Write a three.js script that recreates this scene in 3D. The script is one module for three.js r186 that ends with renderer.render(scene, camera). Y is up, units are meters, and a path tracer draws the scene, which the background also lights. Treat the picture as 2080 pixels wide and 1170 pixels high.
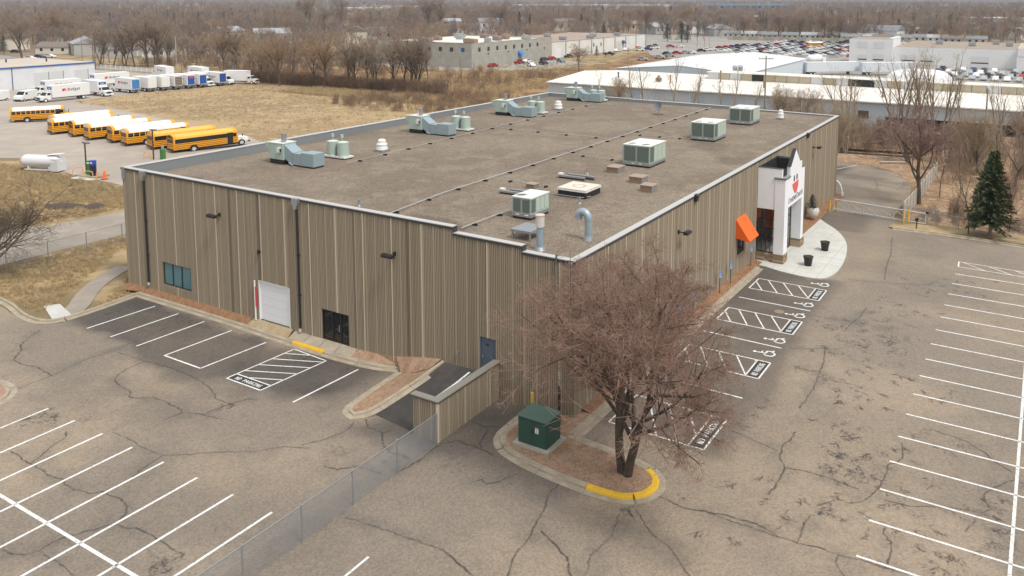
import * as THREE from 'three';
import { mergeGeometries } from 'three/addons/utils/BufferGeometryUtils.js';
import { FontLoader } from 'three/addons/loaders/FontLoader.js';
import { TextGeometry } from 'three/addons/geometries/TextGeometry.js';

// ---------- camera, sky, sun, exposure ----------
const scene = new THREE.Scene();
const camera = new THREE.PerspectiveCamera(38.17, 2080 / 1170, 0.5, 12000);
camera.position.set(21.571, 23.546, 38.798);
camera.rotation.set(-0.1131, 0.5452, 0.0011, 'YXZ');
camera.setViewOffset(2080, 1170, -64.5, 397.2, 2080, 1170);   // rising-front style lens shift: verticals stay upright
const renderer = new THREE.WebGLRenderer({ antialias: true });
renderer.toneMapping = THREE.LinearToneMapping;
renderer.toneMappingExposure = 1.5;
renderer.shadowMap.enabled = true;

// overcast sky: an even cloud deck, a little brighter round the veiled sun and overhead
const SUN = new THREE.Vector3(0.62, 0.95, 0.18).normalize();
{
  const W = 512, H = 256, d = new Float32Array(W * H * 4), v = new THREE.Vector3();
  for (let j = 0; j < H; j++) for (let i = 0; i < W; i++) {
    const ph = (i + 0.5) / W * Math.PI * 2 - Math.PI, th = ((j + 0.5) / H - 0.5) * Math.PI;
    v.set(Math.cos(th) * Math.cos(ph), Math.sin(th), Math.cos(th) * Math.sin(ph));
    const up = Math.max(0, v.y), c = Math.max(0, v.dot(SUN));
    const cl = 0.06 * Math.sin(v.x * 7 + 2 * Math.sin(v.z * 5)) * Math.sin(v.z * 9 + v.y * 4);
    const b = (0.36 + 0.32 * up + 0.42 * Math.pow(c, 5)) * (1 + cl);
    const o = (j * W + i) * 4;
    d[o] = b * 0.985; d[o + 1] = b * 0.995; d[o + 2] = b * 1.03; d[o + 3] = 1;
  }
  const t = new THREE.DataTexture(d, W, H, THREE.RGBAFormat, THREE.FloatType);
  t.mapping = THREE.EquirectangularReflectionMapping; t.magFilter = THREE.LinearFilter; t.needsUpdate = true;
  scene.background = t; scene.environment = t;
}
const sun = new THREE.DirectionalLight(new THREE.Color(1, 0.965, 0.90), 1.5);
sun.position.copy(SUN).multiplyScalar(200); sun.castShadow = true; sun.shadow.radius = 26;
sun.shadow.mapSize.set(4096, 4096);
Object.assign(sun.shadow.camera, { left: -220, right: 120, top: 160, bottom: -160, near: 1, far: 600 });
scene.add(sun, sun.target);
scene.fog = new THREE.FogExp2(new THREE.Color(0.58, 0.63, 0.72), 0.00012);

// ---------- helpers ----------
const V = (x, y, z) => new THREE.Vector3(x, y, z);
function rng(s) { return () => { s |= 0; s = s + 0x6D2B79F5 | 0; let t = Math.imul(s ^ s >>> 15, 1 | s); t = t + Math.imul(t ^ t >>> 7, 61 | t) ^ t; return ((t ^ t >>> 14) >>> 0) / 4294967296; }; }
const used = {};
function numbered(n) { const k = used[n] = (used[n] ?? -1) + 1; return k ? `${n}_${String(k).padStart(3, '0')}` : n; }
const gz = (z) => z > -40 ? 0 : z < -67 ? -0.95 : -0.95 * (-40 - z) / 27;   // the ground falls a little towards the back
function mat(r, g, b, rough = 0.8, o = {}) { const m = new THREE.MeshStandardMaterial({ roughness: rough, ...o }); m.color.setRGB(r, g, b); return m; }
function metres(geo) {                                   // uv in metres by the way each face points
  const p = geo.attributes.position, n = geo.attributes.normal, uv = new Float32Array(p.count * 2);
  for (let i = 0; i < p.count; i++) {
    const ax = Math.abs(n.getX(i)), ay = Math.abs(n.getY(i)), az = Math.abs(n.getZ(i));
    const [u, v] = ay >= ax && ay >= az ? [p.getX(i), p.getZ(i)] : ax >= az ? [p.getZ(i), p.getY(i)] : [p.getX(i), p.getY(i)];
    uv[2 * i] = u; uv[2 * i + 1] = v;
  }
  geo.setAttribute('uv', new THREE.BufferAttribute(uv, 2)); return geo;
}
function merge(list) {
  list = list.map((g) => { g = g.index ? g.toNonIndexed() : g; for (const k of Object.keys(g.attributes)) if (!['position', 'normal', 'uv', 'color'].includes(k)) g.deleteAttribute(k); return g; });
  const anyC = list.some((g) => g.attributes.color), anyU = list.every((g) => g.attributes.uv);
  for (const g of list) {
    if (!anyU) g.deleteAttribute('uv');
    if (anyC && !g.attributes.color) g.setAttribute('color', new THREE.BufferAttribute(new Float32Array(g.attributes.position.count * 3).fill(1), 3));
  }
  return list.length === 1 ? list[0] : mergeGeometries(list);
}
function mesh(name, geo, m, parent) {
  if (Array.isArray(geo)) geo = merge(geo);
  if (m.userData.metres && !geo.userData.keep) metres(geo);
  const o = new THREE.Mesh(geo, m); o.castShadow = o.receiveShadow = true; o.name = parent ? name : numbered(name);
  (parent || scene).add(o); return o;
}
function tag(o, label, category, group, kind) { if (label) o.userData.label = label; if (category) o.userData.category = category; if (group) o.userData.group = group; if (kind) o.userData.kind = kind; return o; }
function thing(name, label, category, pos = [0, 0, 0], turn = 0, group) {
  const o = new THREE.Group(); o.name = numbered(name); scene.add(o); o.position.set(...pos); o.rotation.y = turn; return tag(o, label, category, group);
}
function copyOf(src, label, pos, turn = 0, group, scale) {
  const o = src.clone(); o.userData = { ...src.userData }; o.name = numbered(src.name.replace(/_\d{3}$/, '')); scene.add(o);
  o.position.set(...pos); o.rotation.y = turn; if (scale) o.scale.set(...scale); return tag(o, label, null, group);
}
function setting(name) { const o = new THREE.Group(); o.name = numbered(name); o.userData.kind = 'structure'; scene.add(o); return o; }
const bx = (w, h, d, x = 0, y = 0, z = 0, ry = 0, rx = 0, rz = 0) => { const g = new THREE.BoxGeometry(w, h, d); if (rx) g.rotateX(rx); if (rz) g.rotateZ(rz); if (ry) g.rotateY(ry); return g.translate(x, y, z); };
const b2 = (x0, x1, y0, y1, z0, z1) => bx(Math.abs(x1 - x0), Math.abs(y1 - y0), Math.abs(z1 - z0), (x0 + x1) / 2, (y0 + y1) / 2, (z0 + z1) / 2);
const cy = (r0, r1, h, x = 0, y = 0, z = 0, n = 16) => new THREE.CylinderGeometry(r1, r0, h, n).translate(x, y + h / 2, z);   // r0 at the foot
function rod(a, b, r, n = 6, r1 = r) { const d = b.clone().sub(a), g = new THREE.CylinderGeometry(r1, r, d.length(), n); g.translate(0, d.length() / 2, 0); g.applyQuaternion(new THREE.Quaternion().setFromUnitVectors(V(0, 1, 0), d.normalize())); return g.translate(a.x, a.y, a.z); }
function prism(pts, d, bevel = 0) {                        // outline in x,y pushed along z, centred
  const s = new THREE.Shape(pts.map((p) => new THREE.Vector2(...p)));
  return new THREE.ExtrudeGeometry(s, { depth: d - 2 * bevel, bevelEnabled: bevel > 0, bevelSize: bevel, bevelThickness: bevel, bevelSegments: 2, bevelOffset: -bevel, curveSegments: 8 }).translate(0, 0, -d / 2 + bevel);
}
function paint(geo, r, g, b) { const n = geo.attributes.position.count, c = new Float32Array(n * 3); for (let i = 0; i < n; i++) c.set([r, g, b], i * 3); geo.setAttribute('color', new THREE.BufferAttribute(c, 3)); return geo; }
function quads(list) {                                     // [[a,b,c,d] corners] -> geometry
  const p = []; for (const [a, b, c, d] of list) { p.push(...a, ...b, ...c); if (d) p.push(...a, ...c, ...d); }
  const g = new THREE.BufferGeometry(); g.setAttribute('position', new THREE.Float32BufferAttribute(p, 3)); g.computeVertexNormals(); return metres(g);
}
function clip(poly, nx, nz, c) {                           // keep nx*x + nz*z <= c
  const out = []; for (let i = 0; i < poly.length; i++) {
    const a = poly[i], b = poly[(i + 1) % poly.length], da = nx * a[0] + nz * a[1] - c, db = nx * b[0] + nz * b[1] - c;
    if (da <= 0) out.push(a);
    if ((da < 0 && db > 0) || (da > 0 && db < 0)) { const t = da / (da - db); out.push([a[0] + t * (b[0] - a[0]), a[1] + t * (b[1] - a[1])]); }
  } return out;
}
function sheetGeo(poly, y, uvf) {                          // a flat polygon laid on the ground's fall
  const p = [], uv = [];
  for (const band of [clip(poly, 0, -1, 40), clip(clip(poly, 0, 1, -40), 0, -1, 67), clip(poly, 0, 1, -67)]) {
    if (band.length < 3) continue;
    const c = band.map((q) => new THREE.Vector2(...q)); 
    for (const t of THREE.ShapeUtils.triangulateShape(c, [])) {
      let [a, b, d] = t.map((i) => band[i]);
      if ((b[0] - a[0]) * (d[1] - a[1]) - (b[1] - a[1]) * (d[0] - a[0]) > 0) [b, d] = [d, b];
      for (const q of [a, b, d]) { p.push(q[0], y + gz(q[1]), q[1]); uv.push(...(uvf ? uvf(q[0], q[1]) : q)); }
    }
  }
  const g = new THREE.BufferGeometry(); g.setAttribute('position', new THREE.Float32BufferAttribute(p, 3)); g.computeVertexNormals();
  g.setAttribute('uv', new THREE.Float32BufferAttribute(uv, 2)); g.userData.keep = true; return g;
}
const sheet = (name, poly, y, m, parent, uvf) => { const o = mesh(name, sheetGeo(poly, y, uvf), m, parent); if (!parent) o.userData.kind = 'structure'; return o; };
function solidSheet(poly, y0, y1) {                        // polygon with thickness
  const n = poly.length, top = sheetGeo(poly, y1); delete top.userData.keep; const sides = [];
  for (let i = 0; i < n; i++) { const a = poly[i], b = poly[(i + 1) % n]; sides.push([[a[0], y0 + gz(a[1]), a[1]], [b[0], y0 + gz(b[1]), b[1]], [b[0], y1 + gz(b[1]), b[1]], [a[0], y1 + gz(a[1]), a[1]]]); }
  return merge([top, quads(sides)]);
}
function smooth(pts, closed, step = 0.5) {                  // rounded path through [x,z] points, resampled
  const c = new THREE.CatmullRomCurve3(pts.map((p) => V(p[0], p[2] ?? 0, p[1])), closed, 'centripetal'), L = c.getLength(), n = Math.max(2, Math.round(L / step));
  return c.getSpacedPoints(n).map((q) => [q.x, q.z, q.y]);
}
function ribbon(path, prof, side = 1) {                    // profile [[offset, height]...] swept along [x,z,y] path
  const q = []; const rows = path.map((p, i) => {
    const a = path[Math.max(0, i - 1)], b = path[Math.min(path.length - 1, i + 1)]; let tx = b[0] - a[0], tz = b[1] - a[1]; const l = Math.hypot(tx, tz) || 1; tx /= l; tz /= l;
    return prof.map(([o, h]) => [p[0] - tz * o * side, h + (p[2] || 0) + gz(p[1]), p[1] + tx * o * side]);
  });
  for (let i = 0; i + 1 < rows.length; i++) for (let k = 0; k + 1 < prof.length; k++) q.push(side > 0 ? [rows[i][k], rows[i][k + 1], rows[i + 1][k + 1], rows[i + 1][k]] : [rows[i][k], rows[i + 1][k], rows[i + 1][k + 1], rows[i][k + 1]]);
  return quads(q);
}
// ---------- procedural textures ----------
const PERM = (() => { const r = rng(77), a = new Float32Array(65536); for (let i = 0; i < 65536; i++) a[i] = r(); return a; })();
function vn(x, y, px, py) { const xi = Math.floor(x), yi = Math.floor(y), fx = x - xi, fy = y - yi, sx = fx * fx * (3 - 2 * fx), sy = fy * fy * (3 - 2 * fy); const h = (a, b) => PERM[((((a % px) + px) % px) * 131 + (((b % py) + py) % py) * 4099 + px * 17) & 65535]; const a = h(xi, yi), b = h(xi + 1, yi), c = h(xi, yi + 1), d = h(xi + 1, yi + 1); return a + (b - a) * sx + (c - a) * sy + (a - b - c + d) * sx * sy; }
function fbm(u, v, f, oct, fy = f) { let s = 0, a = 0.5, t = 0; for (let i = 0; i < oct; i++) { s += a * vn(u * f, v * fy, f, fy); t += a; a *= 0.55; f *= 2; fy *= 2; } return s / t; }
const S = (a, b, x) => { const t = Math.min(1, Math.max(0, (x - a) / (b - a))); return t * t * (3 - 2 * t); };
const enc = (x) => { x = Math.min(1, Math.max(0, x)); return 255 * (x <= 0.0031308 ? 12.92 * x : 1.055 * Math.pow(x, 1 / 2.4) - 0.055); };
const ENC = (() => { const t = new Uint8Array(4097); for (let i = 0; i <= 4096; i++) t[i] = enc(i / 4096); return t; })();
function texture(W, H, fn, repeat) {
  const d = new Uint8Array(W * H * 4);
  for (let j = 0; j < H; j++) for (let i = 0; i < W; i++) { const c = fn((i + 0.5) / W, (j + 0.5) / H, i, j), o = (j * W + i) * 4; for (let k = 0; k < 3; k++) d[o + k] = ENC[Math.min(4096, Math.max(0, c[k] * 4096)) | 0]; d[o + 3] = 255; }
  const t = new THREE.DataTexture(d, W, H); t.colorSpace = THREE.SRGBColorSpace; t.magFilter = THREE.LinearFilter; t.minFilter = THREE.LinearMipmapLinearFilter; t.generateMipmaps = true; t.wrapS = t.wrapT = THREE.RepeatWrapping; if (repeat) t.repeat.set(1 / repeat[0], 1 / (repeat[1] ?? repeat[0])); t.needsUpdate = true; return t;
}
const hash2 = (i, j) => { let h = Math.imul(i, 374761393) + Math.imul(j, 668265263) | 0; h = Math.imul(h ^ (h >>> 13), 1274126177); return ((h ^ (h >>> 16)) >>> 0) / 4294967296; };
const mix3 = (a, b, t) => [a[0] + (b[0] - a[0]) * t, a[1] + (b[1] - a[1]) * t, a[2] + (b[2] - a[2]) * t];
const sc3 = (a, k) => [a[0] * k, a[1] * k, a[2] * k];
function tmat(tex, rough = 0.95, o = {}) { const m = new THREE.MeshStandardMaterial({ map: tex, roughness: rough, ...o }); m.userData.metres = true; return m; }
function canvasTex(w, h, draw) { const c = document.createElement('canvas'); c.width = w; c.height = h; draw(c.getContext('2d'), w, h); const t = new THREE.CanvasTexture(c); t.colorSpace = THREE.SRGBColorSpace; return t; }
// ---------- materials of the place ----------
const CRACKS = [
  [-38.6,8.7,-38,9.7,-37.2,10.7,-36.3,11.1,-35.1,12.2,-34,12.3,-32.5,12,-30.6,12.2],
  [-30.6,14.2,-30.6,12.2,-30.9,10.9,-31.1,9.7,-30.9,7.9,-31.1,6,-31.4,4.2,-31.2,2.3],
  [-30.4,8,-27.7,7.9,-25.3,7.6,-23,7.7,-21,8,-19.7,8.5,-19.3,8.8,-18,8.8,-17.6,7.8,-17.1,7.7],
  [-27.5,8,-27.5,9,-27.2,9.9,-26.6,10.5,-25.6,10.8,-24.4,10.9,-23.9,11.3,-23.3,11.2,-22.6,10.6,-21.4,10.6,-19.8,10.7,-19.5,10.9,-19.6,11.9],
  [-19.5,10.9,-18.3,10.4,-18,8.8],
  [-18.3,10.4,-16.9,10.2],
  [-20.9,14.2,-19.2,14.2,-17.6,14.3,-16.4,14.2,-15.5,13.6,-14.3,12.6,-12.6,11.5,-11.7,10.4,-10.5,9.8],
  [-16.4,14.2,-16.2,15.2,-16.1,15.7,-15.8,16.3],
  [-23,15.5,-22.5,15.8,-22.1,16.9,-21.7,17.5,-21.4,18.2],
  [-23.5,18.1,-21.9,18.2,-20.5,18.2,-19.6,18.3,-18.6,18.1,-18.1,18.3,-17.2,18.3,-16.3,18.1,-16,17.7,-15.5,17.7,-14.6,17.6,-13.8,17.8,-13.4,18.1,-13.1,18.8],
  [-13.1,18.8,-13.4,19.4,-14,20.4,-14.2,21,-14.1,21.6,-14.4,22.1,-14.8,22.3,-15.5,22.4],
  [-14.1,21.6,-13,21.6,-12.2,21.6,-11.3,21.7],
  [-12.9,18.8,-12.5,18.8,-12,18.5,-11.2,18.5,-10.4,18.5,-9,18.6],
  [-10.4,6.5,-10.1,7.2,-10.1,7.9,-10.5,9,-11,9.8],
  [-10,6,-9.3,6.6,-8.2,6.6,-8,6.1],
  [-8.2,6.6,-7.5,7.4,-6.6,7.9,-5.3,7.8],
  [-5,9.3,-4.8,8.2,-4.7,7.4,-4.8,6.5,-4.7,5.8,-4.2,5.1,-3.8,5.2,-3.2,5.1,-2.4,5.2,-1.8,5.3],
  [-4.7,3.1,-3.8,3.2,-3.2,2.8,-2.4,2.8],
  [-3.5,3.2,-3.1,4.6,-2.7,5.1],
  [-8.5,10.6,-7.7,10.5,-7.3,10,-7,9.7,-5.6,9.6],
  [-1.3,7.8,-1,7.4,-0.6,7.6,-0.3,7.3,0.2,6.1],
  [2.5,5.7,2.4,6.3,2.5,7,2.8,7.6,3,8.6,3.3,9.7,3.5,11.5,3.9,12.5],
  [6.6,4,7.2,4.2,8.2,4.4,9.1,4.2,10.3,3.9,11.6,3.8,12.7,4.2],
  [-4.6,13.1,-3,12.9,-0.9,12.7,0.7,12.6,2.7,13.2],
  [6.5,5.7,7.7,6.8,8.8,7.3,10.3,8.6],
  [3.6,9.3,5.4,10.2,6.1,11.1],
  [6,6.4,6.4,8,6.2,9.6,6.6,10.8],
  [11,-5.2,11,-4.3,10.8,-3.6,10.9,-2.6,11,-2.1,11.4,-1.5,11.5,-0.9,11.5,0.4,11.4,1.3],
  [11.5,-1.4,12.4,-1.6,13.6,-1.6,14.3,-1.5,15,-1.4],
  [7.9,-3.6,10.2,-2.9,10.7,-2.8],
  [9.4,4.2,10.8,4.2,12.2,4.2,13.5,4.2,14.4,4,15.2,4.1,16.1,3.9,17.1,3.9,17.9,3.8],
  [15.2,4.1,15.2,4.6,15.5,5.1,15.7,5.3],
  [16.1,-7.1,16.3,-6.2,16.4,-5.4,16.2,-4.8,15.9,-4.5,15.9,-3.8,15.9,-3.1,15.8,-2,15.6,-1.1,15.3,-0.4,14.9,-0,14.3,0,13.6,1],
  [16.2,-1.1,17.3,-1.2,18,-1.6,19,-2.1,19.7,-2.3,20.2,-2.4,20.6,-2.9,20.3,-3.4,20.2,-4,20.6,-5,21.4,-6.3],
  [20,-1.6,19.7,-0.5],
  [16.6,1.1,16.6,1.6,17,2,17.1,3,17.1,3.6],
  [13.5,1.9,13.4,2.6,13.5,3.7,13.5,4.1],
  [17.5,-9.3,19,-9,19.9,-8.3,20.5,-7.5,21.3,-6.9],
  [8.3,-32.6,10.3,-33.1,11.9,-33.6,14.3,-34.7,14.7,-36.2],
  [10.8,-26.6,10.8,-24.6,10.5,-23,10.3,-20.8],
  [7.6,-22.9,9.4,-22.9,10.5,-23.2,11.5,-23.2,13.3,-22.8],
  [7.7,-16,9.1,-16.8,10.6,-17.5],
  [8.8,-13.5,9.7,-13.2,10.5,-13.5],
  [9.8,-17.5,10.2,-15.4,10.4,-13.4,10.6,-10.6,10.5,-8],
  [9.3,-48.9,10.2,-42,10.5,-37.4,10.9,-34.2]];

const LX = -52, LZ = -58, LS = 86;                          // the square of paving that the asphalt map covers
const lotTex = (() => {
  const N = 2048, k = N / LS, c = document.createElement('canvas'); c.width = c.height = N; const g = c.getContext('2d'), r = rng(5);
  g.fillStyle = '#000'; g.fillRect(0, 0, N, N); g.lineCap = 'round'; g.lineJoin = 'round';
  const px = (x) => (x - LX) * k, pz = (z) => (z - LZ) * k;
  const wander = (pts, w, a) => {                           // red channel: tar-dark crack lines
    g.strokeStyle = `rgba(255,0,0,${a})`; 
    for (let i = 0; i + 3 < pts.length; i += 2) {
      const [x0, z0, x1, z1] = pts.slice(i, i + 4), n = Math.max(2, Math.round(Math.hypot(x1 - x0, z1 - z0) / 0.22)); let ox = x0, oz = z0;
      for (let j = 1; j <= n; j++) { const t = j / n, q = j < n ? 0.045 : 0, nx = x0 + (x1 - x0) * t + (r() - .5) * 2 * q, nz = z0 + (z1 - z0) * t + (r() - .5) * 2 * q; g.lineWidth = w * (0.5 + .7 * r()); g.beginPath(); g.moveTo(px(ox), pz(oz)); g.lineTo(px(nx), pz(nz)); g.stroke(); ox = nx; oz = nz; }
    }
  };
  for (const p of CRACKS) {                                  // blue channel: the dirty, sealed band that follows each crack
    for (let i = 0; i + 3 < p.length; i += 2) { const n = Math.ceil(Math.hypot(p[i + 2] - p[i], p[i + 3] - p[i + 1]) / .5); for (let j = 0; j < n; j++) { const t = (j + r()) / n, q = r() * r(); if (r() < .35) continue; g.fillStyle = 'rgba(0,0,255,.10)'; for (let m = 0; m < 4; m++) { g.beginPath(); g.ellipse(px(p[i] + (p[i + 2] - p[i]) * t + (r() - .5) * .9), pz(p[i + 1] + (p[i + 3] - p[i + 1]) * t + (r() - .5) * .9), (.25 + .9 * q) * k, (.18 + .5 * q) * k, r() * 3, 0, 7); g.fill(); } } }
  }
  for (const p of CRACKS) wander(p, 1.4 + .9 * r(), 0.7 + .3 * r());
  const twig = (x, z, len, a, w, alpha) => { const pts = [x, z]; let d = a; for (let s = 0; s < len; s += 0.25) { d += (r() - .5) * 1.5; x += Math.cos(d) * 0.25; z += Math.sin(d) * 0.25; pts.push(x, z); } wander(pts, w, alpha); };
  // crazed, weedy cracking in the aisle of the right-hand lot, and lighter crazing elsewhere
  const webs = [[13.2, -28, 1.5, 7, 60], [14, -20, 1.4, 6, 50], [12.8, -11, 1.3, 5, 46], [10.6, -17, 2, 3, 26], [15.3, -3, 1.5, 4, 44], [13.6, -4, .6, 3.4, 40], [18.8, 1, 1.5, 2.4, 36], [17.5, -9, 2, 4, 26], [20.5, -2, 1, 2, 26], [17, -36, 1.5, 2, 20], [10, -22, 1.6, 2, 26], [22, -1, 1.5, 4, 22], [13, 2, 2, 2, 18], [-25.5, 15.5, .8, .7, 26], [-8.5, 19.5, .7, .8, 14], [-18, 8.5, .5, .5, 6], [9, 5, 3, 3, 14], [8, -7, 1.2, 3, 10]];
  for (const [x, z, sx, sz, n] of webs) { g.globalCompositeOperation = 'lighter'; for (let m = 0; m < n / 2.2; m++) { const q = r() + r() - 1, p = r() + r() - 1, bx0 = x + q * sx * 1.6, bz0 = z + p * sz * 1.6, dir = r() < .6 ? .2 + r() * .5 : 1.6 + r() * .5, cs = .35 + .6 * r(); for (let e = 0; e < 16; e++) { const d = (r() + r() - 1) * cs; twig(bx0 + Math.cos(dir) * d + (r() - .5) * cs * .5, bz0 + Math.sin(dir) * d + (r() - .5) * cs * .5, 0.02 + r() * r() * .5, dir + (r() - .5) * 2.2, 0.5 + r() * r() * 1.7, 0.25 + 0.42 * r()); } } }
  for (let i = 0; i < 520; i++) twig(LX + r() * LS, LZ + r() * LS, 0.3 + r() * 2.2, r() * 6.28, 1.1, 0.12 + 0.22 * r());
  // green channel: ragged oil and damp stains where the photograph shows them
  const blot = (x, z, s, a, ex = 1) => { g.fillStyle = `rgba(0,255,0,${a})`; for (let i = 0; i < 26; i++) { const t = r() * 6.28, q = Math.sqrt(r()) * s; g.beginPath(); g.ellipse(px(x + Math.cos(t) * q * ex), pz(z + Math.sin(t) * q), s * k * (.06 + .2 * r()), s * k * (.04 + .12 * r()), r() * 3, 0, 7); g.fill(); } };
  for (let i = 0; i < 15; i++) blot(-38 + i * 1.05, 1.9 + 0.35 * r(), 0.55, 0.25, 1.3);
  for (const [x, z, s, a] of [[-37.4, 3.6, 1, .3], [-36.8, 5.2, .8, .25], [-34, 2.5, .8, .2], [-25, 3.5, .5, .2], [-19.4, 2.6, .7, .3], [-19.2, 4.6, .4, .25], [-22, 5, .5, .18], [-15.2, 2.1, .7, .22], [-28.3, 4.2, .5, .14], [-31.5, 4.4, .5, .12], [5, -9.6, .6, .14], [4.6, -17.3, .7, .14], [4.4, -24.8, .7, .14], [4, -2, .8, .1], [12, -50, .4, .4], [-23.5, 14.2, .4, .4], [-9, 9.5, .8, .14], [-6.3, 8, .9, .14], [-2.9, 7.2, .8, .12]]) blot(x, z, s, a);
  const src = g.getImageData(0, 0, N, N).data;
  const inside = (x, z, x0, x1, z0, z1, e) => S(x0 - e, x0 + e, x) * S(x1 + e, x1 - e, x) * S(z0 - e, z0 + e, z) * S(z1 + e, z1 - e, z);
  const tan = [0.305, 0.242, 0.176], gry = [0.232, 0.192, 0.15], drk = [0.062, 0.054, 0.05];
  return texture(N, N, (u, v, i, j) => {
    const x = LX + u * LS, z = LZ + v * LS, n1 = fbm(u, v, 9, 5), n2 = fbm(u + .37, v + .11, 26, 4), n3 = fbm(u, v, 150, 2);
    let c = mix3(tan, gry, S(0.40, 0.66, n1 * 0.75 + n2 * 0.3));
    // asphalt coloured darker in the bays, by ramp and gate; its edge is broken
    const w = (n1 - .5) * 5 + (n2 - .5) * 3;
    const bay = Math.max(0.92 * inside(x + w * .6, z + w, -39, -12.5, .4, 7.6, 1.0), 0.72 * inside(x + w * .7, z + w, 0.5, 8.0, -31.5, -1, .9), 0.8 * inside(x + w * .5, z + w, -10, -1.8, -1, 7.6, 1.0), 0.45 * inside(x + w * .8, z + w, -4, 9, 5.4, 8.2, 1.2), 0.62 * inside(x + w * .4, z + w, -1, 6.2, -74, -49, .8));
    c = mix3(c, drk, Math.min(.95, bay * (0.8 + 0.5 * (n2 - .3))));
    const dirt = src[(j * N + i) * 4 + 2] / 255; c = mix3(c, [.125, .108, .092], Math.min(.6, dirt * (.3 + .9 * n2))); const wide = S(.5, .64, fbm(u + .71, v + .23, 6, 4)) * .3; c = mix3(c, [.16, .134, .106], wide);
    const o = (j * N + i) * 4, cr = src[o] / 255, st = src[o + 1] / 255;
    c = mix3(c, [0.035, 0.032, 0.03], Math.min(1, st * (0.5 + n2)));
    c = mix3(c, [0.055, 0.046, 0.040], Math.min(0.92, cr * (0.6 + 0.8 * n3)));
    return sc3(c, 0.74 + 0.2 * hash2(i, j) + .32 * hash2(i >> 1, (j >> 1) + 5000) + 0.1 * (n3 - .5));
  });
})();
const lotUV = (x, z) => [(x - LX) / LS, (z - LZ) / LS];
const M = {};
M.lot = new THREE.MeshStandardMaterial({ map: lotTex, roughness: 0.93 });
const speck = (a, b, f, grain, tile, N = 512, c3, t3 = 0.6) => texture(N, N, (u, v, i, j) => { const n = fbm(u, v, f, 5), m = fbm(u + .5, v + .2, f * 5, 3); let c = mix3(a, b, S(.3, .7, n * .65 + m * .35)); if (c3) c = mix3(c, c3, S(t3, t3 + .12, m)); return sc3(c, 1 - grain / 2 + grain * hash2(i, j)); }, [tile]);
M.asphaltOld = tmat(speck([0.37, 0.32, 0.265], [0.29, 0.25, 0.205], 5, 0.2, 26));
M.busLot = tmat(speck([0.44, 0.385, 0.32], [0.36, 0.31, 0.26], 6, 0.16, 60, 1024));
M.farLot = tmat(speck([0.36, 0.33, 0.29], [0.28, 0.26, 0.235], 6, 0.16, 40));
M.concrete = tmat(speck([0.50, 0.465, 0.40], [0.41, 0.375, 0.32], 4, 0.14, 3));
M.newConcrete = tmat(speck([0.60, 0.595, 0.55], [0.53, 0.52, 0.475], 4, 0.1, 5));
M.kerb = tmat(speck([0.42, 0.36, 0.27], [0.33, 0.275, 0.2], 5, 0.22, 2.2));
M.pad = tmat(speck([0.40, 0.33, 0.22], [0.33, 0.24, 0.13], 3, 0.16, 5));
M.gravel = tmat(speck([0.37, 0.235, 0.145], [0.25, 0.15, 0.09], 14, 0.85, 3.2, 512, [0.46, 0.34, 0.25]));
M.mulch = tmat(speck([0.31, 0.165, 0.085], [0.21, 0.115, 0.06], 14, 0.75, 3, 512));
const grassC = (gr) => (u, v, i, j) => {
  const n1 = fbm(u, v, 5, 5), n2 = fbm(u + .3, v + .7, 18, 4), n3 = fbm(u, v, 90, 3);
  let c = mix3([0.42, 0.305, 0.16], [0.30, 0.21, 0.108], S(.38, .66, n1 * .6 + n2 * .4));
  c = mix3(c, [0.235, 0.172, 0.10], S(.5, .76, n2 * .7 + n3 * .3) * .55);
  c = mix3(c, [0.49, 0.375, 0.215], S(.57, .7, n3) * .6 * S(.3, .6, n1));
  return sc3(c, 1 - gr / 2 + gr * hash2(i, j));
};
M.field = tmat(texture(1024, 1024, grassC(.3), [150]), 1);
M.lawn = tmat(texture(1024, 1024, (u, v, i, j) => { const c = grassC(.35)(u, v, i, j), n = fbm(u + .1, v + .6, 11, 4); return mix3(c, [0.16, 0.125, 0.065], S(.42, .64, n) * .75); }, [46]), 1);
M.wild = tmat(texture(1024, 1024, (u, v, i, j) => { const c = grassC(.4)(u, v, i, j), n = fbm(u + .4, v + .2, 14, 4); return mix3(sc3([c[0], c[1] * .82, c[2] * .68], .8), [0.13, 0.078, 0.04], S(.4, .62, n) * .8); }, [80]), 1);
M.leafLitter = tmat(speck([0.33, 0.205, 0.115], [0.21, 0.135, 0.08], 9, 0.6, 18, 1024, [0.42, 0.30, 0.19], .56), 1);
M.white = mat(0.80, 0.80, 0.78, 0.75);
M.paint = tmat(speck([0.82, 0.82, 0.80], [0.66, 0.65, 0.62], 9, 0.14, 3, 512, [0.36, 0.3, 0.23], .67), 0.8);
M.yellowPaint = tmat(speck([0.80, 0.50, 0.03], [0.72, 0.42, 0.03], 6, 0.14, 2), 0.75);
M.black = mat(0.02, 0.02, 0.022, 0.5);
M.darkMetal = mat(0.035, 0.036, 0.04, 0.45, { metalness: 0.3 });
M.galv = mat(0.42, 0.44, 0.46, 0.42, { metalness: 0.7 });
M.rubber = mat(0.022, 0.022, 0.022, 0.85);
M.glassDark = mat(0.012, 0.014, 0.016, 0.06);

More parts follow.
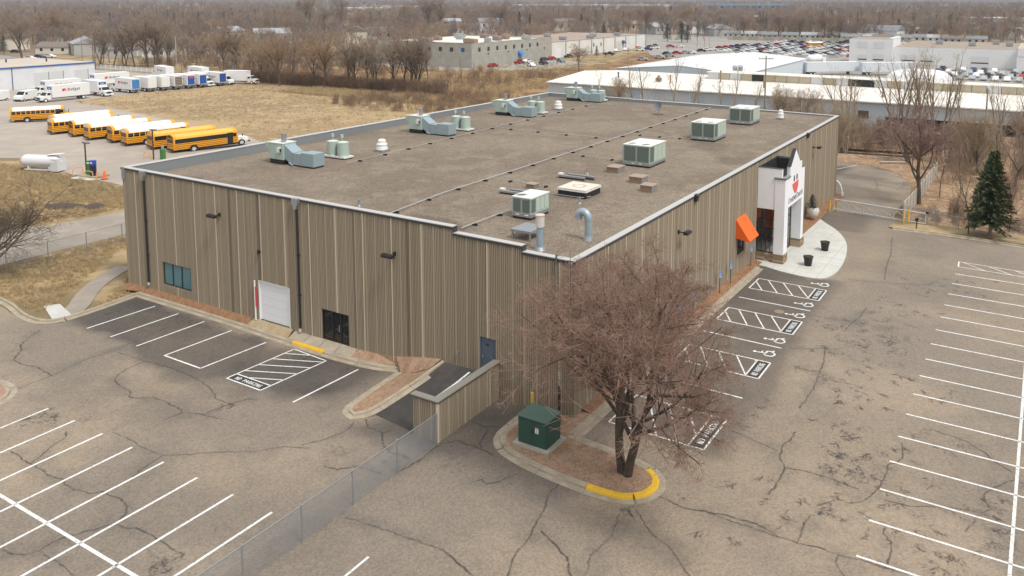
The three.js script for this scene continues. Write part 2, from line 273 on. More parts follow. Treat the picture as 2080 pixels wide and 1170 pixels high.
// ---------- ground ----------
const E0 = 7000;
sheet('ground', [[-E0, -E0], [E0, -E0], [E0, 400], [-E0, 400]], -0.06, M.lawn);
sheet('dry_field', [[-41.5, -21], [-66, -21], [-66, -40], [-92, -46], [-98, -58], [-126, -63], [-161, -69.8], [-174, -70.3], [-178, -92], [-173, -122], [-112, -129], [-70, -110], [-41.5, -70]], -0.03, M.field);
sheet('wild_grass', [[-178, -121], [-112, -128.5], [-95, -112], [-60, -128], [-79, -150], [-81, -236], [-125, -300], [-140, -330], [-120, -239], [-127, -205], [-143, -184], [-175, -186], [-215, -150]], -0.028, M.wild);
sheet('leaf_litter', [[-41.5, -90], [-4.6, -89.4], [-0.4, -89.8], [4.15, -86.4], [6.8, -80.2], [8.0, -74.2], [8.1, -65], [7.8, -60.5], [8.9, -56.4], [8.9, -53.0], [20, -52.6], [60, -52.6], [60, -128], [-60, -128], [-80, -112]], -0.026, M.leafLitter);
const parkingLot = sheet('parking_lot', [[-90, 9], [-60, 7.2], [-46, 7.75], [-42, 8.3], [-39.65, 8.15], [-38.75, 7.2], [-38.7, 4.5], [-39.15, 0.6], [-39.1, -.05], [0, -.05], [0.4, -30], [0.4, -67], [-42, -67.2], [-42, -89.6], [-4.6, -89.2], [-0.4, -89.5], [4.15, -86.2], [6.6, -80.2], [7.7, -74.2], [7.8, -65.2], [7.5, -61.5], [8.6, -56.2], [8.7, -52.6], [20.7, -52.2], [60, -51.2], [60, 60], [-90, 60]], 0, M.lot, null, lotUV);
sheet('side_road', [[-56.8, 60], [-56.6, 2.4], [-56.4, -9], [-56, -60], [-65, -60], [-65, -13.6], [-66, -7], [-69, -2.6], [-74, 20], [-90, 60]], -0.02, M.asphaltOld);
sheet('bus_yard', [[-65.2, -21.5], [-78, -21.8], [-88.7, -22], [-106, -25], [-112, -21.5], [-150, -15], [-330, -10], [-330, -124], [-224, -124], [-173, -122], [-178, -92], [-174.5, -70.3], [-161, -69.8], [-126, -63], [-98, -58], [-90, -54], [-80, -50], [-65.2, -48]], -0.02, M.busLot);
sheet('far_yard', [[-150, -252], [-138, -243], [-129.5, -238], [-128, -207], [-144, -185.5], [-175, -188], [-215, -190], [-215, -480], [60, -500], [60, -165], [-44, -165], [-46, -240], [-83, -240], [-83, -275], [-125, -292], [-145, -330], [-149, -330]], -0.016, M.farLot);
sheet('house_street', [[-300, -126], [-224, -126.5], [-224, -134], [-300, -137], [-420, -150], [-420, -142]], -0.016, M.farLot);
{ // low wooded rise that closes the view
  const q = [], n = 60; for (let i = 0; i < n; i++) { const f = (k) => { const a = Math.PI * (0.28 + 0.72 * k / n) * -1 + 0.15, r0 = 3300, r1 = 4300; const hh = 34 + 14 * Math.sin(k * .7) + 7 * Math.sin(k * 1.9); return [[Math.cos(a) * r0, -2, Math.sin(a) * r0], [Math.cos(a) * r1, hh, Math.sin(a) * r1], [Math.cos(a) * (r1 + 900), hh - 6, Math.sin(a) * (r1 + 900)]]; }; const A = f(i), B = f(i + 1); q.push([A[0], B[0], B[1], A[1]], [A[1], B[1], B[2], A[2]]); }
  const m = mesh('far_hills', quads(q), tmat(speck([0.15, 0.12, 0.10], [0.10, 0.085, 0.075], 8, 0.4, 600), 1)); m.userData.kind = 'structure';
}
// ---------- painted markings (children of the parking lot) ----------
const stripe = (name, x0, z0, x1, z1, w = 0.13) => { const l = Math.hypot(x1 - x0, z1 - z0), nx = -(z1 - z0) / l * w / 2, nz = (x1 - x0) / l * w / 2; return mesh(name, (() => { const g = sheetGeo([[x0 + nx, z0 + nz], [x1 + nx, z1 + nz], [x1 - nx, z1 - nz], [x0 - nx, z0 - nz]], 0.005); return g; })(), M.paint, parkingLot); };
for (const x of [-36, -33.12, -30.13, -14.93]) stripe('bay_line', x + .1, 1.55, x - .1, 6.75);
stripe('bay_line', -26.95, 1.6, -27.25, 6.72); stripe('bay_line', -23.2, 1.75, -23.55, 6.72); stripe('bay_line', -27.25, 6.68, -23.5, 6.68);
const aisle = (poly, hatch) => { for (const s of hatch) stripe('hatch_line', ...s, 0.1); for (let i = 0; i < 4; i++) stripe('aisle_line', ...poly[i], ...poly[(i + 1) % 4], 0.11); };
aisle([[-20.7, 1.5], [-17.5, 1.7], [-17.85, 6.72], [-20.95, 6.72]], [[-20.68, 2.3, -19.0, 1.62], [-20.72, 3.3, -17.55, 1.95], [-20.76, 4.35, -17.6, 2.95], [-20.82, 5.4, -17.66, 4.0], [-19.9, 5.98, -17.74, 5.05], [-20.92, 5.98, -17.8, 5.98]]);
for (let k = 0; k < 8; k++) stripe('bay_line', -26.49 + 2.68 * k, 14.58, -26.49 + 2.68 * k, 26.2, 0.14);
stripe('bay_line', -1.78, 14.56, -1.76, 20, 0.12);
stripe('row_line', -42, 20.37, -6.6, 20.42, 0.17);
for (let k = 0; k < 16; k++) stripe('bay_line', 15.87, 3.73 - 2.842 * k, 27.2, 3.78 - 2.842 * k, 0.13);
for (let k = 1; k < 4; k++) stripe('bay_line', 15.87, 3.73 + 2.842 * k, 27.2, 3.78 + 2.842 * k, 0.11);
stripe('row_line', 21.53, -38.9, 21.48, 14, 0.15);
aisle([[15.8, -43.1], [27, -42.6], [27, -41.0], [15.9, -41.3]], [0, 1, 2, 3, 4].map((i) => [16.2 + i * 2, -43 + i * .06, 18 + i * 2, -41.3 + i * .05]));
const noParking = canvasTex(512, 96, (g, w, h) => { g.fillStyle = '#3a3836'; g.fillRect(0, 0, w, h); g.fillStyle = '#e9e8e4'; g.font = 'bold 66px monospace'; g.textAlign = 'center'; g.textBaseline = 'middle'; g.fillText('NO PARKING', w / 2, h / 2 + 2, w * .92); });
const npMat = new THREE.MeshStandardMaterial({ map: noParking, roughness: 0.85 });
function lettering(cx, cz, len, wid, turn) { const g = new THREE.PlaneGeometry(len, wid).rotateX(-Math.PI / 2).rotateY(turn).translate(cx, 0.0035 + gz(cz), cz); g.userData.keep = true; return mesh('painted_lettering', g, npMat, parkingLot); }
lettering(-19.37, 6.35, 3.0, 0.62, 0);
for (const [za, zb] of [[-28.9, -26.2], [-21.15, -18.45], [-13.1, -10.45], [-4.55, -.85]]) {
  const n = 4, H = []; for (let i = -1; i < n; i++) { const x = 2.6 + i * 1.24, dx = .56 * (zb - za), t0 = Math.max(0, (1.8 - x) / dx), t1 = Math.min(1, (6.5 - x) / dx); if (t1 - t0 > .12) H.push([x + dx * t0, za + (zb - za) * t0, x + dx * t1, za + (zb - za) * t1]); }
  H.push([6.5, za, 6.5, zb]); aisle([[1.8, za], [7.35, za], [7.35, zb], [1.8, zb]], H);
  lettering(6.93, (za + zb) / 2, zb - za - .12, .74, Math.PI / 2);
}
for (const z of [-23.75, -15.85, -7.55]) stripe('bay_line', 1.75, z, 7.33, z + .1);
{ // accessible-parking symbols
  const tri = (s, a0, a1, r0, r1, cx, cz) => new THREE.RingGeometry(r0, r1, 20, 1, a0, a1 - a0).rotateX(-Math.PI / 2).translate(cx, 0, cz);
  const bar = (x0, z0, x1, z1, w) => { const l = Math.hypot(x1 - x0, z1 - z0), g = new THREE.PlaneGeometry(l, w).rotateX(-Math.PI / 2).rotateY(-Math.atan2(z1 - z0, x1 - x0)); return g.translate((x0 + x1) / 2, 0, (z0 + z1) / 2); };
  const icon = merge([tri(0, 0, 6.3, 0, .13, -.05, -.72), bar(-.04, -.55, 0, .05, .14), bar(0, 0, .4, 0, .13), bar(.38, -.02, .52, .42, .13), bar(.5, .4, .66, .36, .11), bar(-.02, -.3, .3, -.28, .1), tri(0, 2.2, 6.1, .3, .42, .02, .22)]);
  for (const z of [-30.1, -24.8, -22.2, -16.85, -14.4]) { const g = icon.clone().rotateY(Math.PI / 2).translate(6.65, 0.006 + gz(z), z); mesh('wheelchair_symbol', g, M.paint, parkingLot); }
}
mesh('manhole_cover', cy(.38, .38, .012, 5.36, 0, -22.3, 28), mat(.25, .21, .15, .8), parkingLot);
stripe('bay_line', -4.2, -82.5, -1.6, -88.5, .13);

// ---------- kerbs, beds and islands ----------
const WIDE = [[-.08, -.05], [-.08, .14], [-.06, .155], [.2, .155], [.25, .13], [.28, .02]], WPAN = [[.282, .018], [.62, .008], [.62, -.03]];
const KERB = [[0, -.05], [0, .14], [.02, .155], [.15, .155], [.19, .13], [.22, .02]], PAN = [[.222, .018], [.58, .008], [.58, -.03]];
function kerb(path, side, yellow, prof = KERB, pan = PAN) {                          // a run of kerb stones with a gutter pan; yellow(i) says which stones are painted
  const root = setting('kerb'), n = Math.max(1, Math.round(path.length / 6));
  for (let i = 0; i < n; i++) {
    const a = Math.round(i * (path.length - 1) / n), b = Math.round((i + 1) * (path.length - 1) / n), seg = path.slice(a, b + 1).map((p) => [...p]); if (seg.length < 2) continue;
    const last = seg.length - 1; for (const k of [0, 1]) seg[last][k] += (seg[last - 1][k] - seg[last][k]) * .03;
    mesh('kerb_stone', ribbon(seg, prof, side), yellow && yellow(i, n) ? M.yellowPaint : M.kerb, root); mesh('gutter_pan', ribbon(seg, pan, side), M.kerb, root);
  }
  return root;
}
kerb(smooth([[-75, 6.6], [-60, 6.5], [-46, 7.0], [-42, 7.7], [-39.9, 7.5], [-39.35, 6.6], [-39.3, 4.4], [-39.6, .62]]), 1);
kerb(smooth([[-39.5, .5], [-33.9, .5], [-28.8, .5], [-22, .72], [-17, .75], [-14, .45], [-12.6, -.05]]), 1, (i, n) => i >= Math.round(n * .69) && i < Math.round(n * .82), WIDE, WPAN);
const penPath = smooth([[-12.0, .0, .0], [-11.6, 4.6, 0], [-11.45, 5.5, 0], [-11.0, 5.95, 0], [-10.55, 5.55, .03], [-10.2, 4.4, .22], [-9.65, 2.2, .72], [-9.25, 0.02, 1.2]], false, .45);
kerb(penPath, 1);
function bed(name, quadsList, m) { const o = mesh(name, quads(quadsList), m); o.userData.kind = 'structure'; return o; }
const strip = (pts) => { const q = []; for (let i = 0; i + 1 < pts.length; i++) { const [a, b] = [pts[i], pts[i + 1]]; q.push([a[0], a[1], b[1], b[0]]); } return q; };
// bed along the left facade: [wall point, kerb point]
bed('mulch_bed', strip([[[-41.4, .43, .03], [-41.4, .2, 1.0]], [[-39.6, .45, .03], [-39.5, .15, .52]], [[-33.9, .46, .03], [-33.9, .15, .52]], [[-26.6, .5, .03], [-26.6, .15, .58]]]), M.mulch);
bed('mulch_bed', strip([[[-16.2, .5, .03], [-16.4, .15, .72]], [[-14.6, .56, .03], [-14, .15, .46]], [[-13, .74, .03], [-12.7, .2, .1]]]), M.gravel);
bed('gravel_bed', strip([[[-13.0, .74, .03], [-12.75, .18, .14]], [[-11.9, .97, .03], [-12.0, .14, .7]], [[-10.7, 1.2, .03], [-11.15, .38, .9]], [[-10.0, 1.32, .03], [-10.4, .7, .9]], [[-9.3, 1.42, .03], [-9.5, 1.12, .9]]]), M.gravel);
{ const q = []; const n = penPath.length, L = penPath.slice(0, Math.ceil(n * .49)), Rr = penPath.slice(Math.floor(n * .49)).reverse(), m = 14; const at = (P, t) => { const f = t * (P.length - 1), i = Math.min(P.length - 2, Math.floor(f)), k = f - i; return [0, 1, 2].map((j) => P[i][j] + (P[i + 1][j] - P[i][j]) * k); };
  const rows = []; for (let i = 0; i <= m; i++) { const a = at(L, i / m), b = at(Rr, i / m), row = []; for (let j = 0; j <= 4; j++) { const t = j / 4; row.push([a[0] + (b[0] - a[0]) * t, .145 + a[2] + (b[2] - a[2]) * (t * .6 + t * t * .4), a[1] + (b[1] - a[1]) * t]); } rows.push(row); }
  for (let i = 0; i < m; i++) for (let j = 0; j < 4; j++) q.push([rows[i][j], rows[i + 1][j], rows[i + 1][j + 1], rows[i][j + 1]]);
  for (let j = 0; j < 4; j++) { const a = rows[0][j], b = rows[0][j + 1]; q.push([a, b, [b[0] - .1 , b[1], .02], [a[0] - .6 + .1 * j, Math.max(a[1], .74 + .1 * j), .02]]); }
  bed('gravel_bed', q, M.gravel);
}
// ramp up to the side door, behind its guard wall
bed('door_ramp', [[[-9.2, 1.28, .02], [-5.1, 1.36, .02], [-5.1, 1.0, 1.6], [-9.6, .86, 1.6]], [[-9.6, .86, 1.6], [-5.1, 1.0, 1.6], [-5.1, .02, 5.8], [-10.3, .02, 5.3]]].map((q) => [q[0], q[3], q[2], q[1]]), (() => { const m = tmat(speck([0.075, 0.066, 0.06], [0.05, 0.046, 0.043], 5, 0.3, 9)); return m; })());
mesh('ramp_line', quads([[[-6.96, 1.29, .4], [-7.2, .955, 1.6], [-7.06, .96, 1.6], [-6.82, 1.295, .4]], [[-7.2, .955, 1.6], [-7.57, .585, 3.2], [-7.43, .59, 3.2], [-7.06, .96, 1.6]]]), M.paint, parkingLot);
// concrete pads at the overhead door and the glass doors
{ const pads = setting('pavement'); 
  mesh('paving_slab', quads([[[-26.5, .5, .03], [-26.6, .16, .62], [-22.2, .16, .72], [-22.4, .5, .03]]]), M.pad, pads);
  for (let i = 0; i < 4; i++) { const x0 = -22.18 + i * 1.48, x1 = x0 + 1.45; mesh('paving_slab', quads([[[x0, .47, .03], [x0, .16, .74], [x1, .16, .74], [x1, .47, .03]]]), M.kerb, pads); }
}
// path and flush strip through the grass
{ const p = setting('footpath'); const pts = smooth([[-39.8, 6.0], [-41.2, 4.4], [-43.2, 2.6], [-45.2, .2], [-47, -3]], false, 1.2); mesh('path_surface', ribbon(pts, [[-.8, -.015], [.8, -.015]]), M.asphaltOld, p); mesh('path_slab', solidSheet([[-39.7, 7.2], [-39.5, 5.9], [-42.6, 5.1], [-43.2, 6.0]], -.05, .01), M.newConcrete, p); }
// island with the tree
const isl = [[-2.3, -.4], [-2.35, 2.4], [-2.2, 3.6], [-1.5, 4.35], [-.2, 4.8], [1.2, 5.05], [3, 5.2], [4.6, 5.22], [5.6, 5.05], [6.3, 4.4], [6.4, 3.4], [5.9, 2.75], [5, 2.4], [3.4, 2.15], [1.6, 2.0], [.72, 1.85]];
kerb(smooth(isl, false, .45), 1, (i, n) => i >= Math.round(n * .52) && i < Math.round(n * .76), WIDE, WPAN);
kerb(smooth([[.72, 1.6], [.7, -6], [.7, -18], [.75, -26], [.8, -31.6]], false, .5), 1, null, WIDE, WPAN);
mesh('gravel_bed', solidSheet([...smooth(isl, false, .45), [.72, 1.6], [.7, -1], [.05, -1], [.05, -.05], [-2.3, -.35]], 0, .14), M.gravel).userData.kind = 'structure';
bed('mulch_bed', strip([[[.03, .3, -.9], [.7, .14, -.9]], [[.03, .5, -12], [.7, .14, -12]], [[.03, .45, -24], [.75, .14, -24]], [[.03, .3, -33], [.85, .14, -33]]].map((r) => [r[1], r[0]])), M.mulch);
bed('mulch_bed', strip([[[1.6, .05, -42.5], [.02, .3, -42.5]], [[1.5, -.25, -50], [.02, -.1, -50]], [[1.3, -.5, -58], [.02, -.4, -58]], [[1, -.88, -66.4], [.02, -.8, -66.4]], [[.7, -.93, -68.2], [-.6, -.9, -68.2]]]), M.mulch);
// kerb by the gate and the small island at the edge of the left lot
kerb(smooth([[8.7, -53.1], [12.8, -53.5], [17.3, -53.2], [24, -52.4], [60, -50]]), 1);
bed('grass_verge', [[[8.3, -.36, -53.05], [14, -.33, -53.5], [14, -.42, -57], [8.6, -.45, -56.4]], [[14, -.33, -53.5], [30, -.3, -52.4], [30, -.4, -57], [14, -.42, -57]]].map((q) => [q[0], q[1], q[2], q[3]]), M.lawn);
{ const P = smooth([[-36.5, 15.4], [-33, 14.75], [-31.9, 14.6], [-30.8, 14.75], [-30.2, 15.15], [-29.85, 15.9], [-30.2, 17.2], [-31.6, 18.6], [-34.5, 20.2]], false, .5); kerb(P, -1); mesh('gravel_bed', solidSheet(P, 0, .14), tmat(speck([.42, .27, .2], [.33, .2, .14], 9, .5, 3))).userData.kind = 'structure'; }
const st = thing('marker_stake', 'thin red marker stake on the small gravel island', 'stake', [-31.5, .14, 15.1]); mesh('rod', [cy(.03, .03, 1.0, 0, 0, 0, 8)], mat(.75, .09, .05, .5), st); mesh('cap', [cy(.04, .035, .08, 0, 1.0, 0, 8)], mat(.75, .09, .05, .5), st);
// entrance slab in panels
{ const out = smooth([[1.1, -32.2], [3.4, -31.35], [6.2, -31.3], [6.95, -32.8], [7.1, -35.2], [6.8, -39.2], [5.7, -44.4], [3.9, -48.6], [2.6, -50.6], [1.5, -52.4]], false, .6).map((p) => [p[0], p[1]]); const poly = [...out, [.1, -52.4], [.1, -32.2]]; const slab = setting('entrance_slab');
  for (let i = 0; i < 4; i++) for (let j = 0; j < 10; j++) { const x0 = .1 + i * 1.95, z1 = -31.1 - j * 2.15; let c = clip(clip(clip(clip(poly, -1, 0, -(x0 + .012)), 1, 0, x0 + 1.938), 0, 1, z1 - .012), 0, -1, -(z1 - 2.138)); const c2 = c.filter((p, k) => { const q = c[(k + 1) % c.length]; return Math.hypot(p[0] - q[0], p[1] - q[1]) > .01; }); if (c2.length > 2) mesh('slab_panel', solidSheet(c2, -.05, .1), M.newConcrete, slab); }
  sheet('slab_bedding', poly, .06, M.concrete, slab);
}
// ---------- the ribbed building ----------
const ribM = mat(1, 1, 1, 0.92, { vertexColors: true });
const backM = mat(.25, .195, .125, .95);
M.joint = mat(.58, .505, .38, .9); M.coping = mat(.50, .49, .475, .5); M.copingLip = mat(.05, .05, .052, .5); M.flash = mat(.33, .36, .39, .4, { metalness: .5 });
M.orange = mat(.83, .135, .012, .7); M.bluegrey = mat(.085, .115, .155, .6);
let turnLeft = false, uOff = 0;                              // stained ribs seen on the left facade
function ribPanel(u0, u1, yb, yt, holes, seed, tone) {       // vertical fluted ribs between u0 and u1, cut round the holes [u0,u1,y0,y1]
  const r = rng(seed), g = []; let u = u0 + .03, n = Math.floor(r() * 6);
  while (u < u1 - .04) {
    const flat = n++ % 6 === 5, w = flat ? .17 : .066 + .012 * r(), gap = .044 + .008 * r(), d = flat ? .04 : .048 + .006 * r(), a = u, b = Math.min(u1 - .03, u + w); u = b + gap;
    let t = tone * (.95 + .1 * r()) * (flat ? 1.02 : 1); const k = r(); if (k < .04) t *= .84; for (const q of [16.1, 25.2, 12.9, 29.8]) if (turnLeft && Math.abs(a + uOff - q) < .1 + .1 * (q === 16.1)) t *= .6; 
    let spans = [[yb, yt]]; for (const [h0, h1, y0, y1] of holes) if (b > h0 && a < h1) spans = spans.flatMap(([p, q]) => y1 <= p || y0 >= q ? [[p, q]] : [[p, y0], [y1, q]].filter(([m, n]) => n - m > .01));
    for (const [p, q] of spans) g.push(paint(quads([[[a, p, 0], [a + .008, p, d], [a + .008, q, d], [a, q, 0]], [[a + .008, p, d], [b - .008, p, d], [b - .008, q, d], [a + .008, q, d]], [[b - .008, p, d], [b, p, 0], [b, q, 0], [b - .008, q, d]]]), .35 * t, .288 * t, .207 * t));
  }
  return g.length ? merge(g) : null;
}
function ribWall(root, L, first, pitch, topAt, holes, turn, pos, bottom, seed) {
  const G = new THREE.Matrix4().makeRotationY(turn).setPosition(...pos), edges = [0]; for (let u = first; u < L - .3; u += pitch) if (u > .3) edges.push(u); edges.push(L);
  for (let i = 0; i + 1 < edges.length; i++) {
    const a = edges[i], b = edges[i + 1], yt = topAt((a + b) / 2), tone = .96 + .08 * PERM[seed + i * 37];
    const rp = ribPanel(a, b, bottom, yt - .12, holes, seed * 100 + i, tone); if (rp) mesh('wall_panel', rp.applyMatrix4(G), ribM, root);
    // the slab that carries the ribs, cut round the openings
    let rects = [[a, b, bottom, yt - .1]]; for (const [h0, h1, y0, y1] of holes) rects = rects.flatMap(([p, q, m, n]) => h0 >= q || h1 <= p || y0 >= n || y1 <= m ? [[p, q, m, n]] : [[p, Math.max(p, h0), m, n], [Math.min(q, h1), q, m, n], [Math.max(p, h0), Math.min(q, h1), m, Math.max(m, y0)], [Math.max(p, h0), Math.min(q, h1), Math.min(n, y1), n]].filter(([c, d, e, f]) => d - c > .005 && f - e > .005));
    if (rects.length) mesh('wall_slab', merge(rects.map(([p, q, m, n]) => b2(p, q, m, n, -.22, 0))).applyMatrix4(G), backM, root);
    if (i) { let spans = [[bottom, yt - .12]]; for (const [h0, h1, y0, y1] of holes) if (a > h0 && a < h1) spans = spans.flatMap(([p, q]) => [[p, y0], [y1, q]].filter(([m, n]) => n - m > .01)); for (const [p, q] of spans) mesh('joint_bead', b2(a - .036, a + .036, p, q, -.01, .07).applyMatrix4(G), M.joint, root); }
  }
}
const W = 41.7, D = 66.7;
const hall = thing('ribbed_hall', 'large low building with tan ribbed concrete walls and flat gravel roof', 'building');
const HL = [[4.75, 8.15, 1.12, 2.93], [15.85, 19.05, .5, 3.45], [22.15, 24.6, .46, 2.6], [35.35, 36.4, 1.36, 3.53]];
const topL = (u) => u < W - 8.25 ? 9.95 : u < W - 3.34 ? 9.55 : 9.2;
{ // facade panels break at the steps of the parapet
  const segs = [[0, W - 8.25], [W - 8.25, W - 3.34], [W - 3.34, W]];
  for (const [a, b] of segs) { turnLeft = true; uOff = a; ribWall(hall, b - a, a === 0 ? (W - 20.5) % 2.44 : 2.44, 2.44, () => topL((a + b) / 2), HL.map((h) => [h[0] - a, h[1] - a, h[2], h[3]]), 0, [-W + a, 0, 0], -.3, 11 + Math.round(a)); turnLeft = false; }
}
const HR = [[28.35, 30.25, 1.85, 3.5], [33.55, 39.6, .1, 4.9]];
ribWall(hall, D, 1.6, 2.44, () => 9.2, HR, Math.PI / 2, [0, 0, 0], -1.25, 301);
mesh('rear_wall', b2(-W, -.23, -1.2, 9.1, -D, -D + .2), backM, hall);
mesh('side_wall', b2(-W, -W + .2, -1.2, 9.5, -D + .21, -.23), backM, hall);
// roof
const roofTex = texture(1024, 1536, (u, v, i, j) => {
  const n1 = fbm(u, v, 6, 5, 9), n2 = fbm(u + .2, v + .4, 24, 4, 38), n3 = fbm(u, v, 110, 2, 170);
  let c = mix3([.224, .18, .131], [.183, .144, .104], S(.38, .64, n1)); c = mix3(c, [.27, .218, .158], S(.5, .7, n2) * .5); c = mix3(c, [.2, .15, .115], S(.55, .7, fbm(u + .6, v, 10, 3, 15)) * .4);
  const z = v * 67, x = u * 42;                                                        // damp stains behind the front parapet, plain darker patches elsewhere
  for (const [px, pz, a, b, k] of [[18.5, 1.8, 2.4, 1.0, .6], [30, 2.4, 4, 1.6, .55], [5, 2.5, 1.6, 1, .55], [39.5, 33, 1.6, 2.6, .4], [33, 13, 2, 1.4, .25], [35.5, 39, 2, 2.4, .3], [33.5, 52, 2, 2, .25]]) { const q = Math.hypot((x - px) / a, (z - pz) / b) + (n2 - .5) * 1.2; c = mix3(c, [.085, .066, .05], k * S(1.1, .4, q)); }
  return sc3(c, .5 + .5 * hash2(i, j) + .5 * hash2(i >> 1, (j >> 1) + 5000) + .25 * (n3 - .5));
});
M.roof = new THREE.MeshStandardMaterial({ map: roofTex, roughness: 1 });
{ const g = quads([[[-W + .3, 9.05, -.25], [-.25, 9.05, -.25], [-.25, 9.05, -D + .25], [-W + .3, 9.05, -D + .25]]]); const p = g.attributes.position, uv = []; for (let i = 0; i < p.count; i++) uv.push((p.getX(i) + W) / 42, -p.getZ(i) / 67); g.setAttribute('uv', new THREE.Float32BufferAttribute(uv, 2)); mesh('roof_surface', g, M.roof, hall);
  mesh('roof_deck', b2(-W + .25, -.25, 8.7, 9.03, -D + .25, -.25), backM, hall); }
// parapets: metal coping over a dark lip, flashing on the inside
function coping(x0, z0, y0, x1, z1, y1, inx, inz, w = .34, flash = true) {
  const o = -.1, P = (x, y, z, k) => [x + inx * k, y, z + inz * k];
  const hull = (k0, k1, d0, d1) => { const c = [P(x0, y0 + d0, z0, k0), P(x1, y1 + d0, z1, k0), P(x1, y1 + d0, z1, k1), P(x0, y0 + d0, z0, k1), P(x0, y0 + d1, z0, k0), P(x1, y1 + d1, z1, k0), P(x1, y1 + d1, z1, k1), P(x0, y0 + d1, z0, k1)]; return quads([[c[4], c[5], c[6], c[7]], [c[0], c[3], c[2], c[1]], [c[0], c[1], c[5], c[4]], [c[1], c[2], c[6], c[5]], [c[2], c[3], c[7], c[6]], [c[3], c[0], c[4], c[7]]]); };
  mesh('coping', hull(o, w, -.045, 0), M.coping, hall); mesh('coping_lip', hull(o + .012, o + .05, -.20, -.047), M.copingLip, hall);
  if (flash) mesh('parapet', hull(.0, w - .05, 9.0 - Math.max(y0, y1), -.048), M.flash, hall);
}
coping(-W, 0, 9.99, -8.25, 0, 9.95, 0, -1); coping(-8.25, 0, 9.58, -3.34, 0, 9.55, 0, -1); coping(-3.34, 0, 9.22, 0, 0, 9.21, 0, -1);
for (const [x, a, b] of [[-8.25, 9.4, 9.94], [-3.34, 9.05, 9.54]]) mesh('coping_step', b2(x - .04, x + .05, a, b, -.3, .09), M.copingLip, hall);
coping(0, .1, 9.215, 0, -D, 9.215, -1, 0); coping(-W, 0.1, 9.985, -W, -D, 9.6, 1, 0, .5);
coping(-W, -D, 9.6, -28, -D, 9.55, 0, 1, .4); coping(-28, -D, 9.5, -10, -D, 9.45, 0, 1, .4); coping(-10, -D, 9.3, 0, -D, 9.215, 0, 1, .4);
// scuppers, downpipes
for (const [x, yb] of [[-38.7, .95], [-21.55, .78]]) { mesh('scupper_box', [prism([[-.28, 0], [-.28, -.3], [-.1, -.75], [.1, -.75], [.28, -.3], [.28, 0]], .3).translate(x, 10.0, .2)], M.galv, hall); mesh('downpipe', [cy(.085, .085, 9.3 - yb, x, yb, .16, 10), bx(.26, .08, .14, x, 6, .13), bx(.26, .08, .14, x, 3.2, .13)], M.darkMetal, hall); mesh('pipe_shoe', [cy(.09, .1, .22, x, yb - .2, .18, 10)], mat(.6, .58, .52, .8), hall); }
for (const z of [-18.1, -50.9]) mesh('scupper_box', [bx(.3, .5, .45, .16, 9.0, z, 0, 0, -.25)], M.darkMetal, hall);
mesh('conduit', [cy(.05, .05, 3.2, -1.05, 6.2, .14, 8), bx(.5, .05, .05, -.95, 9.32, -.1, .6), cy(.05, .05, .6, -1.05, 8.8, .14, 8)], M.galv, hall);
// openings: window of three panes
const TG = mat(.10, .215, .24, .12);
{ const w = new THREE.Group(); w.name = 'window'; hall.add(w); const x0 = -36.95, x1 = -33.55; mesh('frame', [b2(x0, x1, 2.86, 2.93, -.12, -.02), b2(x0, x1, 1.12, 1.19, -.12, -.02), ...[0, 1, 2, 3].map((i) => b2(x0 + i * 1.11, x0 + i * 1.11 + .07, 1.19, 2.86, -.12, -.02))], M.black, w); for (let i = 0; i < 3; i++) mesh('pane', b2(x0 + .07 + i * 1.11, x0 + 1.11 + i * 1.11, 1.19, 2.86, -.09, -.07), TG, w); }
{ const d = new THREE.Group(); d.name = 'overhead_door'; hall.add(d); const wp = mat(.80, .82, .84, .5); for (let i = 0; i < 5; i++) mesh('door_section', bx(3.04, .575, .05, -24.25, .5 + .295 + i * .59, -.1), wp, d); mesh('door_frame', [b2(-25.85, -25.775, .5, 3.45, -.14, .05), b2(-22.725, -22.65, .5, 3.45, -.14, .05), b2(-25.85, -22.65, 3.4, 3.45, -.14, .05)], M.white, d); mesh('kick_strip', bx(3.0, .05, .06, -24.25, .52, -.08), M.black, d); }
{ const d = new THREE.Group(); d.name = 'glass_door'; hall.add(d); const fx = [-19.52, -18.6, -17.85, -17.13]; mesh('frame', [b2(-19.55, -17.1, 2.52, 2.6, -.14, -.02), b2(-19.55, -17.1, .46, .54, -.14, -.02), ...fx.map((x) => b2(x - .04, x + .04, .54, 2.52, -.14, -.02))], M.black, d); for (let i = 0; i < 3; i++) mesh('pane', b2(fx[i] + .04, fx[i + 1] - .04, .54, 2.52, -.1, -.08), M.glassDark, d); mesh('handle', [bx(.03, .5, .05, -17.95, 1.5, .02)], M.galv, d); }
{ const d = new THREE.Group(); d.name = 'side_door'; hall.add(d); mesh('leaf', bx(.98, 2.12, .05, -5.83, 2.43, -.06), M.bluegrey, d); mesh('frame', [b2(-6.35, -6.31, 1.36, 3.53, -.1, .03), b2(-5.34, -5.30, 1.36, 3.53, -.1, .03), b2(-6.35, -5.3, 3.49, 3.53, -.1, .03)], M.bluegrey, d); mesh('louvre', bx(.22, .08, .02, -5.85, 3.1, -.02), M.black, d); mesh('handle', bx(.05, .16, .05, -6.2, 2.3, -.01), M.galv, d); }
{ const w = new THREE.Group(); w.name = 'window'; hall.add(w); mesh('frame', [b2(-.12, -.02, 1.85, 1.92, -30.25, -28.35), b2(-.12, -.02, 3.43, 3.5, -30.25, -28.35), b2(-.12, -.02, 1.92, 3.43, -28.42, -28.35), b2(-.12, -.02, 1.92, 3.43, -30.25, -30.18)], M.black, w); mesh('pane', b2(-.09, -.07, 1.92, 3.43, -30.18, -28.42), M.glassDark, w); }
mesh('hose_bib', [cy(.05, .05, .2, -8.0, 1.95, .12, 8), bx(.12, .1, .1, -8.0, 2.15, .1)], M.galv, hall);
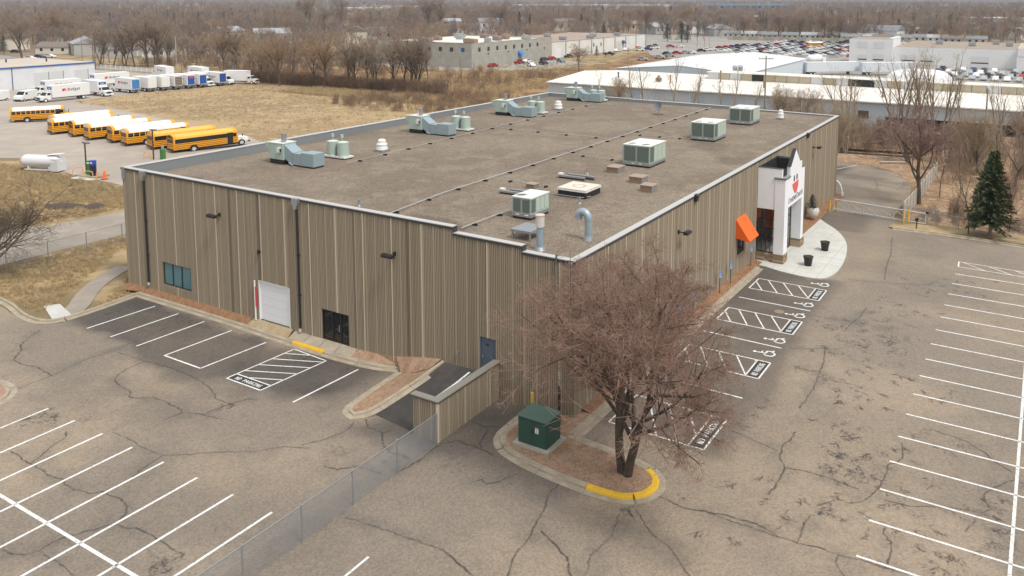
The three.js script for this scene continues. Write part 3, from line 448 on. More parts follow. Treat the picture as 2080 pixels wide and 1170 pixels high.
// clearance sign hanging beside the overhead door
{ const s = thing('clearance_post', 'white post with long red vertical strip beside the white overhead door', 'post', [-26.05, .48, .2]); mesh('post', [cy(.06, .06, 2.95, 0, 0, 0, 10)], M.white, s); mesh('strip', [bx(.16, 1.5, .03, .12, 1.75, .02)], mat(.72, .06, .1, .5), s); }
// wall lamps: arm and flat head
function wallLamp(label, x, y, z, turn) { const o = thing('wall_lamp', label, 'lamp', [x, y, z], turn, 'flood lamps on the ribbed walls'); mesh('bracket', [bx(.16, .26, .12, 0, 0, .06), bx(.07, .07, .5, 0, 0, .34)], M.darkMetal, o); mesh('lamp_head', [prism([[-.42, -.08], [.42, -.08], [.42, .1], [-.42, .14]], .34, .02).rotateY(0).translate(0, .02, .72)], M.darkMetal, o); mesh('lens', bx(.66, .02, .24, 0, -.075, .72), mat(.5, .5, .48, .3), o); return o; }
wallLamp('dark flood lamp high on the wall above the three-pane window side', -29.75, 7.7, .03, 0); wallLamp('dark flood lamp on the ribbed wall above the black glass doors', -12.9, 7.5, .03, 0);
wallLamp('dark flood lamp on the lit long wall near the bare tree', .03, 7.2, -14.95, Math.PI / 2); wallLamp('dark flood lamp on the long wall beyond the white entrance', .03, 7.25, -53.8, Math.PI / 2);
{ const o = thing('security_camera', 'small dark camera on the wall above the overhead door', 'camera', [-25.5, 5.6, .05]); mesh('mount', [bx(.08, .12, .16, 0, 0, .08)], M.black, o); mesh('body', [cy(.07, .07, .3, 0, -.15, .2, 10).rotateX(0)], M.black, o); }

// ---------- white entrance ----------
const ent = thing('white_entrance', 'white gabled entrance with stone-footed columns and black glazing', 'entrance');
M.stucco = tmat(speck([.88, .89, .905], [.84, .85, .865], 4, .04, 4), .85);
const XF = 2.55;
{ const f = [[-33.45, 4.95], [-40.2, 4.95], [-40.2, 7.76], [-39.1, 7.84], [-39.1, 8.5], [-38.75, 8.62], [-38.4, 8.6], [-36.78, 9.95], [-35.2, 8.6], [-35.0, 8.6], [-35.0, 7.75], [-33.45, 7.75]];
  mesh('gable_front', prism(f.map(([z, y]) => [-z, y]), .3).rotateY(Math.PI / 2).translate(XF - .15, 0, 0), M.stucco, ent);
  const cap = (a, b) => { const dz = b[0] - a[0], dy = b[1] - a[1], l = Math.hypot(dz, dy); return bx(.33, .035, l, XF - .15, (a[1] + b[1]) / 2 + .03, (a[0] + b[0]) / 2, 0, -Math.atan2(dy, dz)); };
  mesh('gable_coping', [cap(f[6], f[7]), cap(f[7], f[8]), cap(f[5], f[6]), cap(f[2], f[3]), cap([-35.2, 8.6], [-34.9, 8.6])], M.darkMetal, ent);
  mesh('side_wall', [b2(.1, 1.655, 4.9, 8.6, -33.8, -33.5), b2(1.656, XF - .31, 7.85, 8.6, -33.8, -33.5), b2(.1, XF - .31, 4.9, 8.6, -39.6, -39.32)], M.stucco, ent);
  for (const z of [-33.65, -39.46]) mesh('side_coping', b2(.1, XF - .3, 8.602, 8.635, z - .18, z + .18), M.darkMetal, ent);
  mesh('canopy_roof', [b2(.1, XF - .31, 7.2, 7.28, -39.3, -33.81), b2(.1, .13, 7.3, 8.6, -39.3, -33.84), b2(XF - .345, XF - .315, 7.3, 8.5, -39.3, -33.84), b2(.14, XF - .35, 7.3, 8.55, -33.835, -33.805), b2(.14, XF - .35, 7.3, 8.55, -39.31, -39.28)], mat(.02, .018, .022, .8), ent);
  mesh('soffit', b2(.1, XF - .31, 4.905, 4.98, -39.3, -33.81), M.stucco, ent);
  const stone = (x, z0, z1) => { const r = rng(3 + Math.round(-z0)); for (let k = 0; k < 5; k++) { let z = z0; while (z < z1 - .05) { const w = Math.min(z1 - z, .3 + .35 * r()); const t = .75 + .5 * r(); mesh('stone', b2(1.62, 2.58, .08 + k * .16, .08 + k * .16 + .15, z, z + w - .012), STONES[Math.floor(r() * 4)], ent); z += w; } } };
  const STONES = [mat(.34, .24, .15, .9), mat(.26, .18, .11, .9), mat(.42, .32, .21, .9), mat(.22, .16, .11, .9)];
  stone(0, -34.75, -33.38); stone(0, -40.7, -39.3);
  mesh('column', [b2(1.66, XF - .001, .9, 4.949, -34.68, -33.45), b2(1.66, XF - .3, 4.95, 7.7, -34.68, -33.45)], M.stucco, ent); mesh('column', [b2(1.66, XF - .001, .9, 4.949, -40.2, -39.36), b2(1.66, XF - .3, 4.95, 7.7, -40.2, -39.6)], M.stucco, ent);
  mesh('column_cap', [b2(1.6, XF + .05, 7.76, 7.84, -35.02, -33.39)], mat(.3, .31, .31, .5), ent); mesh('column_cap_edge', [b2(1.58, XF + .07, 7.70, 7.755, -35.0, -33.37)], M.darkMetal, ent);
  // glazing: side (facing the bays) and front
  const gl = new THREE.MeshPhysicalMaterial({ color: 0xffffff, transmission: 1, roughness: .03, thickness: 0 }); gl.color.setRGB(.82, .85, .87);
  const gs = []; for (let i = 0; i < 5; i++) gs.push(b2(.1 + i * .39, .14 + i * .39, 
.9, 4.9, -33.75, -33.65)); for (const y of [.9, 2.2, 3.1, 3.95, 4.84]) gs.push(b2(.1, 1.66, y, y + .06, -33.75, -33.65));
  mesh('mullion', gs, M.black, ent); mesh('pane', b2(.1, 1.66, .95, 4.88, -33.71, -33.69), gl, ent);
  const gf = []; for (let i = 0; i < 6; i++) gf.push(b2(1.55, 1.63, .12, 4.9, -34.72 - i * .92, -34.66 - i * .92)); for (const y of [.12, 2.3, 3.2, 4.1, 4.84]) gf.push(b2(1.55, 1.63, y, y + .06, -39.35, -34.66));
  mesh('mullion', gf, M.black, ent); for (let i = 0; i < 5; i++) mesh('pane', b2(1.58, 1.60, .18, 4.86, -34.66 - (i + 1) * .92, -34.73 - i * .92), gl, ent);
  mesh('pane', b2(.1, 1.66, .95, 4.88, -39.5, -39.48), gl, ent);
  { const r = rng(9); for (let k = 0; k < 4; k++) { let x = .1; while (x < 1.6) { const w = Math.min(1.62 - x, .28 + .3 * r()); mesh('stone', b2(x, x + w - .012, .08 + k * .2, .27 + k * .2, -33.85, -33.55), STONES[Math.floor(r() * 4)], ent); x += w; } } }
  mesh('lobby_floor', b2(-7, 1.5, .02, .08, -42, -32), mat(.3, .28, .26, .5), ent); mesh('lobby_wall', [b2(-7.1, -7, .05, 4.95, -42, -32), b2(-7, -.25, .05, 4.95, -42.1, -42), b2(-7, -.25, .05, 4.95, -32, -31.9), b2(-7, -.25, 4.96, 5.05, -42, -32)], mat(.55, .53, .5, .8), ent);
  mesh('orange_panel', [b2(.25, .95, 2.6, 4.8, -35.5, -35.4)], M.orange, ent); mesh('display_panel', [b2(1.0, 1.45, 1.2, 3.6, -35.6, -35.5)], M.white, ent); mesh('orange_panel', [b2(-3, -2.8, .1, 4.6, -38, -33.5), b2(-1.4, -1.2, 2.6, 4.5, -39.2, -36.9)], M.orange, ent); mesh('reception_desk', [b2(-2, -1.2, .08, 1.15, -37.5, -34.8), b2(-2.2, -1.1, 1.15, 1.2, -37.6, -34.7)], M.white, ent);
  // the face on the gable: two eyes and an open smile, and the name under it
  const navy = mat(.045, .06, .16, .5), coral = mat(.80, .14, .13, .55), face = new THREE.Group(); face.name = 'emblem'; ent.add(face);
  for (const z of [-36.42, -37.35]) { const e = new THREE.SphereGeometry(.5, 20, 14); e.scale(.06, .62, .42).translate(XF + .01, 7.3, z); mesh('eye', e, navy, face); }
  const s = new THREE.Shape(); s.moveTo(-.98, .43); s.lineTo(.95, .5); s.quadraticCurveTo(1.0, .5, .98, .35); s.bezierCurveTo(.9, -.6, .1, -.75, -.25, -.45); s.bezierCurveTo(-.75, -.1, -1.0, .2, -.98, .43);
  mesh('smile', new THREE.ExtrudeGeometry(s, { depth: .03, bevelEnabled: false, curveSegments: 10 }).rotateY(Math.PI / 2).translate(XF + .005, 6.45, -36.85), coral, face);
  const font = await new FontLoader().loadAsync('fonts/droid/droid_sans_regular.typeface.json');
  const tg = new TextGeometry('CreativeChurch', { font, size: .5, depth: .012, curveSegments: 3 }); tg.computeBoundingBox(); const wdt = tg.boundingBox.max.x; tg.scale(4.95 / wdt, 1, 1).rotateY(Math.PI / 2).translate(XF + .004, 5.28, -34.6); mesh('sign_lettering', tg, navy, ent);
}
{ const a = thing('window_awning', 'bright orange wedge awning over the window next to the white entrance', 'awning', [.05, 0, -29.02]); mesh('canopy', prism([[0, 5.12], [0, 3.5], [1.22, 3.32], [1.22, 3.38]], 2.5).rotateY(0), M.orange, a); mesh('frame_bar', [bx(.04, .04, 2.44, 1.2, 3.30, 0)], M.darkMetal, a); }
// ---------- guard wall beside the ramp ----------
{ const g = thing('guard_wall', 'low ribbed concrete guard wall with flat cap beside the door ramp', 'wall');
  const put = (geo, turn, pos) => geo.applyMatrix4(new THREE.Matrix4().makeRotationY(turn).setPosition(...pos));
  for (const [a, b, s] of [[0, 2.4, 1], [2.4, 4.8, 2], [4.8, 5.75, 3]]) mesh('wall_panel', put(ribPanel(a, b, -.05, 2.2, [], 500 + s, 1), Math.PI / 2, [-5.0, 0, 5.82]), ribM, g);
  mesh('wall_panel', put(ribPanel(0, 1.65, -.05, 2.2, [], 511, .95), 0, [-6.68, 0, 5.82]), ribM, g);
  mesh('wall_core', [b2(-5.22, -5.0, -.1, 2.2, .06, 5.82), b2(-6.68, -5.221, -.1, 2.2, 5.6, 5.82)], backM, g); mesh('corner_post', [b2(-5.05, -4.93, -.05, 2.2, 5.8, 5.9)], M.joint, g);
  for (const z of [3.42, 1.02]) mesh('joint_bead', b2(-5, -4.95, 0, 2.2, z - .025, z + .025), M.joint, g);
  mesh('wall_cap', [b2(-5.36, -4.88, 2.26, 2.33, .06, 5.94), b2(-6.78, -5.361, 2.26, 2.33, 5.5, 5.94)], mat(.24, .225, .19, .7), g); mesh('cap_lip', [b2(-5.3, -4.9, 2.2, 2.259, .06, 5.92), b2(-6.76, -5.301, 2.2, 2.259, 5.54, 5.92)], M.copingLip, g);
}
// ---------- things on the roof ----------
const RY = 9.055;
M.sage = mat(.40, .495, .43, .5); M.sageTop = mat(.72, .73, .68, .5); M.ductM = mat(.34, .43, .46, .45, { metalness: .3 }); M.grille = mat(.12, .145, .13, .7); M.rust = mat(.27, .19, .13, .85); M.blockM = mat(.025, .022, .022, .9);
{ // duct unit: hooded cabinet, sloping duct, two drop boxes
  const make = (label, pos) => {
    const o = thing('duct_unit', label, 'air handler', pos, 0, 'duct units along the far side of the roof');
    mesh('curb', [b2(-2.15, -.45, 0, .42, -.7, .7), b2(1.75, 3.1, 0, .16, -.6, .6)], M.black, o);
    mesh('cabinet', prism([[-.86, 0], [.86, 0], [.86, 1.42], [-.86, 1.42]], 1.5, .02).translate(-1.3, .42, 0), M.sage, o);
    mesh('cabinet_top', bx(1.78, .05, 1.56, -1.3, 1.865, 0), M.sageTop, o);
    mesh('intake_hood', prism([[-2.18, 1.8], [-2.78, 1.8], [-2.72, 1.55], [-2.18, .62]], 1.3), M.sage, o);
    mesh('burner_box', [bx(.36, .42, .22, -.82, 1.3, .86)], M.sageTop, o); mesh('burner_vent', bx(.03, .3, .16, -.62, 1.28, .87), M.black, o);
    mesh('flue', [cy(.2, .2, .75, -.92, 1.88, .2, 14), cy(.24, .24, .1, -.92, 2.6, .2, 14)], M.galv, o); mesh('flue', [cy(.17, .17, .5, -1.35, 1.88, -.3, 14), cy(.21, .21, .1, -1.35, 2.38, -.3, 14)], M.galv, o);
    mesh('sloped_duct', prism([[-.43, 1.75], [-.43, .55], [.62, -.05], [.62, 1.12]], 1.15, .015), M.ductM, o);
    mesh('duct', [bx(1.05, 1.0, 1.2, 1.16, .62, 0)], M.ductM, o); mesh('drop_box', [bx(1.5, 1.12, 1.3, 2.42, .7, .02)], M.ductM, o);
    mesh('duct_flange', [bx(.05, 1.12, 1.3, .64, .6, 0), bx(.05, 1.14, 1.32, 1.68, .66, 0)], M.galv, o); mesh('duct_foot', [rod(V(.2, .25, .66), V(.72, .08, .72), .07, 8)], M.ductM, o);
    return o; };
  const a = make('duct unit with sloping metal duct nearest the street corner of the roof', [-34.4, RY, -11.2]);
  copyOf(a, 'duct unit with sloping metal duct, second from the near roof corner', [-34.9, RY, -30.5]); copyOf(a, 'duct unit with sloping metal duct, third along the roof edge', [-34.7, RY, -46.6]); copyOf(a, 'duct unit with sloping metal duct at the far roof corner', [-34.4, RY, -64]);
}
{ const make = (label, pos) => { const o = thing('condenser_pair', label, 'air conditioner', pos, 0, 'paired round condensers on the roof'); mesh('base_slab', [b2(-1.35, 1.35, .1, .24, -.6, .6)], M.sageTop, o); mesh('skid', [b2(-1.3, 1.3, 0, .1, -.55, .55)], M.black, o);
    for (const x of [-.62, .62]) { const c = mesh('condenser', [cy(.56, .53, 1.22, x, .24, 0, 24), cy(.55, .5, .05, x, 1.46, 0, 24)], M.sage, o); mesh('fan_guard', [cy(.36, .36, .03, x, 1.5, 0, 20)], M.sageTop, c); }
    mesh('service_pipe', [rod(V(0, .3, .2), V(0, 1.3, .1), .035), rod(V(0, .35, .25), V(.1, .05, .6), .035)], M.blockM, o); for (const x of [-1.15, .02]) mesh('control_stub', [cy(.06, .06, 1.65, x, .1, -.5, 8), cy(.14, .14, .3, x, 1.75, -.5, 10)], M.sage, o); return o; };
  const a = make('pair of pale green round condensers by the nearest duct unit', [-33.2, RY, -15.4]); copyOf(a, 'pair of pale green round condensers by the second duct unit', [-33.3, RY, -34.1]); copyOf(a, 'pair of pale green round condensers by the third duct unit', [-33.3, RY, -49.9]); copyOf(a, 'pair of pale green round condensers by the farthest duct unit', [-32.7, RY, -66.0 + .6]); }
{ const make = (name, label, w, d, h, pos, fans) => { const o = thing(name, label, 'air conditioner', pos, 0, 'boxy rooftop air conditioners');
    mesh('roof_curb', b2(-w / 2 + .05, w / 2 - .05, 0, .16, -d / 2 + .05, d / 2 - .05), M.black, o); mesh('base_rail', [b2(-w / 2, w / 2, .16, .38, -d / 2, d / 2)], M.galv, o);
    mesh('cabinet', b2(-w / 2 + .03, w / 2 - .03, .38, h, -d / 2 + .03, d / 2 - .03), M.sage, o); mesh('cabinet_top', b2(-w / 2 - .02, w / 2 + .02, h, h + .06, -d / 2 - .02, d / 2 + .02), M.sageTop, o);
    for (const s of [-1, 1]) mesh('coil_grille', bx(w / 2 - .2, h - .58, .04, s * (w / 4 - .02), (h + .4) / 2, d / 2 - .005), M.grille, o); mesh('coil_grille', bx(.04, h - .58, d * .2, w / 2 - .015, (h + .4) / 2, d / 2 - d * .14), M.grille, o);
    for (let k = 1; k < 4; k++) mesh('access_panel', bx(.025, h - .55, d * .2, w / 2 - .02, (h + .42) / 2, d / 2 - d * (.14 + k * .235)), M.sageTop === 0 ? M.sage : mat(.46, .54, .46, .5), o);
    for (const [x, z, r] of fans) { const f = mesh('fan_ring', new THREE.TorusGeometry(r, .035, 8, 24).rotateX(Math.PI / 2).translate(x, h + .075, z), M.sageTop, o); mesh('fan_guard', cy(r - .02, r - .02, .02, x, h + .06, z, 24), M.grille, f); }
    mesh('electric_box', [bx(.14, .75, .3, -w / 2 - .08, h * .55, d / 2 - .25), bx(.1, .4, .2, -w / 2 - .06, h * .85, d / 2 - .3)], mat(.5, .53, .56, .5), o); mesh('lifting_lug', [bx(.25, .05, .04, -.3, .3, d / 2 + .02), bx(.25, .05, .04, .4, .3, d / 2 + .02)], M.white, o); return o; };
  const fan = (w, d) => [[-w / 4, d / 2 - .6, .36], [w / 4, d / 2 - .6, .36]];
  make('rooftop_unit', 'small green air conditioner with one round fan nearest the front roof corner', 1.5, 2.35, 1.42, [-7.45, RY, -7.4], [[-.3, .65, .36]]);
  const u = make('rooftop_unit', 'large green air conditioner beside three rusty roof boxes', 2.55, 3.5, 1.85, [-8.25, RY, -27.5], fan(2.55, 3.5)); 
  copyOf(u, 'large green air conditioner, middle of the three big ones', [-8.0, RY, -42.9]); copyOf(u, 'large green air conditioner nearest the back edge of the roof', [-8.25, RY, -55.6]); }
{ const vent = (label, pos, s = 1) => { const o = thing('roof_vent', label, 'vent', pos, 0, 'white mushroom vents'); mesh('vent_curb', bx(1.1 * s, .2, 1.1 * s, 0, .1, 0), M.flash, o); mesh('vent_base', [cy(.55 * s, .52 * s, .22, 0, .2, 0, 24)], M.white, o); mesh('vent_collar', [cy(.46 * s, .5 * s, .26, 0, .42, 0, 24), cy(.52 * s, .46 * s, .1, 0, .68, 0, 24)], M.white, o); mesh('vent_cap', [cy(.38 * s, .38 * s, .3, 0, .78, 0, 24), cy(.38 * s, .25 * s, .08, 0, 1.08, 0, 24)], M.white, o); };
  vent('round white roof vent between the first and second duct units', [-32.0, RY, -19.9]); vent('round white roof vent between the third and fourth duct units', [-32.6, RY, -54.2]); vent('small round white vent near the back edge of the roof', [-5.5, RY, -60.8], .72); }
{ const o = thing('satellite_dish', 'grey mesh satellite dish standing mid-roof', 'dish', [-19.6, RY, -56.8], -.35); const pts = []; for (let i = 0; i <= 8; i++) pts.push(new THREE.Vector2(.62 * i / 8, .22 * (i / 8) ** 2)); mesh('reflector', new THREE.LatheGeometry(pts, 24).rotateX(1.15).translate(0, 1.0, 0), mat(.2, .22, .23, .5, { side: THREE.DoubleSide }), o); mesh('mast', [cy(.05, .05, .95, 0, 0, -.05, 8)], M.galv, o); mesh('ballast', [bx(1.0, .12, .3, 0, .06, .35), bx(1.0, .12, .3, 0, .06, -.35)], M.rust, o); mesh('feed_arm', [rod(V(0, .7, .1), V(0, 1.05, .65), .02), bx(.08, .08, .12, 0, 1.07, .65)], M.galv, o); }
{ const o = thing('smoke_hatch', 'black-sided roof hatch with pale cream lid', 'hatch', [-7.6, RY, -14.4]); mesh('hatch_curb', b2(-1.15, 1.15, 0, .5, -1.15, 1.15), M.black, o); const lid = tmat(texture(256, 256, (u, v) => { const q = Math.hypot(u - .5, v - .5) + (fbm(u, v, 6, 4) - .5) * .16; return mix3([.66, .62, .54], [.47, .36, .25], S(.03, .01, Math.abs(q - .2) - .02) * .8 + S(.1, .02, q) * .5); }), .8); lid.userData.metres = false; mesh('hatch_lid', new THREE.BoxGeometry(2.4, .12, 2.4).translate(0, .57, 0), lid, o); mesh('hatch_edge', b2(-1.22, 1.22, .46, .508, -1.22, 1.22), M.sageTop, o); mesh('gas_line', [rod(V(-1.4, .12, 1.3), V(.9, .12, 1.35), .03), rod(V(.9, .12, 1.35), V(1.3, .12, .6), .03)], M.galv, o); }
{ const box = (label, pos, w, d, h) => { const o = thing('roof_box', label, 'vent box', pos, 0, 'rusty topped roof boxes'); mesh('sides', b2(-w / 2, w / 2, 0, h, -d / 2, d / 2), M.rust, o); mesh('side_cladding', b2(w / 2, w / 2 + .015, 0, h, -d / 2, d / 2), M.galv, o); mesh('lid', b2(-w / 2 - .05, w / 2 + .06, h, h + .06, -d / 2 - .05, d / 2 + .05), mat(.36, .275, .21, .8), o); };
  box('rusty lidded roof box closest to the large air conditioner', [-8.95, RY, -23.2], 1.05, 1.3, .42); box('rusty lidded roof box, middle of the three', [-5.6, RY, -20.5], 1.1, 1.15, .46); box('rusty lidded roof box nearest the long parapet', [-3.65, RY, -18.1], .95, 1.0, .46); box('small rusty lidded box by the metal rails', [-11.7, RY, -14.4], .7, .7, .3); }
{ const rails = (label, x, z) => { const o = thing('pipe_rack', label, 'pipe rack', [x, RY, z], 0, 'pairs of metal rails lying on the roof'); for (const k of [0, 1]) { mesh('rail', bx(2.4, .14, .22, k * .55, .2 + .02 * k, -k * .62, .02), M.galv, o); mesh('rail_shadow_bar', bx(2.3, .08, .12, k * .55, .07, -k * .62), M.blockM, o); } mesh('end_box', bx(.35, .3, .4, -1.15, .2, -.25), M.sageTop, o); };  // black bar under each rail stands in for its shadow
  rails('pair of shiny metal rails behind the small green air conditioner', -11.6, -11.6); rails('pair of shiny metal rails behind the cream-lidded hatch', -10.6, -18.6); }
{ const o = thing('equipment_stand', 'low grey metal equipment table near the front roof edge', 'stand', [-4.9, RY, -3.0], .0); mesh('table_top', bx(1.45, .14, 1.7, 0, .55, 0), M.galv, o); for (const x of [-.62, .62]) for (const z of [-.75, .75]) mesh('leg', bx(.09, .48, .09, x, .24, z), M.galv, o); }
{ const o = thing('flue_pipe', 'tall blue-grey flue pipe with open top at the front roof edge', 'flue', [-2.9, RY, -1.15]); const p = mat(.33, .42, .47, .45, { metalness: .3 }); mesh('flashing', [cy(.34, .24, .2, 0, 0, 0, 18)], M.galv, o); mesh('pipe', [cy(.2, .2, 1.2, 0, .18, 0, 18)], p, o); mesh('top_section', [cy(.26, .26, .66, 0, 1.38, 0, 18)], mat(.6, .57, .54, .5), o); mesh('cap', [cy(.29, .29, .05, 0, 2.04, 0, 18)], mat(.62, .5, .42, .6), o); }
{ const o = thing('gooseneck_vent', 'grey gooseneck vent pipe curving over near the roof corner', 'vent', [-1.45, RY, -4.35]); const p = mat(.36, .44, .49, .4, { metalness: .4 }); mesh('flashing', [cy(.34, .27, .24, 0, 0, 0, 16)], M.galv, o); mesh('pipe', [cy(.22, .22, 1.0, 0, .22, 0, 16)], p, o); const c = new THREE.CatmullRomCurve3([V(0, 1.2, 0), V(-.03, 1.45, 0), V(-.2, 1.66, 0), V(-.45, 1.68, 0), V(-.64, 1.5, 0), V(-.68, 1.25, 0)]); mesh('elbow', new THREE.TubeGeometry(c, 10, .24, 14, false), p, o); }
function gasLine(label, pts, step, r = .035) { const o = thing('gas_pipe', label, 'pipe', [0, 0, 0], 0); const P = pts.map(([x, z]) => V(x, RY + .17, z)); for (let i = 0; i + 1 < P.length; i++) { mesh('pipe', rod(P[i], P[i + 1], r, 8), mat(.5, .5, .5, .5, { metalness: .3 }), o); const d = P[i + 1].clone().sub(P[i]), n = Math.max(1, Math.round(d.length() / step)); for (let k = 0; k < n; k++) { const q = P[i].clone().addScaledVector(d, (k + .5) / n); mesh('support_block', bx(Math.abs(d.x) > Math.abs(d.z) ? .14 : .4, .13, Math.abs(d.x) > Math.abs(d.z) ? .4 : .14, q.x, RY + .066, q.z), M.blockM, o); } } }
gasLine('long gas pipe on black blocks down the middle of the roof', [[-15.35, -1.2], [-16.1, -9], [-16.1, -66]], 3.6);
gasLine('thin gas pipe on black blocks past the duct units', [[-30.2, -13.4], [-30.6, -27], [-31.2, -61]], 3.8, .016);
gasLine('short gas pipe feeding the small green air conditioner', [[-9.2, -2.0], [-9.15, -7.6]], 2.4); gasLine('thin cross pipe between the two long roof pipes', [[-30.4, -37], [-16.3, -37]], 3.2, .014); gasLine('thin pipe from the long gas pipe to the hatch', [[-15.9, -15.2], [-9.2, -15.0]], 2.8, .014); gasLine('thin pipe from the long gas pipe to the big air conditioner', [[-15.9, -27.5], [-9.8, -27.2]], 3, .014); gasLine('thin pipe from the long gas pipe towards the middle air conditioner', [[-15.9, -40.8], [-9.4, -41.2]], 2.6, .014);
{ const o = thing('roof_drain_stub', 'small upright vent stub behind the front parapet', 'vent', [-19.0, RY, -3.2]); mesh('stub', [cy(.07, .07, .5, 0, 0, 0, 10)], M.galv, o); mesh('collar', [cy(.16, .1, .12, 0, 0, 0, 12)], M.flash, o); copyOf(o, 'small upright vent stub beside the cream-lidded hatch', [-6.2, RY, -11.9]); copyOf(o, 'small upright vent stub near the rusty roof boxes', [-10.5, RY, -21]); }
const TREES = [[-322.9,-134.0,19.3,0,1.1,0],[-426.9,-200.2,19.0,0,1,1],[-431.7,-208.4,16.3,0,0.9,0],[-269.3,-133.8,15.9,2,1,0],[-261.5,-133.6,13.6,1,1,0],[-257.8,-135.9,16.0,2,1,0],[-255.0,-137.7,16.7,1,1,0],[-251.2,-140.1,18.8,0,1.1,0],[-248.5,-141.7,19.1,0,1,0],[-259.1,-153.5,13.0,2,1,0],[-313.5,-204.5,11.7,0,1.1,3],[-267.2,-175.2,9.9,1,1,0],[-218.1,-146.3,14.1,0,1,1],[-214.6,-148.6,13.4,1,1,1],[-203.2,-144.5,12.5,0,1,1],[-300.1,-189.1,10.7,1,1,0],[-175.3,-125.6,12.7,0,1,1],[-168.4,-123.2,11.6,1,1,0],[-161.8,-121.0,14.1,0,1.1,1],[-161.1,-124.6,14.5,1,1,0],[-152.4,-125.3,14.4,0,1,1],[-147.0,-124.1,14.0,0,1.1,1],[-140.7,-125.2,12.8,1,1,0],[-137.5,-125.7,13.7,0,1,0],[-134.1,-126.3,14.3,1,1,0],[-133.9,-129.4,13.3,2,1,0],[-124.8,-126.6,14.7,0,1,0],[-122.6,-127.9,15.8,1,1,0],[-119.7,-127.1,16.6,0,1.1,0],[-118.8,-128.9,15.0,2,1,0],[-116.1,-129.3,13.3,3,1,0],[-502.5,-446.7,28.2,0,1.2,0],[-420.5,-403.5,25.6,1,1.1,0],[-344.4,-412.3,27.0,0,1,0],[-340.1,-415.0,25.0,1,1.1,0],[-286.5,-413.4,22.4,0,1,2],[-356.9,-404.2,20.9,1,1,1],[-484.3,-407.3,17.4,0,1,1],[-393.2,-362.5,17.1,0,1.1,3],[-373.9,-374.9,15.8,0,1,1],[-361.4,-382.9,13.2,0,1,1],[-373.3,-296.2,14.5,0,1,1],[-114.5,-208.7,8.9,0,1.25,1],[-206.1,-464.9,21.3,0,1.1,2],[-215.3,-515.0,16.8,0,1,2],[-229.6,-597.3,19.0,0,1.1,1],[-130.7,-361.4,9.2,3,1,0],[-126.0,-359.4,8.4,3,1,0],[-137.9,-460.8,15.0,0,1.1,2],[-113.8,-447.9,18.3,0,1.1,2],[-103.5,-454.4,16.6,0,1.1,2],[-90.6,-462.7,16.6,0,1.1,2],[-84.0,-466.9,14.9,1,1,2],[-146.0,-521.1,15.3,0,1,2],[-206.7,-587.1,13.0,0,1,2],[-84.9,-560.3,12.0,1,1,1],[0.9,-615.4,16.7,0,1.2,0],[-25.9,-680.3,19.5,0,1.2,0],[-123.5,-154.5,6.3,3,1,1],[-117.3,-151.8,6.2,3,1,1],[-98.8,-137.3,5.4,3,1,1],[-121.6,-242.4,5.2,3,1,1],[-121.0,-260.6,5.1,3,1,1]];
const CONIFERS = [[-292.1,-445.9,14.9,0.32],[-294.9,-463.7,13.3,0.3],[-256.2,-468.9,13.6,0.34],[-262.7,-527.3,3.0,0.5],[-229.0,-450.2,8.4,0.6],[-221.4,-455.1,7.8,0.7],[-376.4,-735.3,16.3,0.4],[-164.2,-402.8,10.0,0.6],[-153.3,-397.2,10.9,0.6],[-150.5,-398.9,9.3,0.5],[-406.6,-989.1,14.2,0.6],[-139.2,-268.8,4.9,0.42],[-57.9,-511.8,12.0,0.42],[-83.6,-747.9,10.2,0.4],[-72.2,-726.4,9.1,0.4],[-58.2,-708.5,11.2,0.42],[-44.9,-668.0,12.0,0.45],[-34.5,-611.5,11.0,0.6],[-10.1,-527.8,7.7,0.5],[-224.2,-420.7,4.3,0.5],[-220.1,-423.4,4.3,0.5],[-317.1,-411.3,4.0,0.5],[-312.9,-414.0,3.3,0.5],[-244.6,-144.2,3.2,0.45],[-365.4,-148.0,8.1,0.45],[-117.9,-473.5,6.6,0.35],[-115.6,-622.4,6.7,0.35],[-113.4,-647.5,9.3,0.35],[-1206.1,-597.7,12.5,0.5],[-1399.2,-1466.4,16.6,0.5],[-597.6,-794.7,9.7,0.5],[-92.0,-661.3,8.5,0.4]];
const THIN = [[-56.9,-112,9.1,3],[-52.1,-112,9.3,2],[-49.2,-112,11.6,3],[-47.0,-112,12.7,3],[-41.4,-114,12.8,3],[-37.5,-114,10.8,3],[-35.4,-112,11.2,3],[-31.0,-114,10.2,3],[-28.8,-113,11.3,3],[-25.9,-116,9.8,3],[-18.4,-112,9.6,2],[-14.4,-110,9.5,2],[-5.2,-98,15.1,1],[-4.7,-104,12.2,3],[1.5,-104,17.1,1],[3.5,-104,17.6,1],[5.9,-102,17.9,1],[7.9,-104,16.9,1],[10.5,-104,12.9,3],[16.0,-108,12.9,1],[18.5,-100,12.9,3],[13.6,-90,9.7,2],[-3.9,-84,11.0,2]];
const RIGHT = [[9.4,-68.1,12.2,0],[11.1,-73.2,6.8,3],[13.3,-71.6,6.6,3],[15.7,-54.5,7.5,3],[17.7,-71.5,10.0,3],[18.9,-84.4,9.1,0],[14.0,-92.2,8.1,0],[9.7,-97.9,6.7,2],[4.3,-94.6,6.0,2],[-1.0,-105.9,5.3,2],[18.4,-117.8,6.5,2],[19.2,-59.0,6.2,3]];
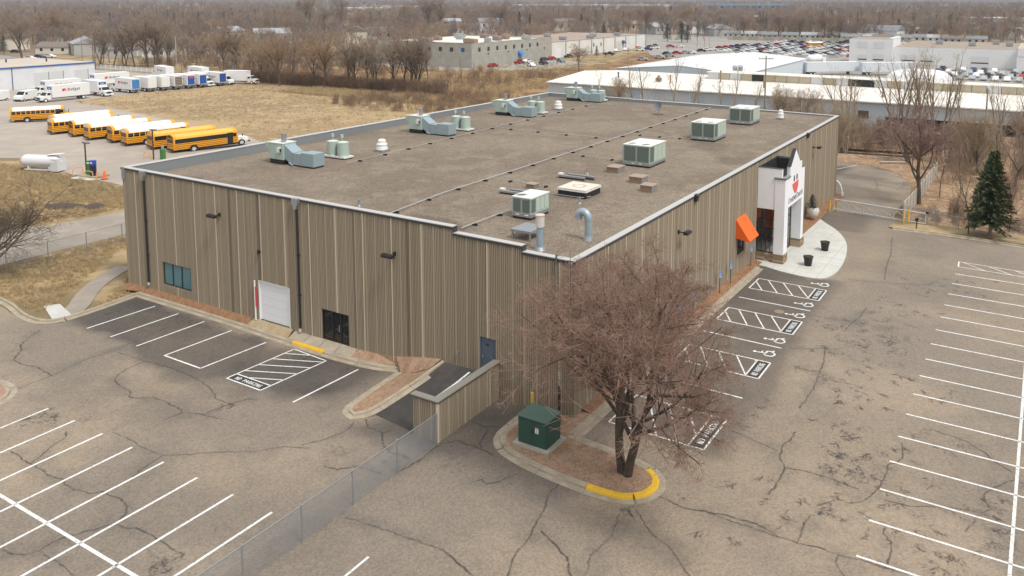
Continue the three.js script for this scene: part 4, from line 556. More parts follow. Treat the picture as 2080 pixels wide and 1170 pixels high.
const CARS = [[-175.8,-205.7,'d'],[-164.6,-199.3,'r'],[-151.7,-204.8,'r'],[-154.1,-222.0,'R'],[-154.3,-227.7,'w'],[-154.0,-239.9,'d'],[-154.3,-246.0,'r'],[-137.0,-214.0,'w'],[-137.9,-223.9,'D'],[-138.4,-237.6,'g'],[-153.8,-259.6,'D'],[-153.1,-314.3,'w'],[-152.9,-328.0,'r'],[-154.7,-304.7,'w'],[-154.9,-341.2,'d'],[-153.3,-347.2,'D'],[-140.2,-282.2,'D'],[-141.7,-317.2,'w'],[-140.1,-322.5,'b'],[-142.0,-334.9,'w'],[-140.3,-350.4,'r'],[-136.5,-352.8,'w'],[-114.9,-261.3,'s'],[-113.5,-274.9,'s'],[-114.5,-287.7,'s'],[-120.2,-298.5,'d'],[-117.8,-303.8,'r'],[-115.7,-309.0,'s'],[-113.7,-310.3,'w'],[-114.7,-325.7,'d'],[-114.9,-334.1,'w'],[-114.2,-338.8,'w'],[-115.2,-351.8,'r'],[-113.9,-357.4,'r'],[-112.7,-362.9,'b'],[-113.0,-372.7,'d'],[-111.5,-378.7,'d'],[-110.8,-384.4,'w'],[-322.8,-137.1,'w'],[-328.2,-143.3,'b'],[-327.4,-147.2,'w'],[-371.4,-155.8,'d']];
// ---------- trees ----------
function tubeBag() { return { p: [], n: [], i: [] }; }
function tube(bag, pts, rad, sides) {
  const base = bag.p.length / 3, N = pts.length; const t = new THREE.Vector3(), u = new THREE.Vector3(), w = new THREE.Vector3();
  for (let k = 0; k < N; k++) {
    t.copy(pts[Math.min(N - 1, k + 1)]).sub(pts[Math.max(0, k - 1)]).normalize(); u.set(Math.abs(t.y) > .9 ? 1 : 0, Math.abs(t.y) > .9 ? 0 : 1, 0).cross(t).normalize(); w.copy(t).cross(u);
    for (let s = 0; s < sides; s++) { const a = s / sides * Math.PI * 2, cx = Math.cos(a), sx = Math.sin(a), nx = u.x * cx + w.x * sx, ny = u.y * cx + w.y * sx, nz = u.z * cx + w.z * sx; bag.p.push(pts[k].x + nx * rad[k], pts[k].y + ny * rad[k], pts[k].z + nz * rad[k]); bag.n.push(nx, ny, nz); }
  }
  for (let k = 0; k + 1 < N; k++) for (let s = 0; s < sides; s++) { const a = base + k * sides + s, b = base + k * sides + (s + 1) % sides; bag.i.push(a, b, a + sides, b, b + sides, a + sides); }
}
function bagGeo(b) { const g = new THREE.BufferGeometry(); g.setAttribute('position', new THREE.Float32BufferAttribute(b.p, 3)); g.setAttribute('normal', new THREE.Float32BufferAttribute(b.n, 3)); g.setIndex(b.i); return g; }
function bareTree(seed, o) {                                // stems -> limbs -> branches -> twigs, kept inside an egg-shaped crown
  const r = rng(seed), trunk = tubeBag(), crown = tubeBag(), C = V(...o.c), E = o.e, up = o.up ?? .25;
  const inside = (p) => Math.hypot((p.x - C.x) / E[0], (p.y - C.y) / E[1], (p.z - C.z) / E[2]);
  const turn = (d, a, roll) => { const u = (Math.abs(d.y) > .95 ? V(1, 0, 0) : V(0, 1, 0)).cross(d).normalize(), w = d.clone().cross(u); return d.clone().multiplyScalar(Math.cos(a)).addScaledVector(u, Math.sin(a) * Math.cos(roll)).addScaledVector(w, Math.sin(a) * Math.sin(roll)).normalize(); };
  const grow = (p, d, len, rad, lv) => {
    if (o.clear && lv > 1 && p.y < 3.2 && Math.hypot(p.x, p.z) < 1.7) return;
    const seg = lv === 0 ? 5 : lv === 1 ? 4 : lv < o.levels - 1 ? 3 : o.tipSeg ?? 2, pts = [p.clone()], rs = [rad]; let q = p.clone(), dir = d.clone();
    for (let s = 1; s <= seg; s++) { const j = o.wob ?? .22; dir.add(V((r() - .5) * j * 2, (r() - .5) * j + (lv < 3 ? up : up * .3 + (o.droop ?? 0)) * .35, (r() - .5) * j * 2)).normalize(); q = q.clone().addScaledVector(dir, len / seg); if (lv > 0 && inside(q) > 1.04 + .16 * r()) { if (s > 1 || lv > 1) { pts.push(q); rs.push(Math.max(o.tip, rad * .4)); } break; } pts.push(q); rs.push(Math.max(o.tip, rad * (1 - (lv === 0 ? .45 : .62) * s / seg))); }
    if (pts.length < 2) return;
    tube(lv <= (o.trunkLv ?? 1) ? trunk : crown, pts, rs, lv === 0 ? o.sides ?? 7 : lv === 1 ? 5 : lv === 2 ? 4 : 3);
    if (lv + 1 >= o.levels) return;
    const n = o.kids[lv], first = lv === 0 ? o.first ?? .45 : .22;
    for (let k = 0; k < n; k++) {
      const f = first + (1 - first) * Math.min(.999, (k + r() * .9) / n), x = f * (pts.length - 1), i = Math.min(pts.length - 2, Math.floor(x)), a = pts[i].clone().lerp(pts[i + 1], x - i), td = pts[i + 1].clone().sub(pts[i]).normalize();
      const ang = (lv === 0 ? o.spread : o.fork ?? .75) * (.6 + .7 * r()); grow(a, turn(td, ang, k * 2.4 + r() * 1.4 + lv), len * o.shrink[lv] * (.65 + .6 * r()) * (lv === 0 ? 1.2 - .5 * f : 1.15 - .45 * f), Math.max(o.tip, (rs[i] ?? rad) * (lv === 0 ? .55 : .5)), lv + 1);
    }
  };
  for (let s = 0; s < (o.stems ?? 1); s++) { const a = s / (o.stems ?? 1) * 6.28 + (o.a0 ?? r()), lean = (o.stems > 1 ? o.lean ?? .3 : .06) * (.7 + .6 * r()); grow(V(Math.cos(a) * .12 * (o.stems > 1 ? 1.3 : 0), -.15, Math.sin(a) * .12 * (o.stems > 1 ? 1.3 : 0)), V(Math.cos(a) * Math.sin(lean), Math.cos(lean), Math.sin(a) * Math.sin(lean)), o.len, o.r, 0); }
  return [bagGeo(trunk), bagGeo(crown)];
}
const bark = (a, b) => tmat(speck(a, b, 12, .4, 1.5, 256), .95);
const BARK = bark([.17, .13, .095], [.085, .068, .055]), BARKP = mat(.27, .225, .165, .95);
const TW = [mat(.31, .24, .18, .95), mat(.34, .235, .145, .95), mat(.27, .19, .155, .95), mat(.21, .18, .155, .95), mat(.42, .325, .22, .95)];
// the wide bare tree on the island
{ const [t, c] = bareTree(41, { c: [-1.0, 5.9, 0], e: [6.6, 3.8, 5.6], a0: .25, stems: 2, lean: .2, clear: 1, trunkLv: 2, len: 5.8, r: .24, first: .25, spread: .82, levels: 6, kids: [8, 8, 7, 6, 5], shrink: [1.2, .62, .6, .58, .66], tip: .0075, fork: .8, up: .24, droop: -.1, wob: .2, tipSeg: 2, sides: 9 });
  const o = thing('island_tree', 'wide bare reddish tree on the kerbed island in front of the building corner', 'tree', [4.87, .12, 3.5], 0); mesh('trunk', t, bark([.11, .08, .058], [.05, .04, .033]), o); mesh('crown', c, mat(.30, .19, .142, .95), o); }
const SPEC = [
  { c: [0, 6.2, 0], e: [4.3, 3.9, 4.3], len: 6, r: .2, first: .34, spread: .72, levels: 5, kids: [9, 6, 6, 6], shrink: [.82, .64, .6, .6], tip: .016, up: .3 },
  { c: [0, 6.2, 0], e: [2.3, 4.0, 2.3], len: 8, r: .17, first: .28, spread: .5, levels: 5, kids: [10, 6, 5, 5], shrink: [.5, .62, .6, .6], tip: .014, up: .4 },
  { c: [0, 5.6, 0], e: [3.1, 4.4, 3.1], stems: 4, lean: .26, len: 7, r: .11, first: .3, spread: .5, levels: 4, kids: [9, 7, 7], shrink: [.5, .6, .58], tip: .014, up: .35 },
  { c: [0, 6, 0], e: [1.9, 4.2, 1.9], stems: 1, len: 9, r: .1, first: .3, spread: .45, levels: 4, kids: [9, 4, 4], shrink: [.38, .55, .55], tip: .009, up: .5 },
  { c: [0, 6, 0], e: [2.7, 4.3, 2.7], stems: 3, lean: .2, len: 7.5, r: .1, first: .32, spread: .42, levels: 4, kids: [6, 4, 4], shrink: [.48, .5, .5], tip: .008, up: .4, wob: .16 }];
const PROTO = SPEC.flatMap((s, k) => [0, 1].map((j) => bareTree(100 + k * 7 + j * 3, s)));
function plant(name, label, group, k, x, z, hgt, w, twig, seed, trunkM) { const r = rng(seed), [t, c] = PROTO[k * 2 + (seed & 1)], o = thing(name, label, 'tree', [x, gz(z), z], r() * 6.28, group), s = hgt / 10.1; o.scale.set(s * w, s, s * w); mesh('trunk', t, trunkM || BARK, o); mesh('crown', c, twig, o); return o; }
const ORD = ['first', 'second', 'third', 'fourth', 'fifth', 'sixth', 'seventh', 'eighth', 'ninth', 'tenth', 'eleventh', 'twelfth', 'thirteenth', 'fourteenth', 'fifteenth', 'sixteenth', 'seventeenth', 'eighteenth', 'nineteenth', 'twentieth'];
const rank = (list, lo, hi) => { const ix = []; for (let i = lo; i < hi; i++) ix.push(i); ix.sort((a, b) => bearing(list[a]) - bearing(list[b])); return (i) => ORD[ix.indexOf(i)]; };
const bearing = ([x, z]) => Math.atan2(x - 21.57, 38.8 - z);
const rkA = rank(TREES, 3, 16), rkB = rank(TREES, 16, 31), rkC = rank(TREES, 31, 42), rkD = rank(TREES, 43, 58), rkE = rank(TREES, 58, TREES.length), thinL = THIN.filter((t) => t[3] !== 1), paleL = THIN.filter((t) => t[3] === 1).slice(1), rkF = rank(thinL, 0, thinL.length), rkG = rank(paleL, 0, paleL.length);
const NAMEK = ['bare_tree', 'bare_tree', 'clump_tree', 'sapling'];
TREES.forEach(([x, z, hh, k, w, c], i) => {
  let label, group;
  if (i === 0) label = 'large bare tree with crooked trunk beyond the blue-trimmed white building';
  else if (i < 3) { group = 'bare trees by the back houses'; label = 'tall bare tree among the back houses behind the crooked-trunk tree'; }
  else if (i < 16) { group = 'bare trees behind the white rail fence'; label = `bare tree behind the rail fence and trucks, ${rkA(i)} from the picture's left`; }
  else if (i < 31) { group = 'bare trees lining the dry field'; label = `bare tree along the dry field's far edge, ${rkB(i)} from the trucks`; }
  else if (i < 42) { group = 'tall bare trees beyond the grey building'; label = `tall bare tree beyond the grey building, ${rkC(i)} from the left`; }
  else if (i === 42) label = 'round bushy bare tree in the brown grass by the white-walled warehouse';
  else if (i < 58) { group = 'bare trees behind the car lots'; label = `bare tree behind the far car lots, ${rkD(i)} from the left`; }
  else { group = 'saplings in the brown grass'; label = `thin bare sapling in the brown grass strip, ${rkE(i)} from the field`; }
  plant(NAMEK[k], label, group, k, x, z, hh, w, TW[c], 1000 + i * 3 + (i % 2));
});
THIN.forEach(([x, z, hh, k], i) => plant(k === 2 ? 'clump_tree' : k === 3 ? 'sapling' : 'bare_tree', k === 1 ? (i === 12 ? 'slim pale bare tree just past the far corner of the ribbed building' : `tall pale bare tree before the metal shed, ${rkG(paleL.indexOf(THIN[i]))} from the ribbed building`) : `slender bare tree before the white-roofed shed, ${rkF(thinL.indexOf(THIN[i]))} from the left`, k === 1 ? (i === 12 ? null : 'tall pale trees of the thicket') : 'slender trees before the metal shed', k === 1 ? 4 : k, x, z, hh, 1, TW[4], 2000 + i * 5, BARKP));
RIGHT.forEach(([x, z, hh, k], i) => plant(NAMEK[k], i === 0 ? 'bare tree with leaning dark trunk beside the end of the rolling gate' : i === 3 ? 'thin dark-trunked tree in front of the green fir' : `bare scrubby tree beyond the gate, ${ORD[i]} of the thicket`, i && i !== 3 ? 'scrubby trees of the thicket beyond the gate' : null, k, x, z, hh, i === 0 ? 1.15 : 1, i === 0 ? mat(.29, .19, .16, .95) : TW[i % 2 ? 0 : 1], 3000 + i * 5));
{ const [t, c] = bareTree(77, { c: [0, 5.2, 0], e: [6.6, 5.2, 6.6], len: 3.6, r: .2, first: .25, spread: 1.0, levels: 5, kids: [14, 7, 7, 6], shrink: [1.45, .62, .56, .6], tip: .0085, up: .1, wob: .14 }); const o = thing('bare_tree', 'spreading bare tree by the chain-link fence at the picture edge', 'tree', [-54.35, 0, 4.6], 2.2); mesh('trunk', t, BARK, o); mesh('crown', c, mat(.13, .1, .075, .95), o); }
// conifers
function conifer(seed, n, tuft) {
  const r = rng(seed), tri = [], tr = tubeBag(); tube(tr, [V(0, -.1, 0), V(0, 5, 0), V(0, 9.8, 0)], [.16, .1, .02], 6);
  for (let k = 0; k < n; k++) { const f = Math.pow(k / n, .85), y = 1.5 + 8.3 * f, L = (2.15 * (1 - f) + .18) * (.7 + .5 * r()), a = k * 2.399 + r(), droop = -.28 + .5 * f, nn = Math.max(2, Math.round(L * tuft)); for (let j = 0; j < nn; j++) { const d = L * (j + .6) / nn, cx = Math.cos(a) * d, cz = Math.sin(a) * d, cyy = y + d * droop + .05 * r(); for (let q = 0; q < 4; q++) { const b = a + (r() - .5) * 2.6, s = .16 + .22 * r(), e = (r() - .6) * .3; tri.push(cx, cyy, cz, cx + Math.cos(b) * s + Math.sin(b) * .05, cyy + e, cz + Math.sin(b) * s - Math.cos(b) * .05, cx + Math.cos(b) * s * .8 - Math.sin(b) * .07, cyy + e + .09, cz + Math.sin(b) * s * .8 + Math.cos(b) * .07); } } }
  const g = new THREE.BufferGeometry(); g.setAttribute('position', new THREE.Float32BufferAttribute(tri, 3)); g.computeVertexNormals(); return [bagGeo(tr), g];
}
const FIR = conifer(5, 420, 9), FIRS = conifer(8, 130, 5), needle = mat(.075, .10, .036, .9, { side: THREE.DoubleSide }), needleD = mat(.05, .075, .04, .9, { side: THREE.DoubleSide });
{ const o = thing('fir_tree', 'green fir tree standing behind the chain-link fence near the gate', 'tree', [17.6, gz(-54.9), -54.9]); o.scale.set(1.05, .9, 1.05); mesh('trunk', FIR[0], BARKP, o); mesh('crown', FIR[1], needle, o); }
CONIFERS.forEach(([x, z, hh, w], i) => { const o = thing('evergreen_tree', i === 11 ? 'small pointed evergreen by the brown grass in front of the white warehouse' : i === 23 ? 'small dark evergreen at the end of the white rail fence' : i === 24 ? 'dark evergreen beside the pale shed behind the truck yard' : i > 6 && i < 10 ? `dark pine by the yard lamps, ${['leftmost', 'middle', 'rightmost'][i - 7]} of three` : i > 11 && i < 19 ? `dark evergreen behind the white dealership building, ${ORD[i - 12]} from the left` : 'evergreen among the far bare trees', 'tree', [x, gz(z), z], i, i === 11 || i === 23 || i === 24 ? null : i > 6 && i < 10 ? 'trio of pines' : i > 11 && i < 19 ? 'evergreens behind the dealership' : 'scattered far evergreens'); const s = hh / 9.8; o.scale.set(s * w * 2.4, s, s * w * 2.4); mesh('trunk', FIRS[0], BARK, o); mesh('crown', FIRS[1], needleD, o); });
// bare shrubs, thickets and far woods: nobody could count them
function scatter(name, label, geo, m, list, colors) { const o = new THREE.InstancedMesh(geo, m, list.length), q = new THREE.Object3D(), c = new THREE.Color(); o.name = numbered(name); list.forEach(([x, z, s, a, sy], i) => { q.position.set(x, gz(z) - .03, z); q.rotation.set(0, a, 0); q.scale.set(s, sy ?? s, s); q.updateMatrix(); o.setMatrixAt(i, q.matrix); c.setRGB(...colors[i % colors.length]); o.setColorAt(i, c); }); o.castShadow = o.receiveShadow = true; o.userData = { kind: 'stuff', label, category: 'vegetation' }; scene.add(o); return o; }
function shrub(seed, n, h, spread, rad, sub) { const r = rng(seed), b = tubeBag(); for (let k = 0; k < n; k++) { const a = r() * 6.28, le = spread * r(), H = h * (.55 + .5 * r()), x0 = (r() - .5) * spread * .9, z0 = (r() - .5) * spread * .9, p = V(x0, 0, z0), m = V(x0 + Math.cos(a) * le * .3, H * .5, z0 + Math.sin(a) * le * .3), e = V(x0 + Math.cos(a) * le * .7 + (r() - .5) * .2, H, z0 + Math.sin(a) * le * .7); tube(b, [p, m, e], [rad * 1.5, rad, rad * .5], 3); for (let j = 0; j < sub; j++) { const f = .3 + .65 * r(), s = p.clone().lerp(e, f), t = r() * 6.28, l = h * (.12 + .22 * r()); tube(b, [s, s.clone().add(V(Math.cos(t) * l * .6, l * .75, Math.sin(t) * l * .6))], [rad * .7, rad * .35], 3); } } return bagGeo(b); }
const white1 = mat(1, 1, 1, .95), SH = shrub(3, 26, 2.4, 1.7, .013, 6), r4 = rng(404);
const nearHouses = (x, z) => x > -368 && x < -284 && z > -205 && z < -125;
const C_br = [[.30, .19, .115], [.23, .155, .105], [.37, .24, .14], [.2, .145, .105]], C_pale = [[.31, .225, .15], [.24, .165, .12], [.36, .27, .18], [.19, .14, .10]];
{ const L = []; for (let i = 0; i < 420; i++) { const t = r4(), x = -186 + 76 * t, z = -124.5 - 2.2 * r4() + (t > .75 ? -2 * (t - .75) * 4 : 0); L.push([x, z, .8 + .8 * r4(), r4() * 6]); } for (let i = 0; i < 260; i++) { L.push([-112 + 34 * r4() - 14 * r4(), -96 - 36 * r4(), .45 + .5 * r4(), r4() * 6]); } for (let i = 0; i < 200; i++) L.push([-205 + 100 * r4(), -130 - 55 * r4(), .6 + .7 * r4(), r4() * 6]); for (let i = 0; i < 140; i++) L.push([-275 + 90 * r4(), -140 - 40 * r4(), .8 + .9 * r4(), r4() * 6]); scatter('hedge_thicket', 'brown leafless brush along the tree line behind the dry field', SH, white1, L, C_br); }
{ const L = []; for (let i = 0; i < 190; i++) { const x = -8 + 40 * r4(), z = -58 - 62 * r4(); if (x < 9.6 && z > -92 - 6 * r4()) continue; L.push([x, z, .6 + 1.0 * r4(), r4() * 6]); } for (let i = 0; i < 190; i++) L.push([-62 + 62 * r4(), -104 - 22 * r4(), .7 + .8 * r4(), r4() * 6]); for (let i = 0; i < 60; i++) L.push([10.5 + 16 * r4(), -58 - 6 * r4(), .3 + .3 * r4(), r4() * 6]); scatter('thicket', 'tangled bare undergrowth beyond the gate and before the metal shed', SH, white1, L, C_pale); }
{ // dry grass tufts on the near verges and the field
  const r = rng(12), p = []; for (let k = 0; k < 16; k++) { const a = r() * 6.28, l = .1 + .18 * r(), x = (r() - .5) * .3, z = (r() - .5) * .3, h = .12 + .16 * r(); p.push(x - .012, 0, z, x + .012, 0, z + .008, x + Math.cos(a) * l * .6, h, z + Math.sin(a) * l * .6); } const g = new THREE.BufferGeometry(); g.setAttribute('position', new THREE.Float32BufferAttribute(p, 3)); g.computeVertexNormals();
  const L = []; const inPoly = (x, z, P) => { let c = false; for (let i = 0, j = P.length - 1; i < P.length; j = i++) if ((P[i][1] > z) !== (P[j][1] > z) && x < (P[j][0] - P[i][0]) * (z - P[i][1]) / (P[j][1] - P[i][1]) + P[i][0]) c = !c; return c; };
  const A = [[-42, -8], [-56, -8], [-56, 7], [-44, 6.8], [-39.7, 6.8], [-39.7, 1], [-42, 0]]; for (let i = 0; i < 5200; i++) { const x = -56 + 17 * r(), z = -20 + 27 * r(); if (inPoly(x, z, A) && !(z > -6 && Math.abs(x - (-40.2 - (6 - z) * .82)) < 2.2)) L.push([x, z, .7 + .9 * r(), r() * 6]); }
  const B = [[-65.5, -21], [-108, -21], [-104, -8], [-68, -4]]; for (let i = 0; i < 9000; i++) { const x = -110 + 46 * r(), z = -22 + 20 * r(); if (inPoly(x, z, B)) L.push([x, z, .8 + 1.2 * r(), r() * 6]); }
  for (let i = 0; i < 5000; i++) { const x = -176 + 120 * r(), z = -124 + 66 * r(); if (z < -64 - (x + 100) * .08 * -1 || x > -96) L.push([x, z, .9 + 1.6 * r() * r(), r() * 6]); }
  for (let i = 0; i < 9000; i++) L.push([-150 + 60 * r(), -110 - 130 * r() * r(), 1.4 + 2.2 * r(), r() * 6]);
  scatter('dry_grass', 'tufts of straw-coloured dry grass', g, mat(1, 1, 1, 1, { side: THREE.DoubleSide }), L.filter(([x, z]) => !(x > -96 && z < -112 && x > -79 + (z + 129) * .1 - 17 && z < -126)), [[.46, .345, .185], [.43, .32, .17], [.39, .29, .155], [.5, .385, .22]]); }
{ // far woods
  const FW = [0, 1].map((j) => bareTree(300 + j, { c: [0, 6.2, 0], e: [3.9, 3.9, 3.9], len: 6, r: .22, first: .3, spread: .75, levels: 4, kids: [7, 5, 6], shrink: [.72, .62, .62], tip: .03, up: .3, trunkLv: 9, sides: 4 })[0]); const r = rng(606), L = [[], []];
  const keep = (x, z) => !(x > -345 && z > -470 && x < 60);
  const put = (n, r0, r1, s0, s1, pw) => { for (let i = 0; i < n; i++) { const a = (-1 + 69 * r()) * Math.PI / 180, d = r0 + (r1 - r0) * Math.pow(r(), pw), x = 21 - Math.sin(a) * d, z = 38 - Math.cos(a) * d; if (keep(x, z) && !nearHouses(x, z)) L[i & 1].push([x, z, s0 + (s1 - s0) * r(), r() * 6]); } };
  put(3400, 330, 900, .8, 1.7, .9); put(3600, 800, 1900, .9, 1.7, .9); put(3800, 1700, 4300, 1.1, 2.2, .9);
  for (const [x0, z0, x1, z1, n] of [[-345, -185, -235, -330, 150], [-345, -330, -205, -470, 150], [-300, -142, -225, -185, 36], [-520, -100, -345, -240, 130], [-230, -132, -175, -185, 34], [-200, -480, 40, -560, 130]]) for (let i = 0; i < n; i++) { const e = [x0 + (x1 - x0) * r(), z0 + (z1 - z0) * r(), .7 + .7 * r(), r() * 6]; if (!nearHouses(e[0], e[1])) L[i & 1].push(e); }
  const cols = [[.29, .225, .18], [.24, .185, .15], [.33, .235, .16], [.22, .19, .17], [.30, .21, .18], [.36, .27, .19]]; L.forEach((l, i) => scatter('far_woods', 'far bare woodland fading towards the horizon', FW[i], white1, l, cols));
  const D = []; for (let i = 0; i < 420; i++) { const a = (-1 + 69 * r()) * Math.PI / 180, d = 520 + 2600 * r() * r(), x = 21 - Math.sin(a) * d, z = 38 - Math.cos(a) * d; if (keep(x, z)) D.push([x, z, (.8 + .6 * r()) , r() * 6, .9 + .8 * r()]); } const FL = conifer(21, 60, 3); scatter('far_evergreens', 'dark evergreens scattered through the far woods', merge([FL[0], FL[1]]), white1, D, [[.05, .075, .045], [.045, .065, .045]]);
}
sheet('wooded_ground', [[-E0, -E0], [E0, -E0], [E0, -480], [-215, -482], [-215, -360], [-345, -260], [-345, -128], [-420, -100], [-E0, 200]], -0.04, tmat(speck([.27, .20, .125], [.17, .13, .09], 8, .4, 120), 1));
// ---------- fences, gate, transformer, signs, pots ----------
M.wire = mat(.36, .38, .40, .45, { metalness: .6 });
function chainLink(name, label, A, B, hgt, step, postEvery, opt = {}) {
  const o = thing(name, label, 'fence', [A[0], gz(A[1]), A[1]], -Math.atan2(B[1] - A[1], B[0] - A[0])), L = Math.hypot(B[0] - A[0], B[1] - A[1]), dy = gz(B[1]) - gz(A[1]), n = Math.round(L / postEvery), bag = tubeBag();
  for (let i = 0; i <= n; i++) { const x = L * i / n; mesh('post', [cy(.04, .04, hgt + .05, x, dy * x / L, 0, 10), cy(.05, .02, .06, x, hgt + .05 + dy * x / L, 0, 10)], opt.post || M.wire, o); }
  mesh('top_rail', rod(V(0, hgt, 0), V(L, hgt + dy, 0), .026, 8), opt.rail || M.wire, o);
  const w = opt.w ?? .0045; for (let x = -hgt; x < L; x += step) for (const s of [1, -1]) { const a = Math.max(0, x), b = Math.min(L, x + hgt); if (b - a < .05) continue; const ya = (a - x), yb = (b - x); const P = s > 0 ? [V(a, ya + dy * a / L, .004), V(b, yb + dy * b / L, .004)] : [V(a, hgt - ya + dy * a / L, -.004), V(b, hgt - yb + dy * b / L, -.004)]; tube(bag, P, [w, w], 3); }
  const m = mesh('wire_mesh', bagGeo(bag), M.wire, o); m.userData.kind = 'stuff'; return o;
}
chainLink('chain_link_fence', 'grey chain-link fence running from the guard wall across the parking lot', [-4.95, 6.0], [-4.9, 27.8], 1.68, .075, 3.12);
chainLink('chain_link_fence', 'chain-link fence between the grass strip and the side road', [-53.6, 14], [-54.0, -42], 1.9, .16, 3.5, { post: M.galv });
chainLink('chain_link_fence', 'low chain-link fence beyond the kerb under the fir tree', [11.6, -56.6], [30, -52.6], 1.5, .1, 3.2);
chainLink('chain_link_fence', 'short chain-link fence end beside the leaning tree', [9.0, -57.5], [12.6, -57.2], 1.7, .09, 3.4);
{ // rolling gate
  const o = thing('rolling_gate', 'long galvanised sliding gate across the rear drive', 'gate', [1.7, gz(-57.9), -57.9], -.16), L = 9.9, gateM = mat(.6, .61, .63, .5); mesh('rail', [rod(V(0, .3, 0), V(L, .3, 0), .06, 8)], gateM, o); mesh('rail', [rod(V(0, 1.4, 0), V(L, 1.4, 0), .06, 8)], gateM, o);
  for (let i = 0; i <= 6; i++) mesh('upright', rod(V(L * i / 6, .35, 0), V(L * i / 6, 1.35, 0), .04, 8), gateM, o); for (let i = 0; i < 5; i++) mesh('diagonal_brace', rod(V(L * i / 6, 1.35, 0), V(L * (i + 1) / 6, .35, 0), .03, 6), gateM, o); mesh('diagonal_brace', rod(V(L * 5 / 6, .35, 0), V(L, 1.35, 0), .022, 6), M.galv, o);
  const bag = tubeBag(); for (let x = -1; x < L * 5 / 6; x += .12) for (const s of [0, 1]) { const a = Math.max(0, x), e = Math.min(L * 5 / 6, x + 1); if (e - a < .05) continue; tube(bag, s ? [V(a, .35 + a - x, 0), V(e, .35 + e - x, 0)] : [V(a, 1.35 - a + x, 0), V(e, 1.35 - e + x, 0)], [.0035, .0035], 3); } mesh('wire_mesh', bagGeo(bag), M.wire, o).userData.kind = 'stuff';
  const yp = (label, x, z, h = 1.45) => { const q = thing('gate_post', label, 'post', [x, gz(z), z], 0); mesh('sleeve', [cy(.085, .085, h, 0, 0, 0, 14)], M.yellowPaint, q); mesh('cap', [cy(.085, .03, .06, 0, h, 0, 14)], M.darkMetal, q); };
  yp('yellow gate post nearest the white planter', 1.35, -57.3); yp('yellow gate post, second beside the building end of the gate', 1.95, -58.3); yp('yellow guide post at the open end of the gate, roadside', 9.35, -55.9, 1.5); yp('yellow guide post at the open end of the gate, verge side', 9.75, -56.4, 1.7);
  const k = thing('gate_keypad', 'dark keypad pedestal on the verge by the gate', 'keypad', [10.9, gz(-53.9), -53.9]); mesh('pedestal', [cy(.06, .06, .95, 0, 0, 0, 10)], M.darkMetal, k); mesh('keypad_box', bx(.3, .32, .2, 0, 1.1, 0), M.black, k);
  const g = thing('gate_motor_post', 'grey steel post carrying the gate end roller', 'post', [11.6, gz(-56.4), -56.4]); mesh('post', [cy(.07, .07, 1.5, 0, 0, 0, 10)], M.galv, g); mesh('roller', [bx(.24, .22, .24, 0, 1.45, 0)], M.darkMetal, g); }
{ const o = thing('concrete_fence', 'weathered concrete panel fence running back beside the rear drive', 'fence', [9.0, gz(-58), -58]); for (let i = 0; i < 12; i++) { mesh('fence_panel', bx(.1, 1.9, 2.3, i * .03, .95 + gz(-58 - i * 2.4) - gz(-58), -1.2 - i * 2.4), i % 3 ? M.concrete : tmat(M.concrete.map, .95), o); mesh('fence_post', bx(.16, 2.0, .16, i * .03, 1 + gz(-58 - i * 2.4) - gz(-58), -i * 2.4), M.concrete, o); } }
{ const o = thing('transformer_cabinet', 'dark green electrical transformer cabinet on a concrete pad under the tree', 'transformer', [-.3, .14, 3.15]); const gr = mat(.028, .082, .06, .55), lid = mat(.10, .17, .14, .6); mesh('pad', b2(-1.1, 1.1, 0, .12, -.95, .95), M.concrete, o); mesh('cabinet', prism([[-.87, 0], [.87, 0], [.87, 1.42], [-.87, 1.42]], 1.45, .02).translate(0, .12, 0), gr, o); mesh('lid', prism([[-.93, 0], [.93, 0], [.93, .06], [-.93, .06]], 1.54, .015).translate(0, 1.55, 0), lid, o); for (const s of [-1, 1]) mesh('door', bx(.82, 1.2, .03, s * .42, .82, .735), gr, o); mesh('latch', bx(.06, .14, .04, .02, .9, .76), M.black, o);
  const lab = canvasTex(64, 96, (g, w, h) => { g.fillStyle = '#f4f4f0'; g.fillRect(0, 0, w, h); g.fillStyle = '#e8671c'; g.fillRect(6, 8, w - 12, 20); g.fillStyle = '#222'; g.beginPath(); g.moveTo(16, 70); g.lineTo(32, 42); g.lineTo(48, 70); g.fill(); for (let i = 0; i < 3; i++) g.fillRect(10, 76 + i * 6, w - 20, 2); }); const lg = new THREE.PlaneGeometry(.2, .3).translate(.3, 1.02, .752); mesh('warning_label', lg, new THREE.MeshStandardMaterial({ map: lab, roughness: .6 }), o); }
{ const o = thing('bollard', 'yellow pipe bollard by the transformer under the bare tree', 'bollard', [-1.9, .14, 1.3]); mesh('pipe', [cy(.08, .08, 1.5, 0, 0, 0, 14)], M.yellowPaint, o); mesh('dome', new THREE.SphereGeometry(.08, 12, 8).translate(0, 1.5, 0), M.yellowPaint, o); }
{ const o = thing('gas_meter', 'dark gas riser and valve by the building corner behind the tree', 'meter', [-.35, .14, .95]); mesh('riser', [cy(.07, .07, 1.9, 0, 0, 0, 10), rod(V(0, 1.9, 0), V(-.3, 1.9, -.4), .06)], M.darkMetal, o); mesh('valve', [bx(.24, .2, .2, 0, .3, .1)], M.black, o); }
